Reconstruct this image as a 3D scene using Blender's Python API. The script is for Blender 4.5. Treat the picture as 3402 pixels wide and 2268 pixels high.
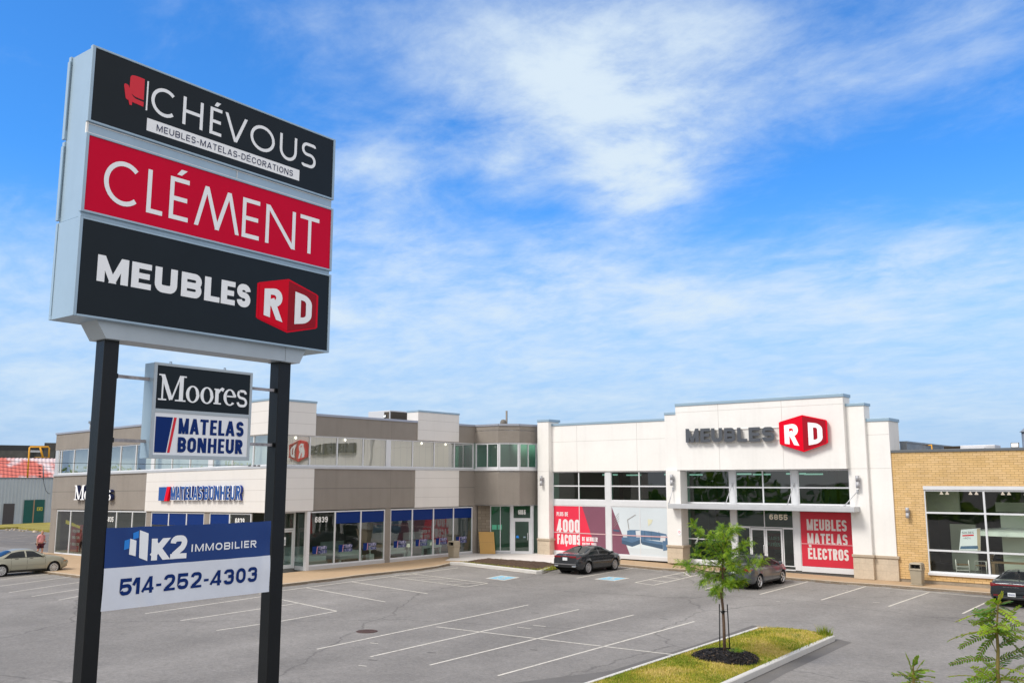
import bpy, math, random
from mathutils import Vector, Matrix
C = bpy.context.scene
for o in list(bpy.data.objects): bpy.data.objects.remove(o)
R = math.radians
random.seed(7)
# ------------------------------------------------------------------ camera
CAMZ = 5.5; FPX = 3000.0; PITCH = R(8.8); YAW = R(39.7); PW, PH = 3402, 2268
cam = bpy.data.cameras.new('camera'); camo = bpy.data.objects.new('camera', cam)
C.collection.objects.link(camo); C.camera = camo
cam.sensor_width = 36.0; cam.lens = FPX / PW * 36.0; cam.clip_start = 0.1; cam.clip_end = 6000
camo.location = (0, 0, CAMZ); camo.rotation_euler = (R(90) + PITCH, 0, YAW)
# ------------------------------------------------------------------ light, sky, exposure
SUN_DIR = Vector((-0.30, -0.78, 0.95)).normalized()      # towards the sun
sun = bpy.data.lights.new('sun', 'SUN'); suno = bpy.data.objects.new('sun', sun); C.collection.objects.link(suno)
sun.energy = 2.1; sun.angle = R(17); sun.color = (1.0, 0.95, 0.88)
suno.rotation_euler = SUN_DIR.to_track_quat('Z', 'Y').to_euler()
C.view_settings.view_transform = 'Standard'; C.view_settings.look = 'None'
C.view_settings.exposure = 0.50; C.view_settings.gamma = 1.0
C.render.engine = 'CYCLES'; C.cycles.use_denoising = True
C.cycles.max_bounces = 8; C.cycles.diffuse_bounces = 3; C.cycles.glossy_bounces = 4; C.cycles.transparent_max_bounces = 12
C.cycles.sample_clamp_indirect = 6.0
def ray(x, y):                                             # direction of a photograph pixel, to survey real planes
    u = (x - PW/2) / FPX; v = -(y - PH/2) / FPX
    a, b, c = u, math.cos(PITCH) - v*math.sin(PITCH), math.sin(PITCH) + v*math.cos(PITCH)
    cy, sy = math.cos(YAW), math.sin(YAW)
    return Vector((cy*a - sy*b, sy*a + cy*b, c))
W = bpy.data.worlds.new('World'); C.world = W; W.use_nodes = True
def build_sky():
    nt = W.node_tree; nt.nodes.clear(); N = nt.nodes.new; Lk = nt.links.new
    def val(s, v):
        if isinstance(v, (int, float)): s.default_value = v
        else: Lk(v, s)
    def M(op, a, b=0.0, c=None, clamp=False):
        n = N('ShaderNodeMath'); n.operation = op; n.use_clamp = clamp
        val(n.inputs[0], a); val(n.inputs[1], b)
        if c is not None: val(n.inputs[2], c)
        return n.outputs[0]
    def vdot(v, w):
        n = N('ShaderNodeVectorMath'); n.operation = 'DOT_PRODUCT'; Lk(v, n.inputs[0]); n.inputs[1].default_value = w
        return n.outputs['Value']
    tc = N('ShaderNodeTexCoord').outputs['Generated']
    nrm = N('ShaderNodeVectorMath'); nrm.operation = 'NORMALIZE'; Lk(tc, nrm.inputs[0]); D = nrm.outputs[0]
    sep = N('ShaderNodeSeparateXYZ'); Lk(D, sep.inputs[0])
    z = M('MAXIMUM', sep.outputs[2], 0.0)
    den = M('ADD', z, 0.16)
    comb = N('ShaderNodeCombineXYZ')
    Lk(M('DIVIDE', sep.outputs[0], den), comb.inputs[0]); Lk(M('DIVIDE', sep.outputs[1], den), comb.inputs[1])
    def noise(scale, detail, rough, dist, rot=0.0, sx=1.0, sy=1.0, off=(0, 0, 0)):
        mp = N('ShaderNodeMapping'); Lk(comb.outputs[0], mp.inputs[0])
        mp.inputs['Rotation'].default_value = (0, 0, rot); mp.inputs['Scale'].default_value = (sx, sy, 1); mp.inputs['Location'].default_value = off
        n = N('ShaderNodeTexNoise'); Lk(mp.outputs[0], n.inputs['Vector'])
        n.inputs['Scale'].default_value = scale; n.inputs['Detail'].default_value = detail
        n.inputs['Roughness'].default_value = rough; n.inputs['Distortion'].default_value = dist
        return n.outputs['Fac']
    big = noise(0.9, 4, 0.55, 0.6, 0.3, off=(1.3, 0.4, 0))
    fine = noise(3.0, 10, 0.62, 0.4, 0.68, 1.0, 1.15)
    wisp = noise(8.0, 8, 0.64, 0.4, 0.68, 0.9, 1.5, off=(3, 2, 0))
    # broad cloud banks, each placed by its bearing and height in the sky
    def bank(px, py, sx, sy, amp, tilt=0.0):
        d = ray(px, py).normalized(); rt = d.cross(Vector((0, 0, 1))).normalized(); up = rt.cross(d)
        ct, st = math.cos(tilt), math.sin(tilt); r2 = rt*ct + up*st; u2 = up*ct - rt*st
        a = M('MULTIPLY', vdot(D, r2), FPX/sx); b = M('MULTIPLY', vdot(D, u2), FPX/sy)
        e = M('ADD', M('MULTIPLY', a, a), M('MULTIPLY', b, b))
        g = M('POWER', 2.718, M('MULTIPLY', e, -0.7))
        front = M('GREATER_THAN', vdot(D, d), 0.0)
        return M('MULTIPLY', M('MULTIPLY', g, front), amp)
    banks = [(1960, 330, 330, 270, .60, .1), (2120, 600, 170, 160, .46, .3), (2500, 230, 420, 200, .20, .25), (1380, 130, 420, 170, .18, -.1), (2330, 80, 500, 120, .12, 0),
             (1260, 560, 260, 130, .36, .2), (2380, 520, 300, 90, .14, .1), (1480, 800, 420, 110, .22, -.15), (3250, 80, 300, 130, .20, .5), (3300, 390, 170, 80, .18, .2),
             (1980, 1000, 1100, 150, .30, .05), (3000, 900, 420, 110, .24, .0), (700, 900, 900, 150, .24, .0), (1660, 545, 60, 35, .18, 0), (1690, 650, 90, 40, .18, 0),
             (3000, 560, 400, 120, -.30, .1), (1650, 690, 260, 90, -.20, .0), (150, 300, 500, 330, -.22, 0), (2300, 760, 300, 70, -.16, -.1)]
    tot = None
    for b in banks:
        g = bank(*b); tot = g if tot is None else M('ADD', tot, g)
    t = M('ADD', M('MULTIPLY', M('SUBTRACT', big, 0.5), 0.45), M('MULTIPLY', M('SUBTRACT', fine, 0.5), 1.25))
    t = M('ADD', t, M('MULTIPLY', M('SUBTRACT', wisp, 0.5), 0.62))
    hz = N('ShaderNodeMapRange'); hz.interpolation_type = 'SMOOTHSTEP'; Lk(z, hz.inputs[0])
    for i, v in enumerate((0.30, 0.05, 0.0, 0.36)): hz.inputs[i+1].default_value = v
    mott = noise(2.4, 9, 0.66, 0.3, 0.68, 1.0, 1.1, off=(5, 1, 0))
    tot = M('MULTIPLY', tot, M('MULTIPLY_ADD', M('SUBTRACT', mott, 0.5), 2.9, 0.84))
    cov = M('ADD', M('ADD', M('MULTIPLY', t, 0.66), 0.17), M('ADD', tot, hz.outputs[0]))
    mr = N('ShaderNodeMapRange'); mr.interpolation_type = 'SMOOTHSTEP'; Lk(cov, mr.inputs[0])
    for i, v in enumerate((0.06, 1.02, 0.0, 1.0)): mr.inputs[i+1].default_value = v
    sky = N('ShaderNodeTexSky'); sky.sky_type = 'NISHITA'; sky.sun_disc = False
    sky.sun_elevation = math.asin(SUN_DIR.z); sky.sun_rotation = math.atan2(SUN_DIR.x, SUN_DIR.y)
    sky.air_density = 1.0; sky.dust_density = 0.4; sky.ozone_density = 2.5
    hs = N('ShaderNodeMixRGB'); hs.blend_type = 'MULTIPLY'; hs.inputs[0].default_value = 1.0
    Lk(sky.outputs[0], hs.inputs[1]); hs.inputs[2].default_value = SKY_TINT
    hf = N('ShaderNodeMapRange'); Lk(z, hf.inputs[0]); hf.interpolation_type = 'SMOOTHSTEP'
    for i, v in enumerate((0.0, 0.34, 1.0, 0.0)): hf.inputs[i+1].default_value = v
    ground_air = N('ShaderNodeMixRGB'); Lk(hf.outputs[0], ground_air.inputs[0]); Lk(hs.outputs[0], ground_air.inputs[1]); ground_air.inputs[2].default_value = HORIZON
    low = N('ShaderNodeMapRange'); Lk(z, low.inputs[0]); low.interpolation_type = 'SMOOTHSTEP'
    for i, v in enumerate((0.0, 0.09, 0.25, 1.0)): low.inputs[i+1].default_value = v
    mixc = N('ShaderNodeMixRGB'); Lk(M('MULTIPLY', mr.outputs[0], low.outputs[0]), mixc.inputs[0]); Lk(ground_air.outputs[0], mixc.inputs[1]); mixc.inputs[2].default_value = CLOUD
    # bright white veil added to the unseen sky, as neutral fill on shaded faces
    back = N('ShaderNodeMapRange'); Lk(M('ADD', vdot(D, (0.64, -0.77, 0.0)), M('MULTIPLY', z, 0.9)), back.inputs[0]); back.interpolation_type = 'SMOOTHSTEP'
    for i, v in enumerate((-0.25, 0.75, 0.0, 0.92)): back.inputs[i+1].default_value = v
    fill_veil = N('ShaderNodeMixRGB'); Lk(M('MULTIPLY', back.outputs[0], M('ADD', M('MULTIPLY', big, 0.5), 0.72), clamp=True), fill_veil.inputs[0]); Lk(mixc.outputs[0], fill_veil.inputs[1]); fill_veil.inputs[2].default_value = FILL_VEIL
    bg = N('ShaderNodeBackground'); Lk(fill_veil.outputs[0], bg.inputs[0]); bg.inputs[1].default_value = 0.1
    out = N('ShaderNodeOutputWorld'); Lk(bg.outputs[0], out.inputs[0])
SKY_TINT = (0.37, 1.0, 1.62, 1); CLOUD = (5.0, 5.9, 6.75, 1); HORIZON = (2.75, 4.1, 6.0, 1); FILL_VEIL = (8.0, 7.75, 7.4, 1)
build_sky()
# ------------------------------------------------------------------ helpers
def link(o): C.collection.objects.link(o); return o
def tag(o, label, cat, group=None):
    o['label'] = label; o['category'] = cat
    if group: o['group'] = group
    return o
def struct(o): o['kind'] = 'structure'; return o
def thing(name, label, cat, loc=(0, 0, 0), rz=0, group=None):
    o = link(bpy.data.objects.new(name, None)); o.location = loc; o.rotation_euler = (0, 0, rz); o.empty_display_size = 0.3
    bpy.context.view_layer.update()
    return tag(o, label, cat, group)
def mat(name, col, rough=0.6, metal=0.0, spec=0.4, noise=None, bump=None, emit=None, coat=0.0, streak=0.0):
    """noise: list of (scale, amount) brightness variation in world space; bump: (scale, strength)"""
    m = bpy.data.materials.new(name); m.use_nodes = True; nt = m.node_tree; b = nt.nodes['Principled BSDF']
    b.inputs['Base Color'].default_value = (*col, 1); b.inputs['Roughness'].default_value = rough; b.inputs['Metallic'].default_value = metal
    b.inputs['Specular IOR Level'].default_value = spec; b.inputs['Coat Weight'].default_value = coat; b.inputs['Coat Roughness'].default_value = 0.04
    geo = nt.nodes.new('ShaderNodeNewGeometry')
    if noise:
        prev = None
        for sc, am in noise:
            n = nt.nodes.new('ShaderNodeTexNoise'); n.inputs['Scale'].default_value = sc; n.inputs['Detail'].default_value = 5; n.inputs['Roughness'].default_value = 0.6
            nt.links.new(geo.outputs['Position'], n.inputs['Vector'])
            mr = nt.nodes.new('ShaderNodeMapRange'); nt.links.new(n.outputs['Fac'], mr.inputs[0])
            mr.inputs[1].default_value = 0.25; mr.inputs[2].default_value = 0.75; mr.inputs[3].default_value = 1-am; mr.inputs[4].default_value = 1+am
            if prev is None: prev = mr.outputs[0]
            else:
                x = nt.nodes.new('ShaderNodeMath'); x.operation = 'MULTIPLY'; nt.links.new(prev, x.inputs[0]); nt.links.new(mr.outputs[0], x.inputs[1]); prev = x.outputs[0]
        if streak:
            mp = nt.nodes.new('ShaderNodeMapping'); mp.inputs['Scale'].default_value = (1.6, 1.6, .10); nt.links.new(geo.outputs['Position'], mp.inputs[0])
            n = nt.nodes.new('ShaderNodeTexNoise'); n.inputs['Scale'].default_value = 1.6; n.inputs['Detail'].default_value = 6; nt.links.new(mp.outputs[0], n.inputs['Vector'])
            mr = nt.nodes.new('ShaderNodeMapRange'); nt.links.new(n.outputs['Fac'], mr.inputs[0]); mr.inputs[1].default_value = .5; mr.inputs[2].default_value = .75; mr.inputs[3].default_value = 1; mr.inputs[4].default_value = 1-streak
            x = nt.nodes.new('ShaderNodeMath'); x.operation = 'MULTIPLY'; nt.links.new(prev, x.inputs[0]); nt.links.new(mr.outputs[0], x.inputs[1]); prev = x.outputs[0]
        vm = nt.nodes.new('ShaderNodeVectorMath'); vm.operation = 'SCALE'; vm.inputs[0].default_value = col; nt.links.new(prev, vm.inputs['Scale'])
        nt.links.new(vm.outputs[0], b.inputs['Base Color'])
    if bump:
        n = nt.nodes.new('ShaderNodeTexNoise'); n.inputs['Scale'].default_value = bump[0]; n.inputs['Detail'].default_value = 4
        nt.links.new(geo.outputs['Position'], n.inputs['Vector'])
        bp = nt.nodes.new('ShaderNodeBump'); bp.inputs['Strength'].default_value = bump[1]; bp.inputs['Distance'].default_value = 0.05
        nt.links.new(n.outputs['Fac'], bp.inputs['Height']); nt.links.new(bp.outputs[0], b.inputs['Normal'])
    if emit: b.inputs['Emission Color'].default_value = (*emit[0], 1); b.inputs['Emission Strength'].default_value = emit[1]
    return m
def glass(name, tint, ior=1.75, gloss=(1, 1, 1), wav=0.0025):
    m = bpy.data.materials.new(name); m.use_nodes = True; nt = m.node_tree; nt.nodes.clear(); N = nt.nodes.new
    tr = N('ShaderNodeBsdfTransparent'); tr.inputs[0].default_value = (*tint, 1)
    gl = N('ShaderNodeBsdfGlossy'); gl.inputs[0].default_value = (*gloss, 1); gl.inputs['Roughness'].default_value = 0.012
    geo = N('ShaderNodeNewGeometry'); f0 = ((ior-1)/(ior+1))**2*1.8
    dt = N('ShaderNodeVectorMath'); dt.operation = 'DOT_PRODUCT'; nt.links.new(geo.outputs['Incoming'], dt.inputs[0]); nt.links.new(geo.outputs['Normal'], dt.inputs[1])
    ab = N('ShaderNodeMath'); ab.operation = 'ABSOLUTE'; nt.links.new(dt.outputs['Value'], ab.inputs[0]); om = N('ShaderNodeMath'); om.operation = 'SUBTRACT'; om.inputs[0].default_value = 1; nt.links.new(ab.outputs[0], om.inputs[1])
    pw = N('ShaderNodeMath'); pw.operation = 'POWER'; nt.links.new(om.outputs[0], pw.inputs[0]); pw.inputs[1].default_value = 4.2; fr = N('ShaderNodeMath'); fr.operation = 'MULTIPLY_ADD'; nt.links.new(pw.outputs[0], fr.inputs[0]); fr.inputs[1].default_value = 1-f0; fr.inputs[2].default_value = f0; n = N('ShaderNodeTexNoise'); n.inputs['Scale'].default_value = 0.55; n.inputs['Detail'].default_value = 1
    nt.links.new(geo.outputs['Position'], n.inputs['Vector'])
    bp = N('ShaderNodeBump'); bp.inputs['Strength'].default_value = 1.0; bp.inputs['Distance'].default_value = wav*4
    nt.links.new(n.outputs['Fac'], bp.inputs['Height']); nt.links.new(bp.outputs[0], gl.inputs['Normal']); 
    mx = N('ShaderNodeMixShader'); nt.links.new(fr.outputs[0], mx.inputs[0]); nt.links.new(tr.outputs[0], mx.inputs[1]); nt.links.new(gl.outputs[0], mx.inputs[2])
    o = N('ShaderNodeOutputMaterial'); nt.links.new(mx.outputs[0], o.inputs[0])
    return m
WORLD = lambda u, v, w: (u, v, w)
class MB:
    """collects shapes, then links them as one mesh object"""
    def __init__(s, f=WORLD): s.v = []; s.f = []; s.m = []; s.map = f; s.mi = 0; s.sm = []; s.tess = 0
    def add(s, pts): i = len(s.v); s.v += [tuple(s.map(*p)) for p in pts]; return i
    def face(s, idx, smooth=False): s.f.append(tuple(idx)); s.m.append(s.mi); s.sm.append(smooth)
    def poly(s, pts):
        if s.tess and len(pts) == 4:
            n = s.tess; A, B, Cc, D = [Vector(p) for p in pts]; i = s.add([tuple(A.lerp(B, a/n).lerp(D.lerp(Cc, a/n), c/n)) for c in range(n+1) for a in range(n+1)])
            for c in range(n):
                for a in range(n): k = i+c*(n+1)+a; s.face((k, k+1, k+n+2, k+n+1))
            return
        i = s.add(pts); s.face(range(i, i+len(pts)))
    def box(s, a0, a1, b0, b1, c0, c1):
        i = s.add([(a0,b0,c0),(a1,b0,c0),(a1,b1,c0),(a0,b1,c0),(a0,b0,c1),(a1,b0,c1),(a1,b1,c1),(a0,b1,c1)])
        for q in ((0,3,2,1),(4,5,6,7),(0,1,5,4),(1,2,6,5),(2,3,7,6),(3,0,4,7)): s.face([i+k for k in q])
    def hexa(s, bot, top):
        i = s.add(list(bot)+list(top))
        for q in ((0,3,2,1),(4,5,6,7),(0,1,5,4),(1,2,6,5),(2,3,7,6),(3,0,4,7)): s.face([i+k for k in q])
    def prism(s, pts, d):
        n = len(pts); i = s.add(pts); j = s.add([(p[0]+d[0], p[1]+d[1], p[2]+d[2]) for p in pts])
        s.face(range(i+n-1, i-1, -1)); s.face(range(j, j+n))
        for k in range(n): s.face([i+k, i+(k+1)%n, j+(k+1)%n, j+k])
    def tube(s, path, r, n=8, cap=True):
        path = [Vector(s.map(*p)) for p in path]; mp = s.map; s.map = WORLD
        rs = r if isinstance(r, (list, tuple)) else [r]*len(path); prev = None
        for k, p in enumerate(path):
            t = (path[min(k+1, len(path)-1)] - path[max(k-1, 0)]).normalized()
            a = t.cross(Vector((0, 0, 1)) if abs(t.z) < .9 else Vector((1, 0, 0))).normalized(); b = t.cross(a)
            i = s.add([p + (a*math.cos(2*math.pi*q/n) + b*math.sin(2*math.pi*q/n))*rs[k] for q in range(n)])
            if prev is not None:
                for q in range(n): s.face([prev+q, prev+(q+1)%n, i+(q+1)%n, i+q], True)
            elif cap: s.face(range(i+n-1, i-1, -1))
            prev = i
        if cap: s.face(range(prev, prev+n))
        s.map = mp
    def lathe(s, prof, c, axis, n=20):
        """prof: (distance along axis, radius)"""
        axis = Vector(axis).normalized(); a = axis.cross(Vector((0,0,1)) if abs(axis.z) < .9 else Vector((1,0,0))).normalized(); b = axis.cross(a); c = Vector(c); prev = None
        for h, r in prof:
            i = s.add([c + axis*h + (a*math.cos(2*math.pi*q/n)+b*math.sin(2*math.pi*q/n))*max(r, 1e-4) for q in range(n)])
            if prev is not None:
                for q in range(n): s.face([prev+q, prev+(q+1)%n, i+(q+1)%n, i+q], True)
            prev = i
    def build(s, name, m, parent=None, bevel=0.0, recalc=True, post=None):
        me = bpy.data.meshes.new(name)
        v = s.v if post is None else [post(*p) for p in s.v]
        if parent is not None:
            inv = parent.matrix_world.inverted(); v = [tuple(inv @ Vector(p)) for p in v]
        me.from_pydata(v, [], s.f)
        ms = m if isinstance(m, (list, tuple)) else [m]
        for k in ms: me.materials.append(k)
        for p, k, q in zip(me.polygons, s.m, s.sm): p.material_index = k; p.use_smooth = q
        if recalc:
            import bmesh
            bm = bmesh.new(); bm.from_mesh(me); bmesh.ops.recalc_face_normals(bm, faces=bm.faces); bm.to_mesh(me); bm.free()
        o = link(bpy.data.objects.new(name, me))
        if parent is not None: o.parent = parent; bpy.context.view_layer.update()
        if bevel:
            b = o.modifiers.new('bevel', 'BEVEL'); b.width = bevel; b.segments = 2; b.limit_method = 'ANGLE'
        return o
def copy_tree(o, parent=None, depth=0):
    c = link(o.copy()); c.parent = parent
    for ch in list(o.children): copy_tree(ch, c)
    return c
# ground: the lot falls gently away from the buildings
def gz(x, y):
    x = min(max(x, -120), 40); y = min(max(y, -60), 110)
    return (-0.012*(x+42) if x > -42 else 0.004*(x+42)) + 0.006*(y-52)
def G(px, py, dz=0.0):
    r = ray(px, py); best = None
    for right in (True, False):
        k = -0.012 if right else 0.004
        # CAMZ + t r.z = k (t r.x + 42) + .006 (t r.y - 52) + dz
        den = r.z - k*r.x - 0.006*r.y
        t = (k*42 - 0.006*52 + dz - CAMZ)/den; p = Vector((0, 0, CAMZ)) + r*t
        if (p.x > -42) == right: best = p
        elif best is None: best = p
    return best
def at_range(px, py, dist):
    r = ray(px, py); t = dist/math.hypot(r.x, r.y); return Vector((0, 0, CAMZ)) + r*t
# ------------------------------------------------------------------ lettering drawn as strokes
def rpath(pts, r, closed=False, seg=5):
    """polyline with rounded corners; r is a number or one per corner"""
    n = len(pts); rs = r if isinstance(r, (list, tuple)) else [r]*n; out = []
    for i in range(n):
        if not closed and i in (0, n-1): out.append(pts[i]); continue
        p = Vector(pts[i]); a = Vector(pts[i-1])-p; b = Vector(pts[(i+1)%n])-p
        la = a.length*(1 if (not closed and i == 1) else .5); lb = b.length*(1 if (not closed and i == n-2) else .5)
        q = min(rs[i], la, lb)
        if q < 1e-6: out.append(tuple(p)); continue
        a.normalize(); b.normalize()
        for k in range(seg+1):
            t = k/seg; t2 = math.pi/2*t
            out.append(tuple(p + a*q*(1-math.sin(t2)) + b*q*(1-math.cos(t2))))
    res = [out[0]]
    for p in out[1:]:
        if (Vector(p)-Vector(res[-1])).length > 1e-6: res.append(p)
    if closed and (Vector(res[0])-Vector(res[-1])).length < 1e-6: res.pop()
    return res
def clip(poly, ax, lim, keep_less):
    out = []; n = len(poly)
    ins = lambda p: (p[ax] <= lim+1e-9) if keep_less else (p[ax] >= lim-1e-9)
    for i in range(n):
        a, b = poly[i], poly[(i+1)%n]
        if ins(a): out.append(a)
        if ins(a) != ins(b):
            t = (lim-a[ax])/(b[ax]-a[ax]); out.append((a[0]+(b[0]-a[0])*t, a[1]+(b[1]-a[1])*t))
    return out
def ribbon(pts, w, closed=False, ext=0.0, box=None):
    P = [Vector(p) for p in pts]; n = len(P)
    ws = w if isinstance(w, (list, tuple)) else [w]*n
    if ext: P[0] = P[0] + (P[0]-P[1]).normalized()*ext; P[-1] = P[-1] + (P[-1]-P[-2]).normalized()*ext
    Lf, Rt = [], []
    for i in range(n):
        d1 = (P[i]-P[i-1]).normalized() if (i > 0 or closed) else (P[1]-P[0]).normalized()
        d2 = (P[(i+1)%n]-P[i]).normalized() if (i < n-1 or closed) else d1
        n1 = Vector((-d1.y, d1.x)); n2 = Vector((-d2.y, d2.x)); m = n1+n2
        if m.length < 1e-6: m = n1
        m.normalize(); k = 1/max(m.dot(n1), .35); h = ws[i]/2
        Lf.append(P[i]+m*h*k); Rt.append(P[i]-m*h*k)
    quads = []
    for i in range(n if closed else n-1):
        j = (i+1)%n; q = [tuple(Lf[i]), tuple(Lf[j]), tuple(Rt[j]), tuple(Rt[i])]
        if box:
            for ax, lim, less in ((1, box[3], True), (1, box[2], False), (0, box[1], True), (0, box[0], False)):
                if lim is not None and len(q) > 2: q = clip(q, ax, lim, less)
        if len(q) > 2: quads.append(q)
    return quads
RELW = {'I': .0, '1': .42, '-': .45, '.': .0, '!': .0, "'": 0., 'M': 1.15, 'W': 1.2, 'E': .78, 'F': .75, 'L': .74, 'T': .85, ' ': .45, 'S': .85, 'V': 1.0, 'A': 1.0, 'O': 1.0, 'C': .95, 'N': 1.0, '%': 1.0}
STY = {'geo': dict(s=.115, cw=.86, gap=.30, r=9, ell=True), 'clem': dict(s=.105, cw=.92, gap=.24, r=9, ell=True, pt=True), 'sans': dict(s=.16, cw=.68, gap=.20, r=9, ell=False),
       'block': dict(s=.28, cw=.86, gap=.10, r=.20, ell=False), 'cond': dict(s=.20, cw=.52, gap=.09, r=9, ell=False), 'num': dict(s=.17, cw=.64, gap=.15, r=9, ell=False), 'thin': dict(s=.13, cw=.62, gap=.17, r=9, ell=False), 'wide': dict(s=.17, cw=.82, gap=.20, r=9, ell=False)}
def strokes(ch, w, h, s, st):
    full = s; hs = s*(.74 if s > .19*h else 1)
    if s > .24*h and ch in 'BS2356890RD': s *= .86
    """list of convex polygons for one character in a box w x h"""
    l, r, b, t = s/2, w-s/2, s/2, h-s/2; m = h*.52; rr = min(st['r']*h if st['r'] < 1 else 9*h, 9*h); out = []; acc = None
    if ch in 'ÉÈ': acc, ch = ch, 'E'
    ced = ch == 'Ç'
    if ced: ch = 'C'
    def P(pts, rad=0.0, closed=False, ext=0.0, bx=(None, None, 0, h)): out.extend(ribbon(rpath(pts, rad, closed), s, closed, ext, bx))
    def Dg(a, c, k=1.0): out.extend(ribbon([a, c], s*k, False, s, (None, None, 0, h)))
    def Ell(cx, cy, rx, ry, a0, a1, closed=False, n=26):
        pts = [(cx+rx*math.cos(a0+(a1-a0)*i/n), cy+ry*math.sin(a0+(a1-a0)*i/n)) for i in range(n if closed else n+1)]
        out.extend(ribbon(pts, s, closed))
    V = lambda x: P([(x, 0), (x, h)])
    def H(x0, x1, y):
        y = h-hs/2 if y == t else hs/2 if y == b else y
        out.extend(ribbon([(x0, y), (x1, y)], hs, False, 0, (None, None, 0, h)))
    e = st['ell']; cx, cy, rx, ry = w/2, h/2, (r-l)/2, (t-b)/2
    c = h*.2 if rr > h else h*.24
    if ch == 'O' or ch == '0':
        if e: Ell(cx, cy, rx, ry, 0, 2*math.pi, True)
        else: P([(l, b), (r, b), (r, t), (l, t)], rr, True)
    elif ch == 'C':
        if e: Ell(cx+rx*.1, cy, rx*1.05, ry, R(47), R(313))
        else: P([(r, t-c*1.3), (r, t), (l, t), (l, b), (r, b), (r, b+c*1.3)], rr)
    elif ch == 'S': P([(r, t-c*.75), (r, t), (l, t), (l, m), (r, m), (r, b), (l, b), (l, b+c*.75)] if not e else [(r, t-c*.35), (r, t), (l, t), (l, m), (r, m), (r, b), (l, b), (l, b+c*.35)], rr)
    elif ch == 'D': P([(l, b), (r, b), (r, t), (l, t)], [0, rr, rr, 0], True)
    elif ch == 'U': P([(l, h), (l, b), (r, b), (r, h)], rr)
    elif ch == 'J': P([(r, h), (r, b), (l, b), (l, b+c)], rr)
    elif ch in 'PRB':
        P([(l, m-s*.1), (r, m-s*.1), (r, t), (l, t)], [0, rr, rr, 0], True)
        if ch == 'B': P([(l, b), (r, b), (r, m-s*.1), (l, m-s*.1)], [0, rr, rr, 0], True)
        else: P([(l, 0), (l, m-s*.3)])
        if ch == 'R': Dg((l+(r-l)*.45, m-s*.2), (r-s*.02, 0), 1.05) if rr > h*.3 else Dg((l+(r-l)*.55, m-s*.3), (r+s*.12, 0), .95)
    elif ch == 'E': V(l); H(s, w, t); H(s, w*.92, h*.5); H(s, w, b)
    elif ch == 'F': V(l); H(s, w, t); H(s, w*.9, h*.52)
    elif ch == 'H': V(l); V(r); H(s, w-s, h*.5)
    elif ch == 'I': V(l)
    elif ch == 'L': V(l); H(s, w, b)
    elif ch == 'T': H(0, w, t); P([(cx, 0), (cx, h-hs)])
    elif ch == 'N': 
        if st.get('pt'): V(l); V(r); Dg((l, h), (r, 0), 1.0)
        else: V(l); V(r); Dg((l+s*.1, h), (r-s*.1, 0), 1.1)
    elif ch == 'M':
        if st.get('pt'): Dg((l*.6, 0), (w*.24, h)); Dg((w*.24, h), (cx, s*.2)); Dg((cx, s*.2), (w*.76, h)); Dg((w*.76, h), (w-l*.6, 0))
        elif s > .17*h: V(l); V(r); k = .80 if s > .25*h else .72; Dg((l+s*.05, h), (cx, h*.06), k); Dg((r-s*.05, h), (cx, h*.06), k)
        else: V(l); V(r); Dg((l, h), (cx, h*.16), .95); Dg((r, h), (cx, h*.16), .95)
    elif ch == 'V': Dg((l*.9, h), (cx, 0)); Dg((w-l*.9, h), (cx, 0))
    elif ch == 'A': Dg((l*.9, 0), (cx, h)); Dg((w-l*.9, 0), (cx, h)); H(w*.22, w*.78, h*.28)
    elif ch == 'K': V(l); Dg((s*.8, h*.40), (w-s*.45, h)); Dg((s*1.1, h*.56), (w-s*.4, 0))
    elif ch == 'X': Dg((l, 0), (r, h)); Dg((r, 0), (l, h))
    elif ch == 'Y': Dg((l, h), (cx, h*.42)); Dg((r, h), (cx, h*.42)); P([(cx, 0), (cx, h*.45)])
    elif ch == '1': P([(w-s/2-w*.06, 0), (w-s/2-w*.06, h)]); Dg((0, h*.74), (w-s-w*.02, h*.96), .85)
    elif ch == '2': P([(l, t-c), (l, t), (r, t), (r, m+s*.1), (l*1.2, b*1.2)], [0, rr, rr, h*.25, 0]); H(0, w, b)
    elif ch == '3': P([(l, t-c*.9), (l, t), (r, t), (r, m), (cx*.85, m)], rr); P([(r*.92, m), (r, m), (r, b), (l, b), (l, b+c*.9)], rr)
    elif ch == '4': q = w-s*.95; P([(q, 0), (q, h)]); H(0, w, h*.25); Dg((s*.42, h*.27), (q-s*.05, h), .78)
    elif ch == '5': P([(w*.96, t), (l*1.2, t), (l, m*.95), (l*1.3, m*1.02), (r, m*1.12), (r, b), (l, b), (l, b+c*.8)], [0, 0, 0, 0, rr, rr, rr, 0])
    elif ch == '6': P([(l, b), (r, b), (r, m+s*.3), (l, m+s*.3)], rr, True); P([(r*.98, t-c*.7), (r*.98, t), (l, t), (l, b+c*1.2)], rr)
    elif ch == '9': P([(l, m-s*.3), (r, m-s*.3), (r, t), (l, t)], rr, True); P([(l*1.02, b+c*.7), (l*1.02, b), (r, b), (r, t-c*1.2)], rr)
    elif ch == '8': P([(l*1.1, m), (r*.98, m), (r*.98, t), (l*1.1, t)], rr, True); P([(l, b), (r, b), (r, m), (l, m)], rr, True)
    elif ch == '7': H(0, w, t); Dg((w*.3, 0), (w-s*.5, h-s))
    elif ch == '-': H(0, w, h*.42)
    elif ch == '.': out.append([(0, 0), (s, 0), (s, s), (0, s)])
    elif ch == '!': P([(l, h*.32), (l, h)]); out.append([(0, 0), (s, 0), (s, s), (0, s)])
    elif ch == '%': Dg((l, 0), (r, h), .6); out.append([(0, h*.62), (s*1.6, h*.62), (s*1.6, h), (0, h)]); out.append([(w-s*1.6, 0), (w, 0), (w, h*.38), (w-s*1.6, h*.38)])
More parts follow.
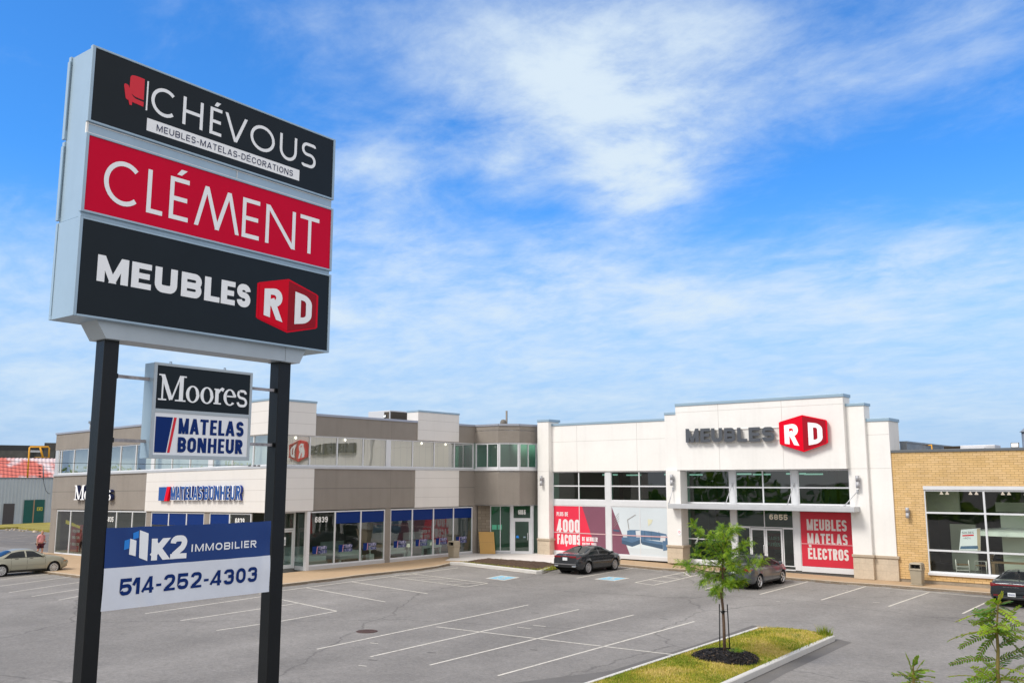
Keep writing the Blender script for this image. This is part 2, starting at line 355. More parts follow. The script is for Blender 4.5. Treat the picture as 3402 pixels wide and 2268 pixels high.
    if acc: out.extend([[(w*.32, h*1.07), (w*.32+s*1.15, h*1.07), (w*.86, h*1.07+s*1.35), (w*.86-s*1.5, h*1.07+s*1.35)]])
    if ced: out.extend(ribbon(rpath([(w*.5, 0), (w*.62, -h*.10), (w*.40, -h*.17)], h*.05), s*.62))
    return out
def text(mb, string, u0, u1, w0, h, style, v=0.0, depth=0.0, eps=0.00012, warp=None, grow=0.0):
    """set a line of capitals from u0 to u1 along the wall, baseline w0, height h"""
    st = dict(STY[style]) if isinstance(style, str) else style; s = st['s']*h
    wid = [(RELW.get(c, .92 if not c in '0123456789' else 1.0)*st['cw']*h) for c in string]
    wid = [max(x, s) if string[i] not in ' ' else x for i, x in enumerate(wid)]
    gap = st['gap']*h; nat = sum(wid) + gap*(len(string)-1); fx = (u1-u0)/nat
    x = u0
    for c, w in zip(string, wid):
        k = 0
        ww = max(w*fx, s) if c not in 'I.!1' else (w if c != '1' else max(w*fx, s*1.5))
        if c != ' ':
            for q in strokes(c, w*fx if c not in 'I.!' else s, h, s+grow, st):
                pts = [(x+p[0], w0+p[1]) for p in q]
                if warp: pts = [warp(*p) for p in pts]
                vv = v + (k % 40)*eps; k += 1
                if depth: mb.prism([(p[0], v, p[1]) for p in pts], (0, depth+(k % 40)*eps, 0))
                else: mb.poly([(p[0], vv, p[1]) for p in pts])
        x += (w*fx) + gap*fx
def serif_word(mb, u0, u1, w0, h, v=0.0, depth=0.0, eps=0.0004):
    """the serif word with a tall M and low round letters"""
    polys = []; xh = .64; W0 = 3.95
    def bx(x0, x1, y0, y1): polys.append([(x0, y0), (x1, y0), (x1, y1), (x0, y1)])
    def rb(p, w, **k): polys.extend(ribbon(p, w, **k))
    # M
    bx(0, .34, 0, .055); bx(.70, 1.15, 0, .055); bx(.0, .20, .945, 1); bx(.93, 1.15, .945, 1)
    bx(.13, .20, .05, .95); bx(.86, 1.03, .05, .95)
    rb([(.15, 1), (.53, .04)], .16, box=(None, None, 0, 1)); rb([(.55, .04), (.90, 1)], .07, box=(None, None, 0, 1))
    def ring(cx, gapA=None, a0=0, a1=2*math.pi):
        n = 32; o, i_ = [], []
        for k in range(n+1):
            a = a0+(a1-a0)*k/n; o.append((cx+.29*math.cos(a), xh/2+(.34)*math.sin(a))); i_.append((cx+.15*math.cos(a), xh/2+.285*math.sin(a)))
        for k in range(n): polys.append([o[k], o[k+1], i_[k+1], i_[k]])
    ring(1.43); ring(2.06)
    # r
    bx(2.42, 2.58, .0, xh*.98); bx(2.36, 2.70, 0, .055); bx(2.37, 2.45, xh*.90, xh*.98)
    rb([(2.56, .46), (2.63, .58), (2.72, .63), (2.80, .59)], [.07, .09, .12, .15])
    # e
    ring(3.10, a0=R(5), a1=R(318)); bx(2.96, 3.36, .33, .39)
    # s
    rb(rpath([(3.84, .50), (3.84, .62), (3.50, .62), (3.50, .36), (3.88, .30), (3.88, .01), (3.49, .01), (3.48, .15)], .17, seg=6), .105)
    for k, q in enumerate(polys):
        pts = [(u0+p[0]/W0*(u1-u0), w0+p[1]*h) for p in q]
        if depth: mb.prism([(p[0], v, p[1]) for p in pts], (0, depth+(k % 40)*eps, 0))
        else: mb.poly([(p[0], v+(k % 40)*eps, p[1]) for p in pts])
# ------------------------------------------------------------------ materials
M = {}
M['white'] = mat('white_stucco', (.82, .80, .77), .85, noise=[(.35, .05), (6, .02)], bump=(60, .15), streak=.045)
M['panel'] = mat('white_panel', (.72, .69, .655), .55, noise=[(.5, .03)], streak=.03)
M['stucco'] = mat('grey_stucco', (.275, .245, .215), .9, noise=[(.6, .07), (25, .10)], bump=(45, .5), streak=.08)
M['joint'] = mat('joint', (.17, .155, .14), .9)
M['joint_light'] = mat('light_joint', (.50, .47, .44), .9)
M['coping'] = mat('coping_metal', (.36, .38, .44), .4, .3)
M['coping_blue'] = mat('blue_coping', (.30, .42, .52), .4, .2)
M['alu'] = mat('white_aluminium', (.66, .67, .69), .4, .0, noise=[(2, .04)])
M['alu2'] = mat('grey_aluminium', (.52, .53, .55), .4, .2, noise=[(1.5, .06)])
M['stone'] = mat('beige_stone', (.56, .47, .36), .9, noise=[(1.2, .14), (9, .08)], bump=(20, .4))
M['stonecap'] = mat('stone_cap', (.45, .37, .28), .9, noise=[(2, .1)])
M['concrete'] = mat('concrete', (.40, .37, .33), .9, noise=[(.9, .12), (12, .10)], bump=(30, .3))
M['found'] = mat('foundation', (.30, .25, .19), .95, noise=[(1.2, .2), (8, .15)], bump=(15, .4))
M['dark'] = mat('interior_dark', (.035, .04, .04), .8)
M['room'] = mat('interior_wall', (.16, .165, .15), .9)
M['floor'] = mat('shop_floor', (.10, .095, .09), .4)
M['blind'] = mat('blind', (.30, .29, .22), .8, noise=[(.5, .06)])
M['blind2'] = mat('pale_blind', (.66, .72, .72), .8, noise=[(.5, .08)])
M['glass'] = glass('window_glass', (.62, .74, .69), 1.6)
M['glass_clear'] = glass('clear_glass', (.86, .92, .88), 1.5)
M['glass_up'] = glass('upper_glass', (.86, .88, .82), 2.4)
M['glass_dark'] = glass('tinted_glass', (.30, .52, .44), 1.55)
M['green_glass'] = glass('green_glass', (.30, .72, .55), 1.5)
M['black'] = mat('black_paint', (.006, .007, .008), .34, spec=.3, noise=[(3, .2)], bump=(70, .10))
M['rust'] = mat('rusty_tube', (.33, .31, .32), .6, .3, noise=[(9, .45)])
M['cab'] = mat('sign_cabinet_metal', (.36, .48, .58), .35, .1, noise=[(1.2, .05)], streak=.10)
M['cabgrey'] = mat('cabinet_grey', (.44, .49, .52), .4, .15, noise=[(2, .06)])
M['face_black'] = mat('black_sign_face', (.010, .015, .019), .28, spec=.18, noise=[(1.5, .12)])
M['face_red'] = mat('red_sign_face', (.66, .000, .032), .35, spec=.10, noise=[(2, .03)])
M['face_white'] = mat('white_sign_face', (.86, .88, .91), .35, spec=.2)
M['white_letter'] = mat('white_lettering', (.94, .95, .96), .4, spec=.2)
M['chair_red'] = mat('red_print', (.72, .012, .03), .4)
M['rd_red'] = mat('bright_red', (.74, .0, .018), .4, spec=.12, noise=[(2, .04)])
M['rd_dark'] = mat('dark_red', (.33, .008, .018), .45, spec=.12, noise=[(2, .04)])
M['navy'] = mat('navy_print', (.003, .026, .155), .45, spec=.15)
M['navy_dark'] = mat('navy_ink', (.012, .02, .08), .45)
M['blue'] = mat('blue_letter', (.012, .075, .30), .35)
M['blue_side'] = mat('blue_letter_side', (.008, .04, .28), .4)
M['slate'] = mat('slate_letter', (.075, .084, .10), .5)
M['cloth_blue'] = mat('blue_vinyl', (.006, .042, .20), .38, spec=.45)
M['cloth_white'] = mat('white_vinyl', (.74, .77, .84), .4, noise=[(3, .05)])
M['sky_blue'] = mat('light_blue_print', (.02, .24, .75), .45)
M['tan'] = mat('tan_pavement', (.44, .31, .19), .92, noise=[(.35, .10), (2.5, .08), (40, .12)], bump=(60, .25))
M['kerb'] = mat('kerb_concrete', (.50, .44, .36), .92, noise=[(.8, .15), (7, .15)], bump=(25, .5))
M['kerb_new'] = mat('new_kerb_concrete', (.58, .56, .53), .85, noise=[(1.0, .06), (12, .07)], bump=(40, .2))
M['apron'] = mat('white_concrete', (.66, .63, .60), .9, noise=[(.6, .07), (9, .05)], bump=(40, .15))
M['soil'] = mat('bare_soil', (.075, .046, .030), 1.0, noise=[(2, .25), (18, .4)], bump=(10, 1.0))
M['leaf_soil'] = mat('verge_grass', (.16, .17, .035), 1.0, noise=[(.6, .3), (6, .3)], bump=(12, .8))
M['mulch'] = mat('black_mulch', (.020, .018, .019), .95, noise=[(8, .5)], bump=(25, 1.0))
M['wood'] = mat('tan_board', (.52, .31, .10), .7, noise=[(1.5, .08)])
M['bin'] = mat('beige_plastic', (.36, .31, .23), .6, noise=[(4, .05)], bump=(80, .2))
M['lamp'] = mat('lamp_grey', (.40, .40, .42), .45, .2)
M['hvac'] = mat('hvac_white', (.60, .60, .62), .5, .2)
M['brown'] = mat('brown_louvre', (.07, .055, .04), .7)
M['yellow'] = mat('yellow_pipe', (.75, .36, .02), .5)
M['steel'] = mat('galvanised', (.27, .29, .31), .5, .5, noise=[(1.2, .3), (5, .15)])
M['paint_line'] = mat('road_paint', (.60, .56, .49), .85, noise=[(1.2, .10), (14, .22)])
M['paint_blue'] = mat('blue_road_paint', (.22, .46, .60), .85, noise=[(1.5, .15), (12, .12)])
M['iron'] = mat('rusty_iron', (.075, .042, .035), .8, noise=[(12, .3)])
def worn(m, under, amount):
    nt = m.node_tree; b = nt.nodes['Principled BSDF']; src = b.inputs['Base Color'].links[0].from_socket; geo = [n for n in nt.nodes if n.type == 'NEW_GEOMETRY'][0]
    n = nt.nodes.new('ShaderNodeTexNoise'); n.inputs['Scale'].default_value = 5.5; n.inputs['Detail'].default_value = 8; n.inputs['Roughness'].default_value = .75; nt.links.new(geo.outputs['Position'], n.inputs['Vector'])
    mr = nt.nodes.new('ShaderNodeMapRange'); nt.links.new(n.outputs['Fac'], mr.inputs[0]); mr.inputs[1].default_value = amount; mr.inputs[2].default_value = amount+.14
    mx = nt.nodes.new('ShaderNodeMixRGB'); nt.links.new(mr.outputs[0], mx.inputs[0]); nt.links.new(src, mx.inputs[1]); mx.inputs[2].default_value = (*under, 1); nt.links.new(mx.outputs[0], b.inputs['Base Color'])
worn(M['paint_line'], (.24, .225, .21), .54); worn(M['paint_blue'], (.24, .23, .22), .60)
def asphalt(name, base):
    m = mat(name, base, .93, noise=[(.07, .12), (.5, .12), (3, .09), (9, .20), (28, .22)], bump=(120, .35)); nt = m.node_tree
    # tyre-worn streaks and old sealed cracks
    b = nt.nodes['Principled BSDF']; src = b.inputs['Base Color'].links[0].from_socket
    geo = [n for n in nt.nodes if n.type == 'NEW_GEOMETRY'][0]
    mp = nt.nodes.new('ShaderNodeMapping'); mp.inputs['Rotation'].default_value = (0, 0, R(12)); mp.inputs['Scale'].default_value = (.30, .05, 1); nt.links.new(geo.outputs['Position'], mp.inputs[0])
    n = nt.nodes.new('ShaderNodeTexNoise'); n.inputs['Scale'].default_value = 1.0; n.inputs['Detail'].default_value = 6; nt.links.new(mp.outputs[0], n.inputs['Vector'])
    mr = nt.nodes.new('ShaderNodeMapRange'); nt.links.new(n.outputs['Fac'], mr.inputs[0]); mr.inputs[1].default_value = .3; mr.inputs[2].default_value = .7; mr.inputs[3].default_value = .82; mr.inputs[4].default_value = 1.13
    vo = nt.nodes.new('ShaderNodeTexVoronoi'); vo.feature = 'DISTANCE_TO_EDGE'; vo.inputs['Scale'].default_value = .085
    ns = nt.nodes.new('ShaderNodeTexNoise'); ns.inputs['Scale'].default_value = .9; ns.inputs['Detail'].default_value = 6; nt.links.new(geo.outputs['Position'], ns.inputs['Vector'])
    ad = nt.nodes.new('ShaderNodeMixRGB'); ad.blend_type = 'ADD'; ad.inputs[0].default_value = 2.2; nt.links.new(geo.outputs['Position'], ad.inputs[1]); nt.links.new(ns.outputs['Color'], ad.inputs[2]); nt.links.new(ad.outputs[0], vo.inputs['Vector'])
    cr = nt.nodes.new('ShaderNodeMapRange'); nt.links.new(vo.outputs['Distance'], cr.inputs[0]); cr.inputs[1].default_value = .0; cr.inputs[2].default_value = .006; cr.inputs[3].default_value = .66; cr.inputs[4].default_value = 1.0
    x = nt.nodes.new('ShaderNodeMath'); x.operation = 'MULTIPLY'; nt.links.new(mr.outputs[0], x.inputs[0]); nt.links.new(cr.outputs[0], x.inputs[1])
    vm = nt.nodes.new('ShaderNodeVectorMath'); vm.operation = 'SCALE'; nt.links.new(src, vm.inputs[0]); nt.links.new(x.outputs[0], vm.inputs['Scale']); nt.links.new(vm.outputs[0], b.inputs['Base Color'])
    return m
M['asphalt'] = asphalt('asphalt', (.232, .217, .202))
M['asphalt2'] = mat('new_asphalt', (.145, .136, .128), .93, noise=[(.8, .12), (60, .3)], bump=(120, .35))
def brick(name, c1, c2, mortar, bw, bh, ax='x'):
    m = mat(name, c1, .9); nt = m.node_tree; b = nt.nodes['Principled BSDF']; N = nt.nodes.new
    geo = N('ShaderNodeNewGeometry'); sp = N('ShaderNodeSeparateXYZ'); nt.links.new(geo.outputs['Position'], sp.inputs[0])
    cb = N('ShaderNodeCombineXYZ'); nt.links.new(sp.outputs['X' if ax == 'x' else 'Y'], cb.inputs[0]); nt.links.new(sp.outputs['Z'], cb.inputs[1])
    br = N('ShaderNodeTexBrick'); nt.links.new(cb.outputs[0], br.inputs['Vector'])
    br.inputs['Color1'].default_value = (*c1, 1); br.inputs['Color2'].default_value = (*c2, 1); br.inputs['Mortar'].default_value = (*mortar, 1)
    br.inputs['Scale'].default_value = 1; br.inputs['Mortar Size'].default_value = .008; br.inputs['Brick Width'].default_value = bw; br.inputs['Row Height'].default_value = bh; br.inputs['Bias'].default_value = -.2
    n = N('ShaderNodeTexNoise'); n.inputs['Scale'].default_value = 1.1; n.inputs['Detail'].default_value = 5; nt.links.new(geo.outputs['Position'], n.inputs['Vector'])
    mr = N('ShaderNodeMapRange'); nt.links.new(n.outputs['Fac'], mr.inputs[0]); mr.inputs[1].default_value = .3; mr.inputs[2].default_value = .7; mr.inputs[3].default_value = .9; mr.inputs[4].default_value = 1.08
    vm = N('ShaderNodeVectorMath'); vm.operation = 'SCALE'; nt.links.new(br.outputs['Color'], vm.inputs[0]); nt.links.new(mr.outputs[0], vm.inputs['Scale']); nt.links.new(vm.outputs[0], b.inputs['Base Color'])
    bp = N('ShaderNodeBump'); bp.invert = True; bp.inputs['Strength'].default_value = .5; bp.inputs['Distance'].default_value = .01; nt.links.new(br.outputs['Fac'], bp.inputs['Height']); nt.links.new(bp.outputs[0], b.inputs['Normal'])
    return m
M['brick'] = brick('yellow_brick', (.63, .42, .185), (.71, .49, .25), (.27, .155, .06), .40, .128)
M['block'] = brick('rough_stone_block', (.20, .165, .125), (.26, .22, .17), (.09, .07, .05), .55, .22)
# ------------------------------------------------------------------ ground
mb = MB()
xs = [-2500, -600, -120, -100, -80, -60, -50, -42, -30, -20, -10, 0, 20, 40, 300, 2500]; ys = [-2500, -400, -60, -30, 0, 15, 30, 45, 60, 80, 110, 400, 2500]
for y in ys:
    for x in xs: mb.v.append((x, y, gz(x, y)))
n = len(xs)
for j in range(len(ys)-1):
    for i in range(n-1): mb.face((j*n+i, j*n+i+1, (j+1)*n+i+1, (j+1)*n+i))
struct(mb.build('parking_lot', M['asphalt']))
def flat(name, pts, m, dz=.004, parent=None):
    b = MB(); b.poly([(p[0], p[1], gz(p[0], p[1])+dz) for p in pts]); return struct(b.build(name, m))
def slab(name, pts, m, h=.13, below=.3):
    b = MB(); n = len(pts); i = b.add([(p[0], p[1], gz(p[0], p[1])+h) for p in pts]); j = b.add([(p[0], p[1], gz(p[0], p[1])-below) for p in pts])
    b.face(range(i, i+n))
    for k in range(n): b.face((i+k, i+(k+1) % n, j+(k+1) % n, j+k))
    return b.build(name, m)
def kerb_strip(name, line, w, h, m, closed=False, side=1):
    """a kerb along a line on the ground, its width to the left (side 1) or right (-1) of travel"""
    P = [Vector((p[0], p[1])) for p in line]; n = len(P); Q = []
    for i in range(n):
        d1 = (P[i]-P[i-1]).normalized() if (i or closed) else (P[1]-P[0]).normalized()
        d2 = (P[(i+1) % n]-P[i]).normalized() if (i < n-1 or closed) else d1
        n1 = Vector((-d1.y, d1.x)); n2 = Vector((-d2.y, d2.x)); mm = (n1+n2).normalized(); Q.append(P[i]+mm*side*w/max(mm.dot(n1), .5))
    b = MB(); c = .025
    for i in range(n):
        z = gz(P[i].x, P[i].y); zq = gz(Q[i].x, Q[i].y); e = P[i].lerp(Q[i], c/w*1.2)
        b.v += [(P[i].x, P[i].y, z-.3), (P[i].x, P[i].y, z+h-c), (e.x, e.y, z+h), (Q[i].x, Q[i].y, zq+h), (Q[i].x, Q[i].y, zq-.3)]
    for i in range(n if closed else n-1):
        j = (i+1) % n
        for k in range(4): b.face((i*5+k, j*5+k, j*5+k+1, i*5+k+1))
    if not closed: b.face((0, 1, 2, 3, 4)); b.face(((n-1)*5+4, (n-1)*5+3, (n-1)*5+2, (n-1)*5+1, (n-1)*5))
    return struct(b.build(name, m))
def g2(px, py, dz=0.): p = G(px, py, dz); return (p.x, p.y)
# pavement in front of the shops
K1 = [(-78, 25.6), (-60.5, 26.2), (-48, 26.5), (-41.9, 27.0), (-41.05, 28.2)] + [g2(938, 1947), g2(1120, 1925.5), g2(1184, 1916.5), g2(1300, 1904), g2(1384, 1895), g2(1453, 1885.5), g2(1494, 1876)]
K2 = [g2(1494, 1876), g2(1530, 1877), g2(1782, 1906), g2(1800, 1905), g2(1843, 1889), g2(1960, 1878.5)]
K3 = [g2(2058, 1879), g2(2196, 1892), g2(2420, 1905), g2(2620, 1924), g2(2800, 1939), g2(2964, 1950), g2(3279, 1975), (4, 53.3)]
struct(slab('pavement', [p for p in K1] + [(-42.6, 47.4), (-41.5, 50.5), (-47.0, 54), (-46.8, 33.3), (-78, 33.3)], M['tan'], .12))
struct(slab('shop_pavement', [(-36.2, 52.4)] + K3 + [(4, 55.3), (-36.2, 55.3)], M['tan'], .118))
kerb_strip('pavement_kerb', K1, .16, .13, M['kerb'])
kerb_strip('shop_kerb', [(-36.2, 52.4)] + K3, .16, .126, M['kerb'])
struct(slab('concrete_apron', [(-42.9, 47.0), (-36.1, 48.9), (-36.1, 55.2), (-43.1, 55.2), (-46.9, 53.2), (-46.9, 50.2), (-44.6, 46.5)], M['apron'], .150))
kerb_strip('flowerbed_kerb', K2, .24, .20, M['kerb_new'])
soil = [(p[0]-.02, p[1]+.1) for p in K2[:5]]
sb = MB(); NX, NY = 46, 26; rnd = random.Random(3)
A_, B_, C_, D_ = Vector((-42.55, 45.80)), Vector((-35.62, 45.20)), Vector((-36.0, 49.2)), Vector((-42.3, 47.6))
for j in range(NY+1):
    for i in range(NX+1):
        p = A_.lerp(B_, i/NX).lerp(D_.lerp(C_, i/NX), j/NY); e = min(i, NX-i, j, NY-j)
        sb.v.append((p.x, p.y, gz(p.x, p.y)+.15+min(e, 8)*.032+rnd.uniform(-.02, .02)*(e > 0)))
for j in range(NY):
    for i in range(NX): a = j*(NX+1)+i; sb.face((a, a+1, a+NX+2, a+NX+1))
struct(sb.build('soil_bed', M['soil']))
# painted lines
def line(b, p, q, w=.10, dz=.004):
    p, q = Vector((p[0], p[1])), Vector((q[0], q[1])); d = (q-p).normalized(); nn = Vector((-d.y, d.x))*w/2; k = max(1, int((q-p).length/2))
    for i in range(k):
        a, c = p.lerp(q, i/k), p.lerp(q, (i+1)/k); b.poly([(t.x, t.y, gz(t.x, t.y)+dz) for t in (a-nn, c-nn, c+nn, a+nn)])
ln = MB()
L2 = lambda b, x0, y0, x1, y1, **k: line(b, g2(x0, y0), g2(x1, y1), **k)
for s in [(1053, 2155, 1755, 2008), (1231, 2180, 1923, 2023), (1427, 2208, 2106, 2041), (1654, 2243, 2307, 2063),            # double row in the middle
          (2524, 1973, 2684, 1931), (2728, 1992, 2879, 1946), (2952, 2013, 3088, 1966), (3198, 2037, 3290, 1993), (2342, 1956, 2470, 1926),   # stalls by the white shop
          (1019, 1951, 1280, 1998), (1168, 1931, 1421, 1971), (1916, 1919, 2105, 1885.5),
          (719, 2093, 931, 2062.5), (931, 2062.5, 1118, 2029), (600, 2060, 987, 2003), (482, 2037, 900, 1976), (0, 1925, 237, 1896), (0, 1946, 262, 1911), (30, 1967, 290, 1929), (105, 1980, 262, 1956), (195, 1992, 300, 1972)]: L2(ln, *s)
for s in [(1449, 2081, 2234, 2173)]: L2(ln, *s, dz=.008)
for s in [(860, 1972, 938, 1961), (938, 1961, 1522, 1885), (2060, 1881.5, 2200, 1896), (2815, 1941, 3279, 1983), (3279, 1983, 3402, 1996), (870, 1977, 1118, 2029)]: L2(ln, *s, w=.11, dz=.008)
struct(ln.build('parking_lines', M['paint_line']))
hb = MB()
q1, q2, q3, q4 = (1300, 1915), (1549, 1949), (1620, 1937), (1369, 1905)
for a, b in ((q1, q2), (q2, q3), (q3, q4)): L2(hb, *a, *b, dz=.012)
for a, b in (((1345, 1919), (1440, 1916)), ((1400, 1926), (1500, 1922)), ((1455, 1933.5), (1552, 1928.5)), ((1508, 1941.5), (1600, 1935.5)), ((1310, 1911), (1385, 1908))): L2(hb, *a, *b, dz=.016)
struct(hb.build('hatched_bay', M['paint_line']))
hb = MB()
for a, b in (((2110, 1934), (2290, 1896)), ((2172, 1942.5), (2340, 1904)), ((2110, 1934), (2172, 1942.5)), ((2155, 1924.5), (2217, 1932.5)), ((2200, 1915), (2262, 1922.5)), ((2243, 1906), (2303, 1913)), ((2270, 1900.5), (2295, 1914))): L2(hb, *a, *b, w=.11, dz=.006)
struct(hb.build('ladder_hatching', M['paint_line']))
def access(c0, c1, c2, c3):
    P = [Vector(g2(*c)) for c in (c0, c1, c2, c3)]
    f = lambda s, t: P[0].lerp(P[1], s).lerp(P[3].lerp(P[2], s), t)
    b = MB(); b.poly([(p.x, p.y, gz(p.x, p.y)+.004) for p in P]); b.mi = 1
    b.poly([(p.x, p.y, gz(p.x, p.y)+.008) for p in (f(.10, .10), f(.90, .10), f(.90, .90), f(.10, .90))]); b.mi = 0
    def st(pts, w, cl=False):
        for q in ribbon(pts, w, cl): b.poly([(p.x, p.y, gz(p.x, p.y)+.012) for p in (f(*c) for c in q)])
    st([(.5+.16*math.cos(R(a)), .40+.16*math.sin(R(a))) for a in range(100, 380, 20)], .05); st([(.48, .70), (.50, .48), (.64, .48), (.70, .26)], .055)
    st([(.44+.05*math.cos(R(a)), .78+.05*math.sin(R(a))) for a in range(0, 360, 45)], .05, True)
    struct(b.build('accessible_parking_symbol', [M['paint_line'], M['paint_blue']]))
access((1612, 1920), (1675, 1927.5), (1727, 1917), (1665, 1910))
access((1973, 1922.5), (2041, 1929), (2092, 1919.5), (2024, 1914))
# grit gathered along the kerbs
def grit(name, line_, w):
    b = MB(); P = [Vector(q) for q in line_]; rr = random.Random(17)
    for p, q in zip(P[:-1], P[1:]):
        d = (q-p).normalized(); nn = Vector((d.y, -d.x)); k = max(1, int((q-p).length/.5))
        for i in range(k):
            if rr.random() < .18: continue
            a, c = p.lerp(q, i/k), p.lerp(q, (i+1)/k); w0, w1 = rr.uniform(.3, 1)*w, rr.uniform(.3, 1)*w
            b.poly([(t.x, t.y, gz(t.x, t.y)+.0032) for t in (a-nn*.02, c-nn*.02, c+nn*w1, a+nn*w0)])
    struct(b.build(name, M['grit']))
M['grit'] = mat('kerb_grit', (.15, .115, .085), 1.0, noise=[(3, .4), (20, .4)])
grit('kerb_grit', K1, .28); grit('kerb_grit', K3, .34); grit('kerb_grit', K2, .15)
# dark newer asphalt along the island, scuffs and patches
flat('asphalt_strip', [g2(1700, 2268), g2(2030, 2226), g2(2330, 2135), g2(2500, 2076), g2(2527, 2081), g2(2250, 2175), g2(1960, 2265)], M['asphalt2'], .0025)
flat('asphalt_trench', [g2(2460, 2272), g2(2780, 2121), g2(2830, 2133), g2(2610, 2235), g2(2545, 2272)], M['asphalt2'], .0025)
mk = MB()
for (x, y, l) in [(2203, 2055, .35), (1235, 2192, .3), (1430, 2167, .3), (1775, 2035, .35), (3140, 1982, .6), (1770, 2158, .25), (2965, 1968, .25), (1240, 2135, .2), (1705, 2117, .2)]:
    p = G(x, y); line(mk, (p.x-l/2, p.y), (p.x+l/2, p.y+.1), w=.12, dz=.005)
struct(mk.build('asphalt_stain', M['asphalt2']))
mk = MB()
for (x, y, l) in [(1240, 2136, .35), (1202, 2211, .3), (2584, 1997, .15), (2808, 1960, .3), (1740, 2085, .7), (1790, 2078, .6), (2910, 2000, .3)]:
    p = G(x, y); line(mk, (p.x-l/2, p.y), (p.x+l/2, p.y+.08), w=.07, dz=.006)
struct(mk.build('paint_scuff', M['paint_line']))
p = G(1219, 2096); t = thing('manhole_cover', 'rusty round manhole cover set in the asphalt', 'manhole cover', p)
mb = MB()
mb.lathe([(-.02, .42), (.012, .42), (.016, .40), (.012, .38), (.012, .001)], p, (0, 0, 1), 28)
for k in range(-3, 4): mb.box(p.x-.3, p.x+.3, p.y+k*.09-.02, p.y+k*.09+.02, p.z+.010, p.z+.017)
mb.build('cover', M['iron'], t)
# ------------------------------------------------------------------ kerbed island with young tree
IA, IB, ILB, IRB = Vector(g2(2515, 2080, .2)), Vector(g2(2779, 2107, .2)), Vector(g2(1931, 2268, .2)), Vector(g2(2414, 2268, .2))
dL, dR = (ILB-IA).normalized(), (IRB-IB).normalized(); IL2 = IA+dL*((13-IA.y)/dL.y); IR2 = IB+dR*((13-IB.y)/dR.y); ex = (IB-IA).normalized()
isl = [tuple(IA), tuple(IA+ex*.18-dL*.12), tuple(IB-ex*.25-dR*.10), tuple(IB+dR*.20), tuple(IR2), tuple(IL2)]
kerb_strip('island_kerb', isl, .17, .20, M['kerb_new'], True, -1)
inn = [tuple(IA+ex*.14+dL*.10), tuple(IB-ex*.16+dR*.12), tuple(IR2-ex*.15), tuple(IL2+ex*.15)]
gb = MB(); NX, NY = 12, 60
for j in range(NY+1):
    for i in range(NX+1):
        a = Vector(inn[0]).lerp(Vector(inn[1]), i/NX).lerp(Vector(inn[3]).lerp(Vector(inn[2]), i/NX), j/NY)
        e = min(i, NX-i)/NX; gb.v.append((a.x, a.y, gz(a.x, a.y)+.17+.12*min(1, e*3)))
for j in range(NY):
    for i in range(NX): a = j*(NX+1)+i; gb.face((a, a+1, a+NX+2, a+NX+1), True)
def turf(name):
    m = mat(name, (.2, .2, .05), 1.0, bump=(30, 1.0)); nt = m.node_tree; b = nt.nodes['Principled BSDF']; geo = [n for n in nt.nodes if n.type == 'NEW_GEOMETRY'][0]
    n1 = nt.nodes.new('ShaderNodeTexNoise'); n1.inputs['Scale'].default_value = .9; n1.inputs['Detail'].default_value = 7; n1.inputs['Roughness'].default_value = .7; nt.links.new(geo.outputs['Position'], n1.inputs['Vector'])
    cr = nt.nodes.new('ShaderNodeValToRGB'); nt.links.new(n1.outputs['Fac'], cr.inputs[0]); e = cr.color_ramp.elements
    e[0].position = .34; e[0].color = (.15, .18, .014, 1); e[1].position = .66; e[1].color = (.54, .40, .13, 1); e.new(.47).color = (.28, .25, .025, 1); e.new(.56).color = (.40, .31, .05, 1)
    nt.links.new(cr.outputs[0], b.inputs['Base Color']); return m
M['turf'] = turf('dry_turf')
struct(gb.build('island_turf', M['turf']))
TP = G(2408, 2182, .27); TP.z = gz(TP.x, TP.y)+.27
def blades(b, n, region, hmin, hmax, rnd, w=.012):
    for _ in range(n):
        r = region(rnd)
        if r is None: continue
        x, y, z = r; a = rnd.uniform(0, 6.28); h = rnd.uniform(hmin, hmax); lx, ly = rnd.uniform(-.6, .6)*h, rnd.uniform(-.6, .6)*h
        gq = math.sin(x*2.3+1.4*math.sin(y*1.6))+math.sin(y*2.1+x*1.1)+rnd.gauss(0, .7); b.mi = 0 if gq > .35 else 2 if gq < -.9 else 1; c, s = math.cos(a)*w, math.sin(a)*w
        b.poly([(x-c, y-s, z), (x+c, y+s, z), (x+lx, y+ly, z+h)])
M['g1'] = mat('grass_green', (.17, .23, .012), .9); M['g2'] = mat('grass_yellow', (.38, .34, .035), .9); M['g3'] = mat('grass_straw', (.56, .43, .14), .9)
GR = [M['g1'], M['g2'], M['g3']]
def isl_reg(r):
    i, j = r.random(), r.random()**.8*.62; a = Vector(inn[0]).lerp(Vector(inn[1]), i).lerp(Vector(inn[3]).lerp(Vector(inn[2]), i), j)
    if math.hypot(a.x-TP.x, a.y-TP.y) < 1.02: return None
    return a.x, a.y, gz(a.x, a.y)+.17+.12*min(1, min(i, 1-i)*3)-.01
b = MB(); blades(b, 26000, isl_reg, .03, .085, random.Random(5), .013)
def edge_reg(r):
    s = r.random(); a = Vector(inn[0]).lerp(Vector(inn[1]), s) if r.random() < .5 else Vector(inn[1]).lerp(Vector(inn[2]), s*s*.3)
    return a.x+r.uniform(-.1, .1), a.y+r.uniform(-.25, .02), gz(a.x, a.y)+.17
blades(b, 900, edge_reg, .06, .16, random.Random(6), .012)
o = b.build('lawn_grass', GR, recalc=False); o['kind'] = 'stuff'; tag(o, 'short dry yellowing grass growing on the kerbed island', 'grass')
p = Vector(g2(2752, 2108, .2)); b = MB(); blades(b, 160, lambda r: (p.x-.15+r.gauss(0, .12), p.y-.05+r.gauss(0, .10), gz(p.x, p.y)+.19), .15, .42, random.Random(8), .014)
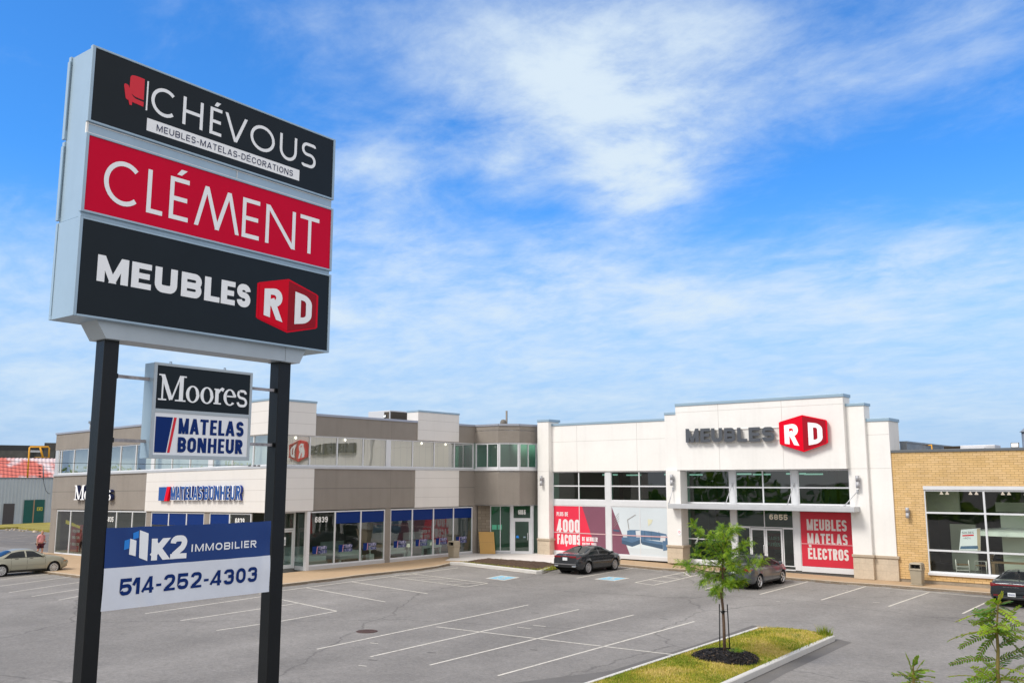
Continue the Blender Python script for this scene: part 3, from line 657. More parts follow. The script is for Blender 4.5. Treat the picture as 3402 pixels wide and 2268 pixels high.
tag(b.build('weed_tuft', [M['g1'], M['g1'], M['g2']], recalc=False), 'tall bright green weed tuft at the far corner of the island', 'weed')
def bed_reg(r):
    s = r.random(); e = Vector(K2[1]).lerp(Vector(K2[2]), s) if r.random() < .62 else Vector(K2[3]).lerp(Vector(K2[4]), s)
    if r.random() < .12: e = Vector((r.uniform(-42, -36), r.uniform(45, 48.2)))
    return e.x+r.uniform(-.5, .3), e.y+.26+abs(r.gauss(.2, .35)), gz(e.x, e.y)+.17
b = MB(); blades(b, 2300, bed_reg, .04, .13, random.Random(9), .016)
o = b.build('bed_weeds', [M['g1'], M['g2'], M['g1']], recalc=False); o['kind'] = 'stuff'; tag(o, 'sparse weeds along the kerb of the bare soil bed', 'weeds')
# mulch ring
b = MB(); rnd = random.Random(11)
b.lathe([(-.1, 1.08), (.02, 1.04), (.12, .85), (.20, .55), (.23, .2), (.23, .001)], TP, (0, 0, 1), 30)
for _ in range(2600):
    a = rnd.uniform(0, 6.28); rr = 1.08*math.sqrt(rnd.random()); h = .23*max(0, 1-(rr/1.08)**2)**.7
    p = Vector((TP.x+rr*math.cos(a), TP.y+rr*math.sin(a), TP.z+h)); l = rnd.uniform(.03, .09); w = rnd.uniform(.01, .022)
    d = Vector((rnd.uniform(-1, 1), rnd.uniform(-1, 1), rnd.uniform(-.4, .5))).normalized(); s = d.cross(Vector((rnd.uniform(-.3, .3), rnd.uniform(-.3, .3), 1))).normalized()
    b.mi = 1 if rnd.random() < .12 else 0; u = s.cross(d)*.012
    b.poly([tuple(p-d*l/2-s*w+u), tuple(p+d*l/2-s*w+u), tuple(p+d*l/2+s*w+u*1.6), tuple(p-d*l/2+s*w+u*1.6)])
M['chip'] = mat('brown_chip', (.11, .075, .05), .9)
o = b.build('mulch', [M['mulch'], M['chip']], recalc=False); o['kind'] = 'stuff'; tag(o, 'mound of black bark mulch around the young tree', 'mulch')
# ------------------------------------------------------------------ white furniture store (front surveyed on the plane Y = 55, scaled to each layer)
def SX(x, yf): return x*yf/55
def SZ(z, yf): return CAMZ+(z-CAMZ)*yf/55
def front(b, x0, x1, z0, z1, yf, yb):
    b.box(SX(x0, yf), SX(x1, yf), yf, yb, SZ(z0, yf), SZ(z1, yf))
ws = thing('white_store', 'white stucco furniture store with stepped parapet, stone pillar bases and red lettered windows', 'store', (-30, 56, 0))
b = MB()
front(b, -42.1, -31.9, 6.23, 9.66, 55.0, 55.5)                       # left field
front(b, -43.12, -42.04, 1.2, 10.02, 54.6, 55.9)
front(b, -31.92, -30.82, 1.2, 6.25, 54.6, 55.9)
front(b, -31.93, -31.0, 6.25, 10.05, 54.75, 56)
front(b, -31.06, -19.53, 6.25, 10.60, 54.55, 55.7)
front(b, -19.43, -18.31, 1.2, 10.0, 54.9, 55.9); front(b, -18.31, -16.93, 1.2, 9.02, 55.15, 57)
b.box(-43, -17.2, 55.9, 56.1, 6.3, 9.0)
b.build('wall', M['white'], ws, bevel=.015)
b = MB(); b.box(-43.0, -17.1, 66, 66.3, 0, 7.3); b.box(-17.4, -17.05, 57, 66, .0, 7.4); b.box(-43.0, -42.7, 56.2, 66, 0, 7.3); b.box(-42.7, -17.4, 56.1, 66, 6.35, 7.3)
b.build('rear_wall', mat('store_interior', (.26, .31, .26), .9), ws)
b = MB(); b.box(-42.7, -17.4, 55.5, 66, -.3, .16)
for x in (-38.5, -30.6, -22.0): b.box(x, x+.5, 58.5, 59, .16, 6.3)
for x, w in ((-41, 2), (-37, 2.4), (-29.5, 2.1), (-25, 1.8)): b.box(x, x+w, 61, 62, .16, 1.0); b.box(x, x+w, 61.8, 62.1, 1, 1.6)
b.build('shop_floor', M['floor'], ws)
tube_ = mat('tube_light', (.8, .9, .85), .5, emit=((.75, 1, .9), .5))
for x in (-39.2, -33.8, -28.4, -24.6):
    for xx, yy in ((x, 58), (x-.4, 62)): b = MB(); b.box(xx, xx+1.3, yy, yy+.14, 5.95, 6.05); b.build('ceiling_light', tube_, ws)
for (x0, x1, yf) in ((-43.17, -42.0, 54.55), (-31.97, -30.78, 54.55), (-19.45, -18.28, 54.85), (-18.28, -16.88, 55.1)):
    b = MB(); front(b, x0, x1, -.15 if x0 > -20 else .05, 1.10, yf, 55.95)
    o = b.build('pillar_base', M['stone'], ws, bevel=.02)
    b = MB(); front(b, x0-.06, x1+.06, 1.10, 1.25, yf-.06, 55.97); b.build('base_cap', M['stonecap'], o, bevel=.02)
    b = MB()
    for z in (.38, .75): front(b, x0+.01, x1-.01, z-.006, z+.006, yf-.004, yf+.1)
    for z0, z1, x in ((.06, .38, .5), (.38, .75, .3), (.75, 1.1, .62)): front(b, x0+(x1-x0)*x-.006, x0+(x1-x0)*x+.006, z0, z1, yf-.004, yf+.1)
    b.build('mortar_joint', M['stonecap'], o)
for (x0, x1, z, yf, yb, h) in ((-42.1, -31.9, 9.66, 54.95, 55.6, .17), (-43.16, -42.0, 10.02, 54.55, 56, .18), (-31.96, -30.97, 10.05, 54.7, 56.05, .17), (-31.1, -19.49, 10.60, 54.5, 55.75, .19), (-19.47, -18.27, 10.0, 54.85, 55.95, .16), (-18.33, -16.89, 9.02, 55.1, 57.05, .18)):
    b = MB(); front(b, x0, x1, z, z+h, yf, yb); b.build('coping', M['coping_blue'], ws, bevel=.01)
b = MB()
def jt(x0, x1, z0, z1, yf): front(b, x0, x1, z0, z1, yf-.003, yf+.05)
jt(-31.05, -19.54, 10.155, 10.175, 54.55)
for x in (-27.85, -23.45): jt(x-.012, x+.012, 6.26, 10.15, 54.55); jt(x-.012, x+.012, 10.18, 10.6, 54.55)
jt(-42.0, -31.95, 8.43, 8.45, 55.0)
for x in (-39.4, -34.2): jt(x-.012, x+.012, 6.25, 8.42, 55.0); jt(x-.012, x+.012, 8.46, 9.6, 55.0)
jt(-43.1, -42.05, 6.24, 6.26, 54.6); jt(-19.4, -18.32, 6.25, 6.27, 54.9); jt(-18.3, -16.95, 6.25, 6.27, 55.15); jt(-18.3, -16.95, 8.22, 8.24, 55.15)
b.build('panel_joint', M['joint_light'], ws)
def glazing(parent, yf, x0, x1, z0, z1, mulls=(), trans=(), fr=.07, pane='glass', d=.10, bar=.055, inset=.03, name='window'):
    b = MB()
    front(b, x0, x0+fr, z0, z1, yf, yf+d); front(b, x1-fr, x1, z0, z1, yf, yf+d); front(b, x0+fr, x1-fr, z0, z0+fr, yf, yf+d); front(b, x0+fr, x1-fr, z1-fr, z1, yf, yf+d)
    for m_ in mulls: front(b, m_-bar/2, m_+bar/2, z0+fr, z1-fr, yf-.002, yf+d)
    for t_ in trans: front(b, x0+fr, x1-fr, t_-bar/2, t_+bar/2, yf+.002, yf+d-.01)
    o = b.build(name, M['alu'], parent)
    if pane:
        b = MB(); y = yf+inset; b.poly([(SX(x, y), y, SZ(z, y)) for x, z in ((x0, z0), (x1, z0), (x1, z1), (x0, z1))]); b.build('pane', M[pane], o)
    return o
yg = 55.12
u1 = glazing(ws, yg, -41.66, -36.9, 4.14, 6.22, (-39.27,), (5.17,), bar=.09, pane='glass_dark'); u2 = glazing(ws, yg, -36.47, -31.86, 4.14, 6.22, (-34.08,), (5.17,), bar=.09, pane='glass_dark')
l1 = glazing(ws, yg, -41.66, -36.9, .40, 3.76, (-39.25,), (), fr=.06, pane=None); l2 = glazing(ws, yg, -36.47, -31.86, .40, 3.76, (-34.07,), (), fr=.06, pane=None)
b = MB(); front(b, -41.75, -31.84, 3.76, 4.14, 55.10, 55.4); front(b, -41.75, -31.84, .14, .40, 55.06, 55.4); front(b, -36.9, -36.47, .40, 3.76, 55.09, 55.4); front(b, -36.9, -36.47, 4.14, 6.23, 55.09, 55.4)
b.build('spandrel', M['alu'], ws, bevel=.01)
def PY(parent_yf): return lambda u, v, w: (SX(u, parent_yf-v), parent_yf-v, SZ(w, parent_yf-v))
# printed window graphics
gp = PY(55.13); b = MB(gp)
mred, mplum, mpale = mat('banner_red', (.72, .03, .07), .5, noise=[(.8, .05)]), mat('banner_plum', (.20, .075, .115), .5, noise=[(1.2, .06)]), mat('banner_pale', (.60, .66, .70), .5, noise=[(.4, .05)])
b.poly([(-41.6, 0, .46), (-37.75, 0, .46), (-39.0, 0, 3.72), (-41.6, 0, 3.72)]); b.mi = 1; b.poly([(-37.75, 0, .46), (-36.92, 0, .46), (-36.92, 0, 3.72), (-39.0, 0, 3.72)])
g = b.build('window_graphic', [mred, mplum], l1)
b = MB(gp); text(b, 'PLUS DE', -41.32, -40.27, 2.96, .30, 'cond', .004); text(b, '4000', -41.30, -39.22, 1.78, .96, 'cond', .004); text(b, 'FAÇONS', -41.28, -39.22, .92, .72, 'cond', .004)
text(b, 'DE MEUBLER', -39.02, -37.66, 1.22, .30, 'cond', .004); text(b, 'VOTRE VIE!', -39.02, -37.80, .82, .30, 'cond', .004)
b.build('lettering', mat('banner_letter', (.74, .69, .70), .5), g)
b = MB(gp); b.poly([(-36.41, 0, .46), (-34.95, 0, .46), (-36.41, 0, 3.72)]); b.mi = 1; b.poly([(-34.95, 0, .46), (-31.88, 0, .44), (-31.88, 0, 3.72), (-36.41, 0, 3.72)])
g = b.build('window_graphic', [mplum, mpale], l2)
sofa = [mat('sofa_blue', (.085, .165, .28), .6, noise=[(2.5, .2)]), mat('sofa_shadow', (.05, .10, .17), .6), mat('sofa_cushion', (.62, .66, .70), .6), mat('lamp_print', (.30, .29, .28), .6), mat('print_yellow', (.66, .65, .48), .6), mat('print_floor', (.66, .74, .78), .6)]
b = MB(gp); E_ = .003
def pq(mi, pts, v): b.mi = mi; b.poly([(p[0], v, p[1]) for p in pts])
pq(5, [(-35.1, .9), (-31.9, .95), (-31.9, 1.35), (-35.0, 1.35)], E_)
pq(0, [(-35.15, 2.08), (-34.95, 2.14), (-34.1, 2.16), (-33.95, 1.45), (-35.15, 1.55)], E_*2); pq(0, [(-34.1, 2.16), (-33.0, 2.10), (-32.0, 1.96), (-31.92, 1.5), (-34.0, 1.55)], E_*2.4)
pq(0, [(-35.6, 1.62), (-34.6, 1.66), (-33.95, 1.56), (-34.75, 1.28), (-35.6, 1.42)], E_*3); pq(1, [(-35.6, 1.42), (-34.75, 1.28), (-33.95, 1.56), (-33.95, 1.28), (-34.75, 1.0), (-35.6, 1.18)], E_*3)
pq(0, [(-33.95, 1.56), (-32.3, 1.42), (-32.3, 1.22), (-33.95, 1.40)], E_*3.3); pq(1, [(-33.95, 1.40), (-32.3, 1.22), (-32.3, .94), (-33.95, 1.20)], E_*3.3); pq(0, [(-32.3, 1.55), (-31.9, 1.5), (-31.9, .92), (-32.28, .84)], E_*4)
for x in (-33.75, -33.2, -32.6): pq(1, [(x, 2.12), (x+.03, 2.12), (x+.06, 1.5), (x+.03, 1.5)], E_*4.5)
pq(2, [(-34.45, 2.10), (-34.06, 2.13), (-34.06, 1.68), (-34.4, 1.66)], E_*5); pq(2, [(-32.45, 1.84), (-32.05, 1.86), (-32.1, 1.50), (-32.5, 1.5)], E_*5)
pq(3, [(-35.02, 2.18), (-34.97, 2.18), (-35.08, 2.86), (-35.13, 2.86)], E_*5.5); pq(3, [(-35.13, 2.84), (-34.45, 3.22), (-34.42, 3.18), (-35.08, 2.82)], E_*6)
pq(4, [(-33.45, 2.92), (-33.05, 2.90), (-33.15, 2.66), (-33.42, 2.45)], E_*5)
pq(1, [(-36.3, 2.14), (-35.78, 2.10), (-35.78, 1.98), (-36.3, 2.02)], E_*5)
for k in range(4): pq(3, [(-36.25, 2.3+k*.18), (-35.82, 2.75+k*.18), (-35.81, 2.73+k*.18), (-36.24, 2.28+k*.18)], E_*6)
b.build('sofa_print', sofa, g)
b = MB(gp)                                                            # rail seen through the print
for x0, x1 in ((-41.6, -36.92), (-36.41, -31.88)): b.box(x0, x1, .026, .028, 1.73, 1.80)
b.build('glazing_bar', mat('print_bar', (.62, .40, .42), .5), l1)
# entrance bay
ye = 55.5
w3 = glazing(ws, ye, -30.52, -27.18, 4.08, 6.22, (), (5.12,), bar=.09, pane='glass_dark'); w4 = glazing(ws, ye, -26.80, -23.0, 4.08, 6.22, (-24.9,), (5.12,), bar=.09, pane='glass_dark'); w5 = glazing(ws, ye, -22.6, -19.38, 4.08, 6.22, (), (5.12,), bar=.09, pane='glass_dark')
w6 = glazing(ws, ye, -30.52, -27.18, .36, 3.74, (), (1.74,), bar=.07, pane='glass_dark'); w7 = glazing(ws, ye, -26.80, -23.0, 2.62, 3.74, (-24.9,), (), fr=.05, pane='glass_dark')
s1 = glazing(ws, ye, -26.80, -25.88, .30, 2.62, (), (), fr=.06, pane='glass_dark', name='side_light'); s2 = glazing(ws, ye, -23.72, -23.0, .30, 2.62, (), (), fr=.06, pane='glass_dark', name='side_light')
w8 = glazing(ws, ye, -22.6, -19.38, .36, 3.72, (), (), fr=.05, pane=None)
b = MB()
for x0, x1 in ((-27.18, -26.80), (-23.0, -22.6)): front(b, x0, x1, .1, 6.23, 55.46, 55.75)
front(b, -30.52, -19.38, 3.74, 4.08, 55.47, 55.75); front(b, -30.52, -27.18, .08, .36, 55.45, 55.75); front(b, -22.6, -19.38, .06, .36, 55.45, 55.75); front(b, -26.8, -23.0, .06, .13, 55.45, 55.75)
b.build('spandrel', M['alu'], ws, bevel=.01)
for x0, x1, hx in ((-25.86, -24.88, -24.98), (-24.86, -23.76, -24.76)):
    b = MB(); yd = ye-.01
    front(b, x0, x0+.10, .14, 2.58, yd, yd+.06); front(b, x1-.10, x1, .14, 2.58, yd, yd+.06); front(b, x0+.1, x1-.1, 2.46, 2.58, yd, yd+.06); front(b, x0+.1, x1-.1, .14, .36, yd, yd+.06)
    d = b.build('door', M['alu'], ws); b = MB(); b.poly([(SX(x, yd+.03), yd+.03, SZ(z, yd+.03)) for x, z in ((x0, .14), (x1, .14), (x1, 2.58), (x0, 2.58))]); b.build('pane', M['glass_dark'], d)
    b = MB(); hz0, hz1 = SZ(1.05, yd), SZ(1.55, yd); hX = SX(hx, yd); b.tube([(hX, yd, hz0), (hX, yd-.08, hz0), (hX, yd-.08, hz1), (hX, yd, hz1)], .016, 6); b.build('handle', M['alu'], d)
b = MB(PY(ye)); text(b, '6855', -24.56, -23.36, 3.13, .33, dict(STY['num'], s=.22), .01); b.build('lettering', mat('cream_number', (.78, .74, .60), .5), w7)
b = MB(PY(ye)); b.poly([(-22.55, .02, .40), (-19.40, .02, .40), (-19.40, .02, 3.66), (-22.55, .02, 3.66)]); g = b.build('window_graphic', mat('banner_red2', (.56, .022, .045), .5, noise=[(.8, .06)]), w8)
b = MB(PY(ye)); text(b, 'MEUBLES', -22.16, -19.72, 2.56, .66, dict(STY['cond'], s=.185), .024); text(b, 'MATELAS', -22.16, -19.72, 1.72, .66, dict(STY['cond'], s=.185), .024); text(b, 'ÉLECTROS', -22.16, -19.70, .84, .66, dict(STY['cond'], s=.185), .024); b.build('lettering', mat('banner_letter2', (.68, .62, .60), .5), g)
b = MB(PY(ye)); b.box(-22.55, -19.4, .036, .040, 1.71, 1.77); b.build('glazing_bar', mat('print_bar2', (.70, .25, .27), .5), w8)
b = MB(PY(55.9)); b.poly([(-24.75, 0, 1.3), (-23.9, 0, 1.3), (-23.9, 0, 2.3), (-24.75, 0, 2.3)]); g2_ = b.build('hanging_poster', mat('poster_red', (.20, .02, .025), .6), ws); b = MB(PY(55.9)); text(b, 'TAXES', -24.7, -23.95, 1.88, .22, 'cond', .004); text(b, 'PAYÉES', -24.7, -23.95, 1.5, .22, 'cond', .004); b.build('lettering', mat('poster_letter', (.4, .36, .36), .6), g2_)
# canopy
b = MB(); yc = 53.95
x0, x1 = SX(-31.84, yc), SX(-19.21, yc); z0, z1 = SZ(3.69, yc), SZ(4.0, yc)
b.box(x0, x1, yc, 55.42, z1-.06, z1); b.box(x0, x1, yc, yc+.06, z0, z1-.06); b.box(x0, x0+.06, yc+.06, 55.42, z0, z1-.06); b.box(x1-.06, x1, yc+.06, 55.42, z0, z1-.06); b.box(x0+.06, x1-.06, yc+.06, 55.42, z0+.05, z0+.08)
cn = b.build('canopy', M['alu2'], ws, bevel=.01)
for (xb, zb, xt, zt, yt) in ((-31.85, 4.0, -31.38, 5.0, 54.58), (-27.55, 4.05, -27.0, 5.32, 55.45), (-23.35, 4.05, -22.85, 5.32, 55.45), (-19.72, 4.0, -18.95, 4.92, 54.88)):
    yb = yc+.2; b = MB(); p0 = (SX(xb, yb)+(.1 if xb < -31 else -.1 if xb > -20 else 0), yb, z1); p1 = (SX(xt, yt), yt-.04, SZ(zt, yt))
    b.tube([p0, p1], .028, 6); b.box(p1[0]-.06, p1[0]+.06, p1[1]-.02, p1[1]+.06, p1[2]-.1, p1[2]+.1); b.box(p0[0]-.05, p0[0]+.05, p0[1]-.03, p0[1]+.03, p0[2]-.02, p0[2]+.08); b.build('tie_rod', M['alu2'], cn)
# roof-edge parapet running back along the store's right side
b = MB(); b.box(-17.05, -16.65, 57.3, 112, 6.5, 7.80); b.box(-17.1, -16.6, 57.3, 112, 7.80, 7.90)
b.build('side_parapet', M['steel'], ws)
# channel letters over the entrance
def cube_logo(parent, f, xl, xm, xr, zl0, zl1, zm0, zm1, v0, dep, mats, deboss=True):
    def inset(pts, k):
        c = Vector((sum(p[0] for p in pts)/len(pts), sum(p[1] for p in pts)/len(pts))); return [tuple(c+(Vector(p)-c)*k) for p in pts]
    hexa = [(xl, zl0), (xm, zm0), (xr, zl0), (xr, zl1), (xm, zm1), (xl, zl1)]
    hx = [(xl, zl0+(.04*(zl1-zl0))), (xl+.03*(xr-xl), zl0), (xm, zm0), (xr-.03*(xr-xl), zl0), (xr, zl0+.04*(zl1-zl0)), (xr, zl1-.04*(zl1-zl0)), (xr-.03*(xr-xl), zl1), (xm, zm1), (xl+.03*(xr-xl), zl1), (xl, zl1-.04*(zl1-zl0))]
    b = MB(f); b.prism([(p[0], v0, p[1]) for p in hx], (0, dep, 0)); body = b.build('logo_box', mats[0], parent, bevel=.01)
    i = inset(hexa, .93); xm_ = i[1][0]
    b = MB(f); b.poly([(p[0], v0+dep+.004, p[1]) for p in (i[0], i[1], i[4], i[5])]); b.mi = 1; b.poly([(p[0], v0+dep+.004, p[1]) for p in (i[1], i[2], i[3], i[4])])
    b.build('logo_face', mats[:2], body)
    b = MB(f); w = xm-xl; hgt = (zm1-zm0)
    sl = (zm1-zl1)/w                                              # face edges slope
    lw = lambda x0, z0, sx: (lambda u, q: (u, q+(u-x0)*sx*(-1 + 2*(q-zm0)/hgt)))
    def wl(u, q): t = (q-zm0)/hgt; return (u, q + (xm-u)*sl*(1-2*t))
    def wr(u, q): t = (q-zm0)/hgt; return (u, q + (u-xm)*sl*(1-2*t))
    st = dict(STY['block'], s=.21, cw=.62, gap=.1, r=.20)
    text(b, 'R', xl+w*.22, xl+w*.80, zm0+hgt*.155, hgt*.66, st, v0+dep+.008, warp=wl); text(b, 'D', xm+w*.22, xm+w*.80, zm0+hgt*.155, hgt*.66, st, v0+dep+.008, warp=wr)
    b.build('logo_letter', M['white_letter'], body)
    return body
yw = 54.55
M['slate_shaded'] = mat('slate_letter_shaded', (.022, .025, .030), .6)  # darker slate for the letter sides, their shade put into the colour
sg = thing('channel_sign', 'slate grey raised letters and red cube logo high on the white store front', 'sign', (-25.5, 54.4, 8))
b = MB(PY(yw)); b.box(-30.2, -23.6, .0, .05, 8.86, 8.90); b.box(-30.2, -23.6, .0, .05, 8.10, 8.14); b.build('mounting_rail', M['white'], sg)
let = 'MEUBLES'; xsplit = [(-30.31, -29.29), (-29.20, -28.44), (-28.40, -27.56), (-27.46, -26.64), (-26.54, -25.80), (-25.73, -24.90), (-24.82, -23.95)]
for ch, (a, c) in zip(let, xsplit):
    b = MB(PY(yw)); t_ = (a+30.31)/6.4; text(b, ch, a, c-.04, 8.11-.10*t_, .92, 'block', .10, .20); o = b.build('raised_letter', M['slate_shaded'], sg); b = MB(PY(yw)); text(b, ch, a, c-.04, 8.11-.10*t_, .92, 'block', .306); b.build('letter_face', M['slate'], o)
cube_logo(sg, PY(yw), -23.66, -22.12, -20.56, 7.78, 9.24, 7.30, 9.60, .08, .24, [M['rd_red'], M['rd_dark']])
# wall lamps
def wall_lamp(x, z, y, label, tilt=0, hh=.74, r=.11):
    t = thing('wall_lamp', label, 'wall lamp', (x, y, z), 0, 'tube lamps on the store fronts')
    b = MB(); yy = y-.20; b.lathe([(-hh/2, .001), (-hh/2, r), (-.03, r), (-.03, r*.93), (.03, r*.93), (.03, r), (hh/2, r), (hh/2, .001)], (x, yy, z), (0, 0, 1), 16); b.build('lamp_body', M['lamp'], t)
    b = MB(); b.box(x-.05, x+.05, yy+.08, y, z-.06, z+.06); b.box(x-.08, x+.08, y-.03, y, z-.10, z+.10); b.build('bracket', M['lamp'], t)
wall_lamp(SX(-42.62, 54.6), 5.55, 54.6, 'tube wall lamp on the white pillar nearest the grey building')
wall_lamp(SX(-31.36, 54.6), 5.60, 54.6, 'tube wall lamp on the white pillar left of the canopy')
wall_lamp(SX(-18.85, 54.9), 5.48, 54.9, 'tube wall lamp on the white pillar right of the canopy')
# small notice on the pillar
b = MB(PY(54.6)); b.box(-31.12, -30.88, .0, .02, 1.92, 2.30); b.mi = 1; b.poly([(-31.00+.07*math.cos(R(a)), .024, 2.14+.08*math.sin(R(a))) for a in range(0, 360, 30)]); b.mi = 0; b.poly([(-31.00+.045*math.cos(R(a)), .028, 2.14+.055*math.sin(R(a))) for a in range(0, 360, 30)])
tag(b.build('wall_sign', [M['face_white'], M['rd_red']]), 'small white notice with a red ring on the white pillar left of the entrance', 'sign')
# ------------------------------------------------------------------ yellow brick shop
bs = thing('brick_store', 'yellow brick shop with a wide white framed display window', 'store', (-6, 56, 0)); yb = 55.25
b = MB()
front(b, -16.99, -15.24, .03, 7.16, yb, 55.7); front(b, -15.24, 1.0, 5.05, 7.16, yb, 55.7); front(b, -15.24, 1.0, .03, .34, yb, 55.7); b.box(0, 6, yb, 55.7, .03, 7.16)
b.build('wall', M['brick'], bs)
b = MB(); b.box(-17.05, 6, yb+.03, 55.7, -1, .03); b.build('foundation', M['found'], bs)
b = MB(); b.box(-17.0, 6, yb-.06, 55.8, 7.16, 7.31); b.build('coping', mat('grey_coping', (.13, .14, .15), .5, .2), bs, bevel=.01)
b = MB(); front(b, -15.27, 1.0, 5.04, 5.24, yb-.05, 55.5); b.build('lintel', M['alu'], bs, bevel=.01)
b = MB(); front(b, -15.30, 1.0, .32, .46, yb-.10, 55.5); b.build('sill', M['alu'], bs, bevel=.01)
glazing(bs, yb+.02, -15.26, .9, .46, 5.04, (-12.15, -9.05, -5.95, -2.85), (1.69, 3.76), fr=.09, bar=.10, pane='glass_clear')
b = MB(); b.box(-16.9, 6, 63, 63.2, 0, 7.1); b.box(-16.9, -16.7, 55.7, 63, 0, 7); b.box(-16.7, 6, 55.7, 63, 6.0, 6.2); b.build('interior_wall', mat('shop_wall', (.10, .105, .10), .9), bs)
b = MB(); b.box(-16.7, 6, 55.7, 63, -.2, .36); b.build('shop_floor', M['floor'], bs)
b = MB(); b.box(-16.2, -14.2, 58.2, 58.4, 3.6, 5.9); b.box(-15.0, -13.6, 59, 59.2, .36, 3.0); b.box(-12.0, -9.8, 57.8, 58, .36, 3.7); b.box(-12.5, -5, 59.2, 59.4, 3.75, 4.3); b.box(-9.6, -7, 60, 60.2, .4, 3.0); b.build('partition', mat('sage_partition', (.66, .70, .58), .9), bs)
for k, x in enumerate((-14.3, -14.0, -12.8, -12.5, -11.2, -10.9, -10.1)):
    b = MB(); b.lathe([(0, .03), (.05, .05), (.14, .10), (.16, .09)], (SX(x, 56.4), 56.4, 4.92), (0, 0, -1), 10); b.tube([(SX(x, 56.4), 56.4, 4.9), (SX(x, 56.4), 56.4, 6.0)], .012, 4); b.build('spotlight', mat('spot%d' % k, (.8, .7, .65), .5, emit=((1, .8, .7), .5)), bs)
wall_lamp(SX(-16.14, yb), 3.72, yb, 'tube wall lamp on the yellow brick wall', hh=.60, r=.10)
# furniture shown in the display window
FT = mat('frame_grey', (.80, .77, .72), .5); FB = mat('slat_brown', (.22, .14, .07), .6)
t = thing('display_poster', 'tilted white sale poster with a blue sofa behind the brick shop window', 'poster', (-13.0, 55.9, 1.7))
PF = lambda u, v, w: (-13.72+u*1.28, 55.95-v-.02*w, 1.70+w*1.22+u*.06)
b = MB(PF); b.prism([(-.08, 0, 0), (.78, 0, -.02), (.84, 0, .98), (.06, 0, .92)], (0, .03, 0)); b.build('board', M['face_white'], t)
b = MB(PF); b.poly([(.10, .034, .62), (.56, .034, .64), (.56, .034, .70), (.10, .034, .68)]); b.mi = 1; text(b, 'SOLDES', .10, .56, .73, .10, 'thin', .036); text(b, '-40%', .12, .42, .50, .08, 'thin', .036); b.mi = 2; b.poly([(-.04, .034, .05), (.70, .034, .06), (.68, .034, .20), (.0, .034, .18)]); b.mi = 3; b.poly([(.66, .034, .0), (.78, .034, .0), (.83, .034, .97), (.70, .034, .96)]); b.build('poster_print', [M['rd_red'], M['slate'], sofa[0], mat('poster_wood', (.5, .4, .28), .7)], t)
def patio_chair(x, y, rz, name, label, cat, arms=True):
    t = thing(name, label, cat, (x, y, .36), rz); f = lambda u, v, w: tuple(t.matrix_world @ Vector((u, v, w)))
    b = MB(f); b.box(-.26, .26, -.26, .26, .42, .45); b.build('seat', FB, t)
    if arms:
        b = MB(f); 
        for k in range(5): b.box(-.24, .24, .24+k*.03, .26+k*.03, .52+k*.09, .58+k*.09)
        b.build('backrest', FB, t)
    for sx in (-.27, .27):
        b = MB(f); b.tube([(sx, -.26, 0), (sx, -.26, .64), (sx, .26, .64), (sx, .40 if arms else .26, .98 if arms else .64)], .022, 6); b.build('side_frame', FT, t)
        b = MB(f); b.tube([(sx, .26, 0), (sx, .26, .64)], .022, 6); b.build('leg', FT, t)
    b = MB(f); b.box(-.26, .26, -.27, -.25, .18, .21); b.box(-.26, .26, -.27, -.25, .34, .37); b.build('crossbar', FT, t); t.scale = (1.2, 1.2, 1.2)
RX = lambda px, y: ray(px, 1870).x/ray(px, 1870).y*y
patio_chair(RX(3197, 56.4), 56.4, R(15), 'side_table', 'slatted side table with a beige cushion behind the brick shop window', 'side table', arms=False)
patio_chair(RX(3268, 56.5), 56.5, R(-105), 'patio_chair', 'light metal armchair with slatted back inside the brick shop window', 'chair')
t = thing('patio_table', 'brown slatted patio table inside the brick shop window behind the black car', 'table', (RX(3385, 56.6), 56.6, .36)); f = lambda u, v, w: (RX(3385, 56.6)+u, 56.6+v, .36+w)
b = MB(f); b.box(-1.3, 1.5, -.45, .45, .70, .75); b.build('tabletop', FB, t)
for x in (-1.2, 1.3): b = MB(f); b.box(x-.08, x+.08, -.42, .42, 0, .70); b.build('leg', FB, t)
t = thing('parasol', 'pale green patio parasol open inside the brick shop window', 'parasol', (RX(3372, 58.0), 58.0, .36)); f = lambda u, v, w: (RX(3372, 58.0)+u, 58.0+v, .36+w)
b = MB(f); b.tube([(0, 0, 0), (0, 0, 2.4)], .03, 8); b.build('pole', M['slate'], t)
b = MB(f); n = 8; top = b.add([(0, 0, 2.62)]); rim = b.add([(2.5*math.cos(6.283*k/n), 1.4*math.sin(6.283*k/n), 2.34) for k in range(n)]); low = b.add([(2.52*math.cos(6.283*k/n), 1.42*math.sin(6.283*k/n), 2.12) for k in range(n)])
for k in range(n): b.face((top, rim+k, rim+(k+1) % n)); b.face((rim+k, low+k, low+(k+1) % n, rim+(k+1) % n))
b.build('canopy', mat('parasol_cloth', (.80, .86, .78), .8), t)
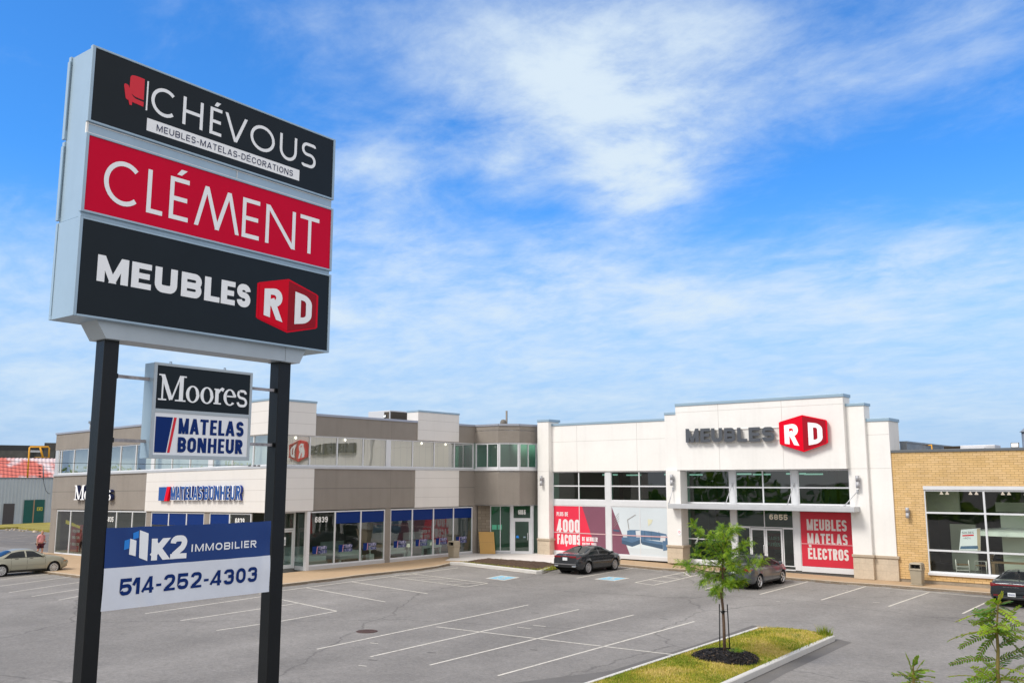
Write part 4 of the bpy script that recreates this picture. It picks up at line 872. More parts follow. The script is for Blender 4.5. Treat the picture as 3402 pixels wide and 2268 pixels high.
# roof equipment on the brick shop
def roof_unit(label, x, y, z, sx, sy, sz, dark_left=True):
    t = thing('rooftop_unit', label, 'air unit', (x, y, z)); b = MB(); b.box(x, x+sx, y, y+sy, z, z+sz); b.build('casing', M['hvac'], t, bevel=.02)
    return t
p = at_range(3135, 1488, 66); x0 = p.x; yy = p.y; zt = p.z
t = thing('rooftop_unit', 'low grey air handling unit on the brick shop roof', 'air unit', (x0, yy, 7.0))
b = MB(); b.box(x0+1.0, x0+3.05, yy, yy+1.6, 6.2, zt+.15); b.build('casing', M['hvac'], t, bevel=.03)
b = MB(); b.box(x0, x0+.98, yy+.05, yy+1.5, 6.2, zt+.12)
for k in range(9): b.box(x0+.02, x0+.96, yy+.0, yy+.05, 6.5+k*.15, 6.57+k*.15)
b.build('louvre_box', M['brown'], t)
b = MB(); b.prism([(x0+1.05, yy, 7.0), (x0+2.55, yy, 7.0), (x0+2.5, yy-.5, 7.0), (x0+1.1, yy-.5, 7.0)], (0, .1, .62)); b.build('hood', M['hvac'], t)
p = at_range(3095, 1478, 63.5); b = MB(); b.tube([(p.x-1.9, p.y+1.5, p.z), (p.x, p.y, p.z), (p.x+.05, p.y, p.z-1.5)], .045, 8); tag(b.build('gas_pipe', M['yellow']), 'pale yellow gas pipe on the roof behind the brick coping', 'pipe')
def floodlight(px, py, dist, label, base_z, s=.42, face=0.0):
    p = at_range(px, py, dist); t = thing('floodlight', label, 'floodlight', (p.x, p.y, base_z))
    b = MB(); b.tube([(p.x-s*.3, p.y, base_z), (p.x-s*.3, p.y, p.z)], .02, 6); b.tube([(p.x+s*.3, p.y, base_z), (p.x+s*.3, p.y, p.z)], .02, 6); b.build('bracket', M['black'], t)
    b = MB(lambda u, v, w: (p.x+u, p.y+v*math.cos(.6)-w*math.sin(.6)*-1*.5, p.z+w)); b.box(-s/2, s/2, -.06, .06, -s*.34, s*.34); o = b.build('housing', M['black'], t)
    b = MB(lambda u, v, w: (p.x+u, p.y+v*math.cos(.6)-w*math.sin(.6)*-1*.5, p.z+w)); b.poly([(-s*.42, -.064, -s*.26), (s*.42, -.064, -s*.26), (s*.42, -.064, s*.26), (-s*.42, -.064, s*.26)]); b.build('lens', M['white_letter'], o)
floodlight(3372, 1478, 60, 'black floodlight on the brick shop parapet', 7.31, .42)
p = at_range(3398, 1462, 64); b = MB(); b.lathe([(0, .35), (1.4, .35), (1.4, .001)], (p.x+.3, p.y, p.z-.9), (0, 0, 1), 16); b.lathe([(1.4, .45), (1.75, .05)], (p.x+.3, p.y, p.z-.9), (0, 0, 1), 16); tag(b.build('roof_vent', M['steel']), 'round metal vent cap at the right end of the brick shop roof', 'vent')
# ------------------------------------------------------------------ two-storey grey building
gb_ = thing('grey_building', 'two storey grey stucco building with white panels and a band of upper windows', 'building', (-47, 40, 0))
XW, YW = -46.8, 33.3
FE = lambda u, v, w: (XW+v, u, w)                       # wall facing the lot (u along +Y)
def FS(u, v, w): return (u, YW-v, w+.0135*(min(u, XW)-XW))   # wall facing the street, whose floor drops slightly to the left
def bandbox(f, name, m, u0, u1, w0, w1, v0=0.0, v1=-.4, bevel=0.0): b = MB(f); b.box(u0, u1, v1, v0, w0, w1); return b.build(name, m, gb_, bevel=bevel)
# stucco bands
for (f, u0, u1, w0, w1) in ((FE, 36.63, 51.9, 8.40, 9.66), (FE, 36.63, 51.9, 3.69, 6.30), (FS, -76.1, -53.0, 8.40, 9.66), (FS, -76.1, -61.25, 3.69, 6.30)): bandbox(f, 'stucco_band', M['stucco'], u0, u1, w0, w1, 0, -.45)
for (f, u0, u1) in ((FE, 36.67, 45.45), (FE, 50.12, 51.88), (FS, -76.08, -61.3)): bandbox(f, 'reveal_joint', M['joint'], u0, u1, 5.035, 5.075, .004, -.05)
for (f, u, w0, w1) in ((FE, 43.24, 8.42, 9.64), (FE, 43.24, 3.72, 5.03), (FE, 43.24, 5.08, 6.28)): bandbox(f, 'reveal_joint', M['joint'], u-.008, u+.008, w0, w1, .003, -.05)
for (f, u0, u1) in ((FE, 36.66, 45.72), (FE, 50.06, 51.9), (FS, -76.2, -53.02)): bandbox(f, 'coping', M['coping'], u0, u1, 9.66, 9.81, .06, -.5, .01)
# white panel boxes
def panel(f, u0, u1, w0, w1, v0, v1, js):
    o = bandbox(f, 'white_panel', M['panel'], u0, u1, w0, w1, v0, v1, .01)
    b = MB(f)
    for w in js: b.box(u0+.005, u1-.005, v0-.05, v0+.003, w-.010, w+.010)
    b.build('panel_joint', M['joint_light'], o); return o
b_ = MB(FE)
for (u0, u1, w0, w1, v1, js) in ((33.36, 36.63, 8.38, 10.45, -1.2, (9.82, 9.10)), (45.74, 50.05, 8.42, 10.45, -1.1, (9.87, 9.17))):
    panel(FE, u0, u1, w0, w1, .06, v1, js); bandbox(FE, 'coping', M['coping_blue'], u0-.03, u1+.03, w1, w1+.13, .10, v1-.04, .01)
panel(FE, 33.36, 36.63, 3.67, 6.30, .06, -.4, (5.73, 5.06, 4.38)); panel(FE, 45.55, 50.09, 3.67, 6.30, .06, -.4, (5.73, 5.06, 4.38))
panel(FS, -53.0, XW+.06, 8.38, 10.45, .06, -.06, (9.82, 9.10)); panel(FS, -61.25, XW+.06, 3.63, 6.30, .06, -.06, (5.66, 4.98, 4.30))
bandbox(FS, 'coping', M['coping_blue'], -53.03, XW+.1, 10.45, 10.58, .10, -.06, .01)
bandbox(FS, 'white_panel', M['panel'], -53.0, -52.9, 9.6, 10.45, -.06, -1.2)
# sill bands
for (f, u0, u1) in ((FE, 33.3, 51.86), (FS, -76.0, XW)): bandbox(f, 'sill_band', M['alu2'], u0, u1, 6.30, 6.46, .09, -.3, .01)
# upper windows
def wall_glazing(f, u0, u1, w0, w1, mulls, fr=.08, bar=.09, pane='glass_up', v=-.05, name='window', wide=(), trans=(), parent=None, alu='alu'):
    parent = parent or gb_; b = MB(f); d = .09
    b.box(u0, u0+fr, v-d, v, w0, w1); b.box(u1-fr, u1, v-d, v, w0, w1); b.box(u0+fr, u1-fr, v-d, v, w0, w0+fr); b.box(u0+fr, u1-fr, v-d, v, w1-fr, w1)
    for m_ in mulls: b.box(m_-bar/2, m_+bar/2, v-d, v+.002, w0+fr, w1-fr)
    for a, c in wide: b.box(a, c, v-d, v+.003, w0+fr, w1-fr)
    for t_ in trans: b.box(u0+fr, u1-fr, v-d, v-.002, t_-bar/2, t_+bar/2)
    o = b.build(name, M[alu], parent)
    edges = [u0] + sorted(list(mulls)+[(a+c)/2 for a, c in wide]) + [u1]
    for a, c in zip(edges[:-1], edges[1:]):
        b = MB(f); b.poly([(a, v-.045, w0), (c, v-.045, w0), (c, v-.045, w1), (a, v-.045, w1)]); b.build('pane', M[pane], o)
    return o
wall_glazing(FE, 33.42, 51.82, 6.46, 8.40, (34.1, 36.31, 38.52, 40.74, 45.36, 47.54, 49.69), wide=((42.82, 43.25),))
wall_glazing(FS, -75.5, -46.88, 6.46, 8.40, (-75.07, -72.85, -70.46, -67.9, -65.39, -63.14, -58.19, -55.9, -50.93, -48.68), wide=((-60.95, -60.5), (-53.67, -53.12)))
# blinds behind them
def blinds(f, u0, u1, m, v=-.32):
    b = MB(f); u = u0
    while u < u1-.05:
        e = min(u+.62, u1); b.poly([(u, v, 6.5), (e-.02, v-.012, 6.5), (e-.02, v-.012, 8.36), (u, v, 8.36)]); u += .62
    return b.build('blind', m, gb_)
blinds(FE, 33.9, 49.35, M['blind']); blinds(FS, -62.5, -47.2, M['blind2'], -.5); blinds(FS, -75.6, -64.4, M['blind2'], -.9)
dl_ = mat('downlight', (1, 1, 1), .5, emit=((1, .97, .9), 1.5))
for y in (35.3, 39.3, 46.4, 48.9): b = MB(); b.lathe([(0, .09), (.02, .09), (.02, .001)], (XW-.24, y, 8.22), (1, 0, 0), 10); b.build('ceiling_light', dl_, gb_)
# end pieces, columns, storefront bases
bandbox(FS, 'corner_column', M['stucco'], -76.1, -75.1, -.6, 3.69, -.02, -.45); bandbox(FS, 'corner_column', M['alu2'], -76.05, -75.5, 6.46, 8.40, -.02, -.4)
bandbox(FS, 'stucco_column', M['stucco'], -61.15, -60.5, -.3, 3.66, -.03, -.4); bandbox(FS, 'stucco_column', M['stucco'], -53.8, -53.2, -.3, 3.63, -.03, -.4)
bandbox(FE, 'stucco_column', M['stucco'], 42.84, 43.32, -.05, 3.69, -.02, -.4); bandbox(FE, 'stucco_column', M['stucco'], 51.74, 52.3, .0, 3.69, -.02, -.5)
b = MB(FE); b.lathe([(0, .2), (3.6, .2)], (XW-.35, 33.7, 0), (0, 0, 1), 14); b.build('round_column', M['alu2'], gb_)
for (f, u0, u1) in ((FE, 36.28, 42.84), (FE, 43.32, 51.74), (FS, -75.1, -61.15), (FS, -60.5, -53.8), (FS, -53.2, -48.6)):
    bandbox(f, 'base_panel', M['alu2'], u0, u1, .0, .25, .0, -.3, .01)
bandbox(FE, 'foundation', M['found'], 36.25, 52.3, -.6, .0, -.03, -.4); bandbox(FS, 'foundation', M['found'], -76.1, -48.6, -.8, .0, -.03, -.4)
SHE1 = wall_glazing(FE, 36.28, 42.84, .25, 3.62, (38.51, 40.69), pane='glass', bar=.10); SHE2 = wall_glazing(FE, 43.32, 51.74, .25, 3.62, (45.43, 47.55, 49.65), pane='glass', bar=.10)
SHS1 = wall_glazing(FS, -75.1, -61.15, .25, 3.62, (-72.69, -70.4, -68.0, -65.42, -63.13), pane='glass', bar=.10); SHS2 = wall_glazing(FS, -60.5, -53.8, .25, 3.58, (-58.2, -55.95), pane='glass', bar=.10); SHS3 = wall_glazing(FS, -53.2, -48.6, .25, 3.58, (-50.93,), pane='glass', bar=.10)
bandbox(FE, 'corner_post', M['alu'], 36.22, 36.46, .0, 3.64, .02, -.25, .01)
# recessed corner entrance
FD = lambda u, v, w: (-47.95+v, u, w)
b = MB(FD); 
for u0, u1 in ((33.9, 34.0), (34.95, 35.07), (36.10, 36.22)): b.box(u0, u1, -.08, 0, .10, 3.6)
b.box(34.0, 36.1, -.08, -.004, 2.46, 2.58); b.box(34.0, 36.1, -.08, -.004, 3.5, 3.6)
o = b.build('entrance_frame', M['alu'], gb_)
for u0, u1 in ((34.02, 34.94), (35.08, 36.09)):
    b = MB(FD); b.box(u0, u0+.10, -.06, .005, .12, 2.44); b.box(u1-.10, u1, -.06, .005, .12, 2.44); b.box(u0+.1, u1-.1, -.06, .005, 2.34, 2.44); b.box(u0+.1, u1-.1, -.06, .005, .12, .34); d = b.build('door', M['alu'], gb_)
    b = MB(FD); b.poly([(u0, -.03, .12), (u1, -.03, .12), (u1, -.03, 2.44), (u0, -.03, 2.44)]); b.build('pane', M['glass'], d); b = MB(FD); b.box(u0+.03, u0+.08, .0, .06, .9, 1.3); b.build('handle', M['alu2'], d)
b = MB(FD); b.poly([(34.0, -.03, 2.58), (36.1, -.03, 2.58), (36.1, -.03, 3.5), (34.0, -.03, 3.5)]); b.build('pane', M['glass'], o)
b = MB(FD); b.poly([(35.18, .01, 1.55), (35.50, .01, 1.55), (35.50, .01, 2.05), (35.18, .01, 2.05)]); b.mi = 1; b.poly([(35.21, .014, 1.6), (35.47, .014, 1.6), (35.47, .014, 1.9), (35.21, .014, 1.9)]); b.build('door_notice', [M['face_white'], M['cabgrey']], o)
b = MB(); b.poly([(-47.95, 36.3, .25), (-46.95, 36.36, .25), (-46.95, 36.36, 3.6), (-47.95, 36.3, 3.6)]); b.build('side_pane', M['glass'], o)
b = MB(); b.box(-47.95, -46.85, 36.24, 36.36, .0, .25); b.box(-48.6, -47.95, 33.4, 36.3, 3.6, 3.65); b.box(-48.6, -46.85, 33.36, 36.62, 3.60, 3.66); b.build('soffit', M['alu2'], gb_)
# shop window dressing
b = MB(FE)
for u0, u1 in ((38.56, 40.64), (40.74, 42.78), (43.40, 45.38), (45.48, 47.50), (47.60, 49.60), (49.70, 51.66)): b.poly([(u0, -.088, 2.80), (u1, -.088, 2.80), (u1, -.088, 3.55), (u0, -.088, 3.55)])
b.build('blue_strip', M['navy'], SHE2)
b = MB(FS)
for u0, u1 in ((-60.42, -58.25), (-58.15, -56.0), (-55.9, -53.88), (-53.12, -51.0)): b.poly([(u0, -.088, 2.72), (u1, -.088, 2.72), (u1, -.088, 3.52), (u0, -.088, 3.52)])
b.build('blue_strip', M['navy'], SHS2)
numm = mat('window_number', (.80, .80, .78), .5)
b = MB(FE); text(b, '6839', 36.90, 37.92, 2.92, .36, dict(STY['num'], s=.2), -.085); b.build('lettering', numm, SHE1)
b = MB(FS); text(b, '6839', -50.35, -49.35, 2.92, .36, dict(STY['num'], s=.2), -.085); b.build('lettering', numm, SHS3)
b = MB(FS); text(b, '6835', -67.0, -65.9, 2.82, .36, dict(STY['num'], s=.2), -.085); b.build('lettering', numm, SHS1)
pk = mat('decal_pink', (.62, .30, .42), .5); lav = mat('decal_halo', (.55, .53, .68), .5)
for u in (36.78, 38.88, 40.98, 43.72, 45.82, 47.86, 49.98):
    b = MB(FE); b.mi = 0; b.poly([(u, -.086, .98), (u+.30, -.086, .98), (u+.36, -.086, 1.44), (u, -.086, 1.44)]); b.mi = 1; b.poly([(u+.31, -.086, .98), (u+.36, -.086, .98), (u+.42, -.086, 1.44), (u+.37, -.086, 1.44)])
    b.mi = 2; text(b, 'MATELAS', u+.44, u+1.14, 1.23, .21, dict(STY['cond'], s=.30), -.089, grow=.03); text(b, 'BONHEUR', u+.44, u+1.14, .98, .21, dict(STY['cond'], s=.30), -.089, grow=.03)
    b.mi = 0; text(b, 'MATELAS', u+.44, u+1.14, 1.23, .21, dict(STY['cond'], s=.13), -.080); text(b, 'BONHEUR', u+.44, u+1.14, .98, .21, dict(STY['cond'], s=.13), -.080)
    b.build('window_decal', [M['navy'], pk, lav], SHE1 if u < 42 else SHE2)
# tall red and yellow shop posters in the street window
b = MB(FS); b.poly([(-74.0, -.5, .3), (-72.0, -.5, .3), (-71.4, -.5, 2.5), (-73.3, -.5, 2.5)]); b.mi = 1; b.poly([(-74.4, -.48, 2.55), (-71.9, -.48, 2.2), (-71.9, -.48, 2.4), (-74.4, -.48, 2.85)]); b.mi = 2
for w in (1.9, 1.4, .9): text(b, 'LIQUIDATION', -73.5, -71.9, w, .22, 'cond', -.49)
b.build('shop_poster', [mat('poster_maroon', (.24, .03, .035), .6), mat('poster_yellow', (.62, .42, .04), .6), mat('poster_pale', (.5, .42, .40), .6)], SHS1)
# interior, roof and rear walls
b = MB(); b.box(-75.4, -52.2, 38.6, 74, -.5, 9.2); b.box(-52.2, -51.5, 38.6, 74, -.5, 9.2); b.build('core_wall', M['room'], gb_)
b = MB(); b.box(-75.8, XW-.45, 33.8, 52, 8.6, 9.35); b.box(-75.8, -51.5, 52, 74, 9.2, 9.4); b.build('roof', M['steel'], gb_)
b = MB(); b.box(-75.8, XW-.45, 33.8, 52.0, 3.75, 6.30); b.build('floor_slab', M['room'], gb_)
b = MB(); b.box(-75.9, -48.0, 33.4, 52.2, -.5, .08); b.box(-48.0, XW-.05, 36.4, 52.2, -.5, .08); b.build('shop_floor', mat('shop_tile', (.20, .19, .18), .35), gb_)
b = MB(); b.box(-76.05, -75.7, 33.5, 74, -1, 9.3); b.build('side_wall', M['stucco'], gb_)
b = MB(); b.box(-75, -64.2, 36.4, 36.6, 0.08, 3.7); b.box(-61, -60.8, 33.8, 38.6, .08, 3.7); b.box(-51.2, -47.4, 43.0, 43.1, .08, 3.7); b.build('partition', M['room'], gb_)
# mattress shop display
bedm, bedf = mat('mattress', (.62, .64, .64), .8), mat('bed_frame', (.30, .33, .33), .6)
bedlab = ['white mattress on a display bed at the left end of the corner shop window', 'white mattress on a display bed in the middle pane of the corner shop window', 'white mattress on a display bed right of the stucco column in the shop window', 'white mattress on a display bed in the shop window behind the beige bin']
for k, (y, h) in enumerate(((37.6, .75), (40.6, .95), (44.6, 1.05), (48.2, 1.25))):
    t = thing('display_bed', bedlab[k], 'bed', (-48.6, y, .08), 0, 'display beds in the corner shop'); f = lambda u, v, w: (-48.6+u, y+v, .08+w)
    b = MB(f); b.box(-1.0, .95, -.95, .95, h-.42, h-.08); o = b.build('mattress', bedm, t, bevel=.06)
    b = MB(f); b.box(-1.05, -1.0, -1.0, 1.0, 0, h+.45); b.box(-1.0, 1.0, -.98, .98, h-.62, h-.42); b.build('bed_frame', bedm if k > 1 else bedf, t)
    for (u, v) in ((-.9, -.9), (-.9, .9), (.9, -.9), (.9, .9)): b = MB(f); b.box(u-.06, u+.06, v-.06, v+.06, 0, h-.62); b.build('leg', bedm, t)
lamlab = ['small white table lamp beside the column in the corner shop window', 'small white table lamp right of the column in the shop window', 'small white table lamp under the fifth window decal', 'small white table lamp left of the beige bin', 'small white table lamp in the last pane of the corner shop']
for k, y in enumerate((42.3, 43.75, 45.9, 48.15, 50.6)):
    t = thing('table_lamp', lamlab[k], 'lamp', (-47.7, y, .08), 0, 'table lamps in the corner shop')
    b = MB(); b.box(-47.9, -47.5, y-.2, y+.2, .08, .62); b.build('nightstand', bedm, t)
    b = MB(); b.lathe([(0, .09), (.03, .09), (.05, .03), (.22, .05), (.26, .02), (.30, .02)], (-47.7, y, .62), (0, 0, 1), 10); b.build('base', bedm, t)
    b = MB(); b.lathe([(.28, .15), (.50, .09)], (-47.7, y, .62), (0, 0, 1), 12); b.build('lamp_shade', mat('shade%d' % k, (.8, .78, .7), .8, emit=((1, .9, .7), .25)), t)
# --- canted corner bay
BP = [Vector((-46.8, 51.9)), Vector((-44.55, 52.05)), Vector((-43.35, 53.1)), Vector((-43.1, 55.0))]
def facet(a, c): d = (c-a); L = d.length; d = d/L; n = Vector((d.y, -d.x)); return (lambda u, v, w: (a.x+d.x*u+n.x*v, a.y+d.y*u+n.y*v, w)), L
for k in range(3):
    f, L = facet(BP[k], BP[k+1])
    bandbox(f, 'stucco_band', M['stucco'], 0, L, 8.40, 9.66, 0, -.12); bandbox(f, 'stucco_band', M['stucco'], 0, L, 3.69, 6.30, 0, -.12); bandbox(f, 'coping', M['coping'], 0, L, 9.66, 9.81, .05, -.12)
    bandbox(f, 'sill_band', M['alu'], 0, L, 6.30, 6.46, .05, -.10)
    wall_glazing(f, .03, L-.03, 6.46, 8.40, ((L*.52,) if k == 0 else () if k == 1 else (L*.5,)), fr=.12, bar=.08, pane='glass_dark' if k < 2 else 'green_glass')
b = MB(); b.prism([(p.x, p.y, 6.2) for p in (BP[0], BP[1], BP[2], BP[3], Vector((-47.3, 55)))], (0, 0, .06)); b.prism([(p.x, p.y, 9.3) for p in (BP[0], BP[1], BP[2], BP[3], Vector((-47.3, 55)))], (0, 0, .06)); b.prism([(p.x, p.y, 3.70) for p in (BP[0], BP[1], BP[2], BP[3], Vector((-47.3, 55)))], (0, 0, .06)); b.build('floor_slab', M['alu2'], gb_)
b = MB(); b.box(-47.5, -43.15, 56.3, 56.5, 0, 9.4); b.box(-47.2, -47.0, 52, 56.3, 0, 9.4); b.build('rear_wall', mat('bay_wall', (.50, .56, .50), .9), gb_)
# recessed street level of the bay
q0, q3 = Vector((-46.78, 52.2)), Vector((-43.18, 54.55)); f, L = facet(q0, q3)
def upx(px, w=1.2):                                                    # where a sight line meets the recessed wall
    r = ray(px, 1750); d = (q3-q0).normalized(); n = Vector((d.y, -d.x)); t = (q0.x*n.x+q0.y*n.y)/(r.x*n.x+r.y*n.y); return (Vector((r.x*t, r.y*t))-q0).dot(d)
us = [upx(v) for v in (1588, 1628, 1662, 1697, 1706, 1762, 1769, 1784)]
o = bandbox(f, 'stone_pier', M['block'], us[0], us[1], -.1, 3.69, .06, -.3)
wall_glazing(f, us[1], us[3], .28, 3.69, (us[2],), fr=.07, bar=.05, pane='green_glass', v=-.02); bandbox(f, 'base_panel', M['alu2'], us[1], us[3], -.1, .28, .0, -.2)
bandbox(f, 'door_jamb', M['alu'], us[3], us[4], -.1, 3.69, .03, -.2); bandbox(f, 'door_jamb', M['alu'], us[5], us[6], -.1, 3.69, .03, -.2)
u0, u1 = us[4], us[5]; b = MB(f)
b.box(u0, u1, -.06, .02, 2.62, 2.76); b.box(u0, u0+.12, -.06, .015, .14, 2.62); b.box(u1-.12, u1, -.06, .015, .14, 2.62); b.box(u0+.12, u1-.12, -.06, .015, 2.5, 2.62); b.box(u0+.12, u1-.12, -.06, .015, .14, .32)
d = b.build('door', M['alu'], gb_)
b = MB(f); b.poly([(u0, -.03, .14), (u1, -.03, .14), (u1, -.03, 3.69), (u0, -.03, 3.69)]); b.build('pane', M['glass_dark'], d)
b = MB(f); b.tube([(u1-.2, .0, 1.15), (u1-.2, .09, 1.15), (u1-.2, .09, 1.65), (u1-.2, .0, 1.65)], .02, 6); b.build('handle', M['alu'], d)
b = MB(f); text(b, '6845', u0+.36, u1-.36, 3.02, .36, dict(STY['cond'], s=.22), .0); b.build('lettering', numm, d)
b = MB(f); b.poly([(u0+.2, .0, 1.28), (u0+.42, .0, 1.28), (u0+.36, .0, 1.48), (u0+.2, .0, 1.44)]); b.mi = 1; text(b, 'COM', u0+.75, u1-.38, 1.30, .11, 'wide', .0); b.build('door_logo', [M['sky_blue'], M['cab']], d)
wall_glazing(f, us[6], L, .28, 3.69, (), fr=.05, pane='green_glass', v=-.02); bandbox(f, 'base_panel', M['alu2'], us[6], L, -.1, .28, .0, -.2)
b = MB(f); b.poly([(us[1]+.15, -.09, 1.9), (us[1]+.5, -.09, 1.9), (us[1]+.5, -.09, 2.25), (us[1]+.15, -.09, 2.25)]); b.poly([(us[1]+.58, -.09, 1.9), (us[1]+.9, -.09, 1.9), (us[1]+.9, -.09, 2.25), (us[1]+.58, -.09, 2.25)]); b.build('paper_notice', M['face_white'], d)
# lettering on the street wall
sg = thing('channel_sign', 'blue raised lettering with a red slash on the white panels of the grey building', 'sign', (-54, 33.2, 4.4))
V0 = .10
b = MB(FS); b.prism([(-59.15, V0, 4.36), (-58.35, V0, 4.36), (-58.05, V0, 5.28), (-59.15, V0, 5.28)], (0, .15, 0)); b.build('logo_block', M['blue'], sg)
b = MB(FS); b.prism([(-58.33, V0, 4.33), (-57.95, V0, 4.33), (-57.62, V0, 5.30), (-58.02, V0, 5.30)], (0, .19, 0)); b.build('logo_slash', M['rd_red'], sg)
word = [('M', -57.55, -56.75), ('A', -56.72, -55.99), ('T', -55.98, -55.37), ('E', -55.30, -54.78), ('L', -54.70, -54.20), ('A', -54.19, -53.46), ('S', -53.42, -52.75), ('B', -52.55, -51.9), ('O', -51.83, -51.17), ('N', -51.07, -50.40), ('H', -50.30, -49.65), ('E', -49.55, -49.05), ('U', -48.97, -48.33), ('R', -48.23, -47.60)]
ratio = (-49.35+57.55)/(-47.60+57.55)
for ch, a, c in word:
    a = -57.55+(a+57.55)*ratio; c = -57.55+(c+57.55)*ratio
    b = MB(FS); text(b, ch, a, c-.02, 4.38, .93, dict(STY['cond'], s=.22), V0, .15, grow=.05); o = b.build('raised_letter', M['blue_side'], sg)
    b = MB(FS); text(b, ch, a, c-.02, 4.38, .93, dict(STY['cond'], s=.22), V0+.165, grow=.05); b.build('letter_edge', M['white_letter'], o)
    b = MB(FS); text(b, ch, a+.03, c-.05, 4.41, .87, dict(STY['cond'], s=.17), V0+.180); b.build('letter_face', M['blue'], o)
sg = thing('channel_sign', 'white raised serif lettering on the grey stucco band, mostly behind the sign post', 'sign', (-69, 33.2, 4.3))
b = MB(FS); serif_word(b, -71.6, -65.75, 4.42, 1.12, .30); o = b.build('letter_face', M['white_letter'], sg)
b = MB(FS); serif_word(b, -71.55, -65.70, 4.42, 1.12, .05, .245); b.build('letter_return', M['navy_dark'], sg)
# roof equipment
p = at_range(1295, 1372, 88); zt = at_range(1295, 1362, 88).z
t = thing('rooftop_unit', 'boxy rooftop unit with brown louvres above the grey building', 'air unit', (p.x, p.y, 9.3))
b = MB(); b.box(p.x-3.1, p.x, p.y, p.y+3.4, 9.0, zt); b.build('casing', M['hvac'], t, bevel=.03)
b = MB(); b.box(p.x+.0, p.x+.05, p.y+.12, p.y+3.3, 9.1, zt-.12)
for k in range(10): b.box(p.x+.05, p.x+.09, p.y+.15, p.y+3.25, 9.5+k*.25, 9.6+k*.25)
b.build('louvre', M['brown'], t)
b = MB(); b.box(p.x-.75, p.x-.1, p.y-.05, p.y, 9.1, zt-.15); b.build('louvre', M['brown'], t)
floodlight(1279, 1382, 81, 'floodlight standing on the grey building parapet before the rooftop unit', 9.4, .34)
p = at_range(1683, 1364, 80); b = MB(); b.tube([(p.x, p.y, 9.2), (p.x, p.y, p.z)], .09, 10); tag(b.build('flue_pipe', mat('flue', (.22, .20, .18), .6, .3, noise=[(5, .3)])), 'slim rusty flue pipe standing on the grey building roof', 'pipe')
p = at_range(1672, 1400, 79); b = MB(); b.lathe([(0, .28), (.5, .28), (.7, .18), (.75, .001)], (p.x, p.y, p.z-.55), (0, 0, 1), 14); tag(b.build('roof_vent', M['joint']), 'small domed vent beside the flue pipe on the grey roof', 'vent')
p = at_range(300, 1410, 84); b = MB(); b.tube([(p.x, p.y, 8.6), (p.x, p.y, p.z+.2)], .05, 6); b.box(p.x-.15, p.x+.15, p.y-.1, p.y+.1, p.z+.1, p.z+.3); tag(b.build('roof_camera', M['steel']), 'tiny camera post on the grey roof beside the black sign post', 'camera')
# ------------------------------------------------------------------ buildings beyond, on the left
sh = thing('corrugated_shed', 'pale grey corrugated metal shed with green double doors and a faded red roof', 'shed', (-92, 75, 0))
a0 = G(-60, 1746); a1 = G(215, 1738); d = Vector((a1.x-a0.x, a1.y-a0.y)).normalized(); nn = Vector((d.y, -d.x)); zb = min(a0.z, a1.z)-.1
SF = lambda u, v, w: (a0.x+d.x*u+nn.x*v, a0.y+d.y*u+nn.y*v, zb+w); LEN = (Vector((a1.x, a1.y))-Vector((a0.x, a0.y))).length+14
def su(px, py):
    r = ray(px, py); t = (a0.x*nn.x+a0.y*nn.y)/(r.x*nn.x+r.y*nn.y); q = r*t; return ((q.x-a0.x)*d.x+(q.y-a0.y)*d.y, q.z+CAMZ-zb)
def corrugated(name, m, f, u0, u1, w0, w1, pitch, amp, parent):
    b = MB(f); k = int((u1-u0)/pitch); prev = None
    for i in range(k*4+1):
        u = u0+i*pitch/4; v = amp*(0, 1, 1, 0)[i % 4]; j = b.add([(u, v, w0), (u, v, w1)])
        if prev is not None: b.face((prev, j, j+1, prev+1))
        prev = j
    return b.build(name, m, parent)
htop = su(80, 1588)[1]
corrugated('wall', mat('pale_siding', (.40, .45, .49), .5, .2, noise=[(.4, .06)]), SF, -4, LEN, 0, htop, .42, .05, sh)
b = MB(SF); b.box(-4, LEN, -.1, .10, htop-.05, htop+.10); b.build('eave', mat('eave_trim', (.14, .17, .20), .6), sh); b = MB(SF); b.box(-4, LEN, -8, -.1, htop-.2, htop+.12); b.build('roof_edge', M['concrete'], sh)
ha = su(90, 1583)[1]
RF = lambda u, v, w: SF(u, -1.5-w*.97, ha+.0+w*.30+v)
def redroof():
    m = mat('faded_red_roof', (.5, .1, .08), .7); nt = m.node_tree; b = nt.nodes['Principled BSDF']; geo = [n for n in nt.nodes if n.type == 'NEW_GEOMETRY'][0]
    mp = nt.nodes.new('ShaderNodeMapping'); mp.inputs['Scale'].default_value = (.5, .5, .35); nt.links.new(geo.outputs['Position'], mp.inputs[0])
    n = nt.nodes.new('ShaderNodeTexNoise'); n.inputs['Scale'].default_value = .5; n.inputs['Detail'].default_value = 6; nt.links.new(mp.outputs[0], n.inputs['Vector'])
    cr = nt.nodes.new('ShaderNodeValToRGB'); nt.links.new(n.outputs['Fac'], cr.inputs[0]); e = cr.color_ramp.elements; e[0].position = .50; e[0].color = (.52, .13, .10, 1); e[1].position = .60; e[1].color = (.60, .52, .54, 1)
    nt.links.new(cr.outputs[0], b.inputs['Base Color']); return m
wr_ = 10.0
RF = lambda u, v, w: SF(u, -3.0-w*.5, ha-.3+w*.30+v)
corrugated('roof', redroof(), RF, -4, LEN, 0, wr_, .50, .06, sh)
def sdoor(x0, x1, y0, y1, name, m):
    (u0, w1), (u1, _), (_, w0) = su(x0, y0), su(x1, y0), su(x0, y1); b = MB(SF); b.box(u0, u1, .05, .12, max(w0, .05), w1); return b.build(name, m, sh), (u0, u1, w0, w1)
sdoor(12, 49, 1672, 1742, 'door', mat('brown_door', (.06, .055, .06), .6))
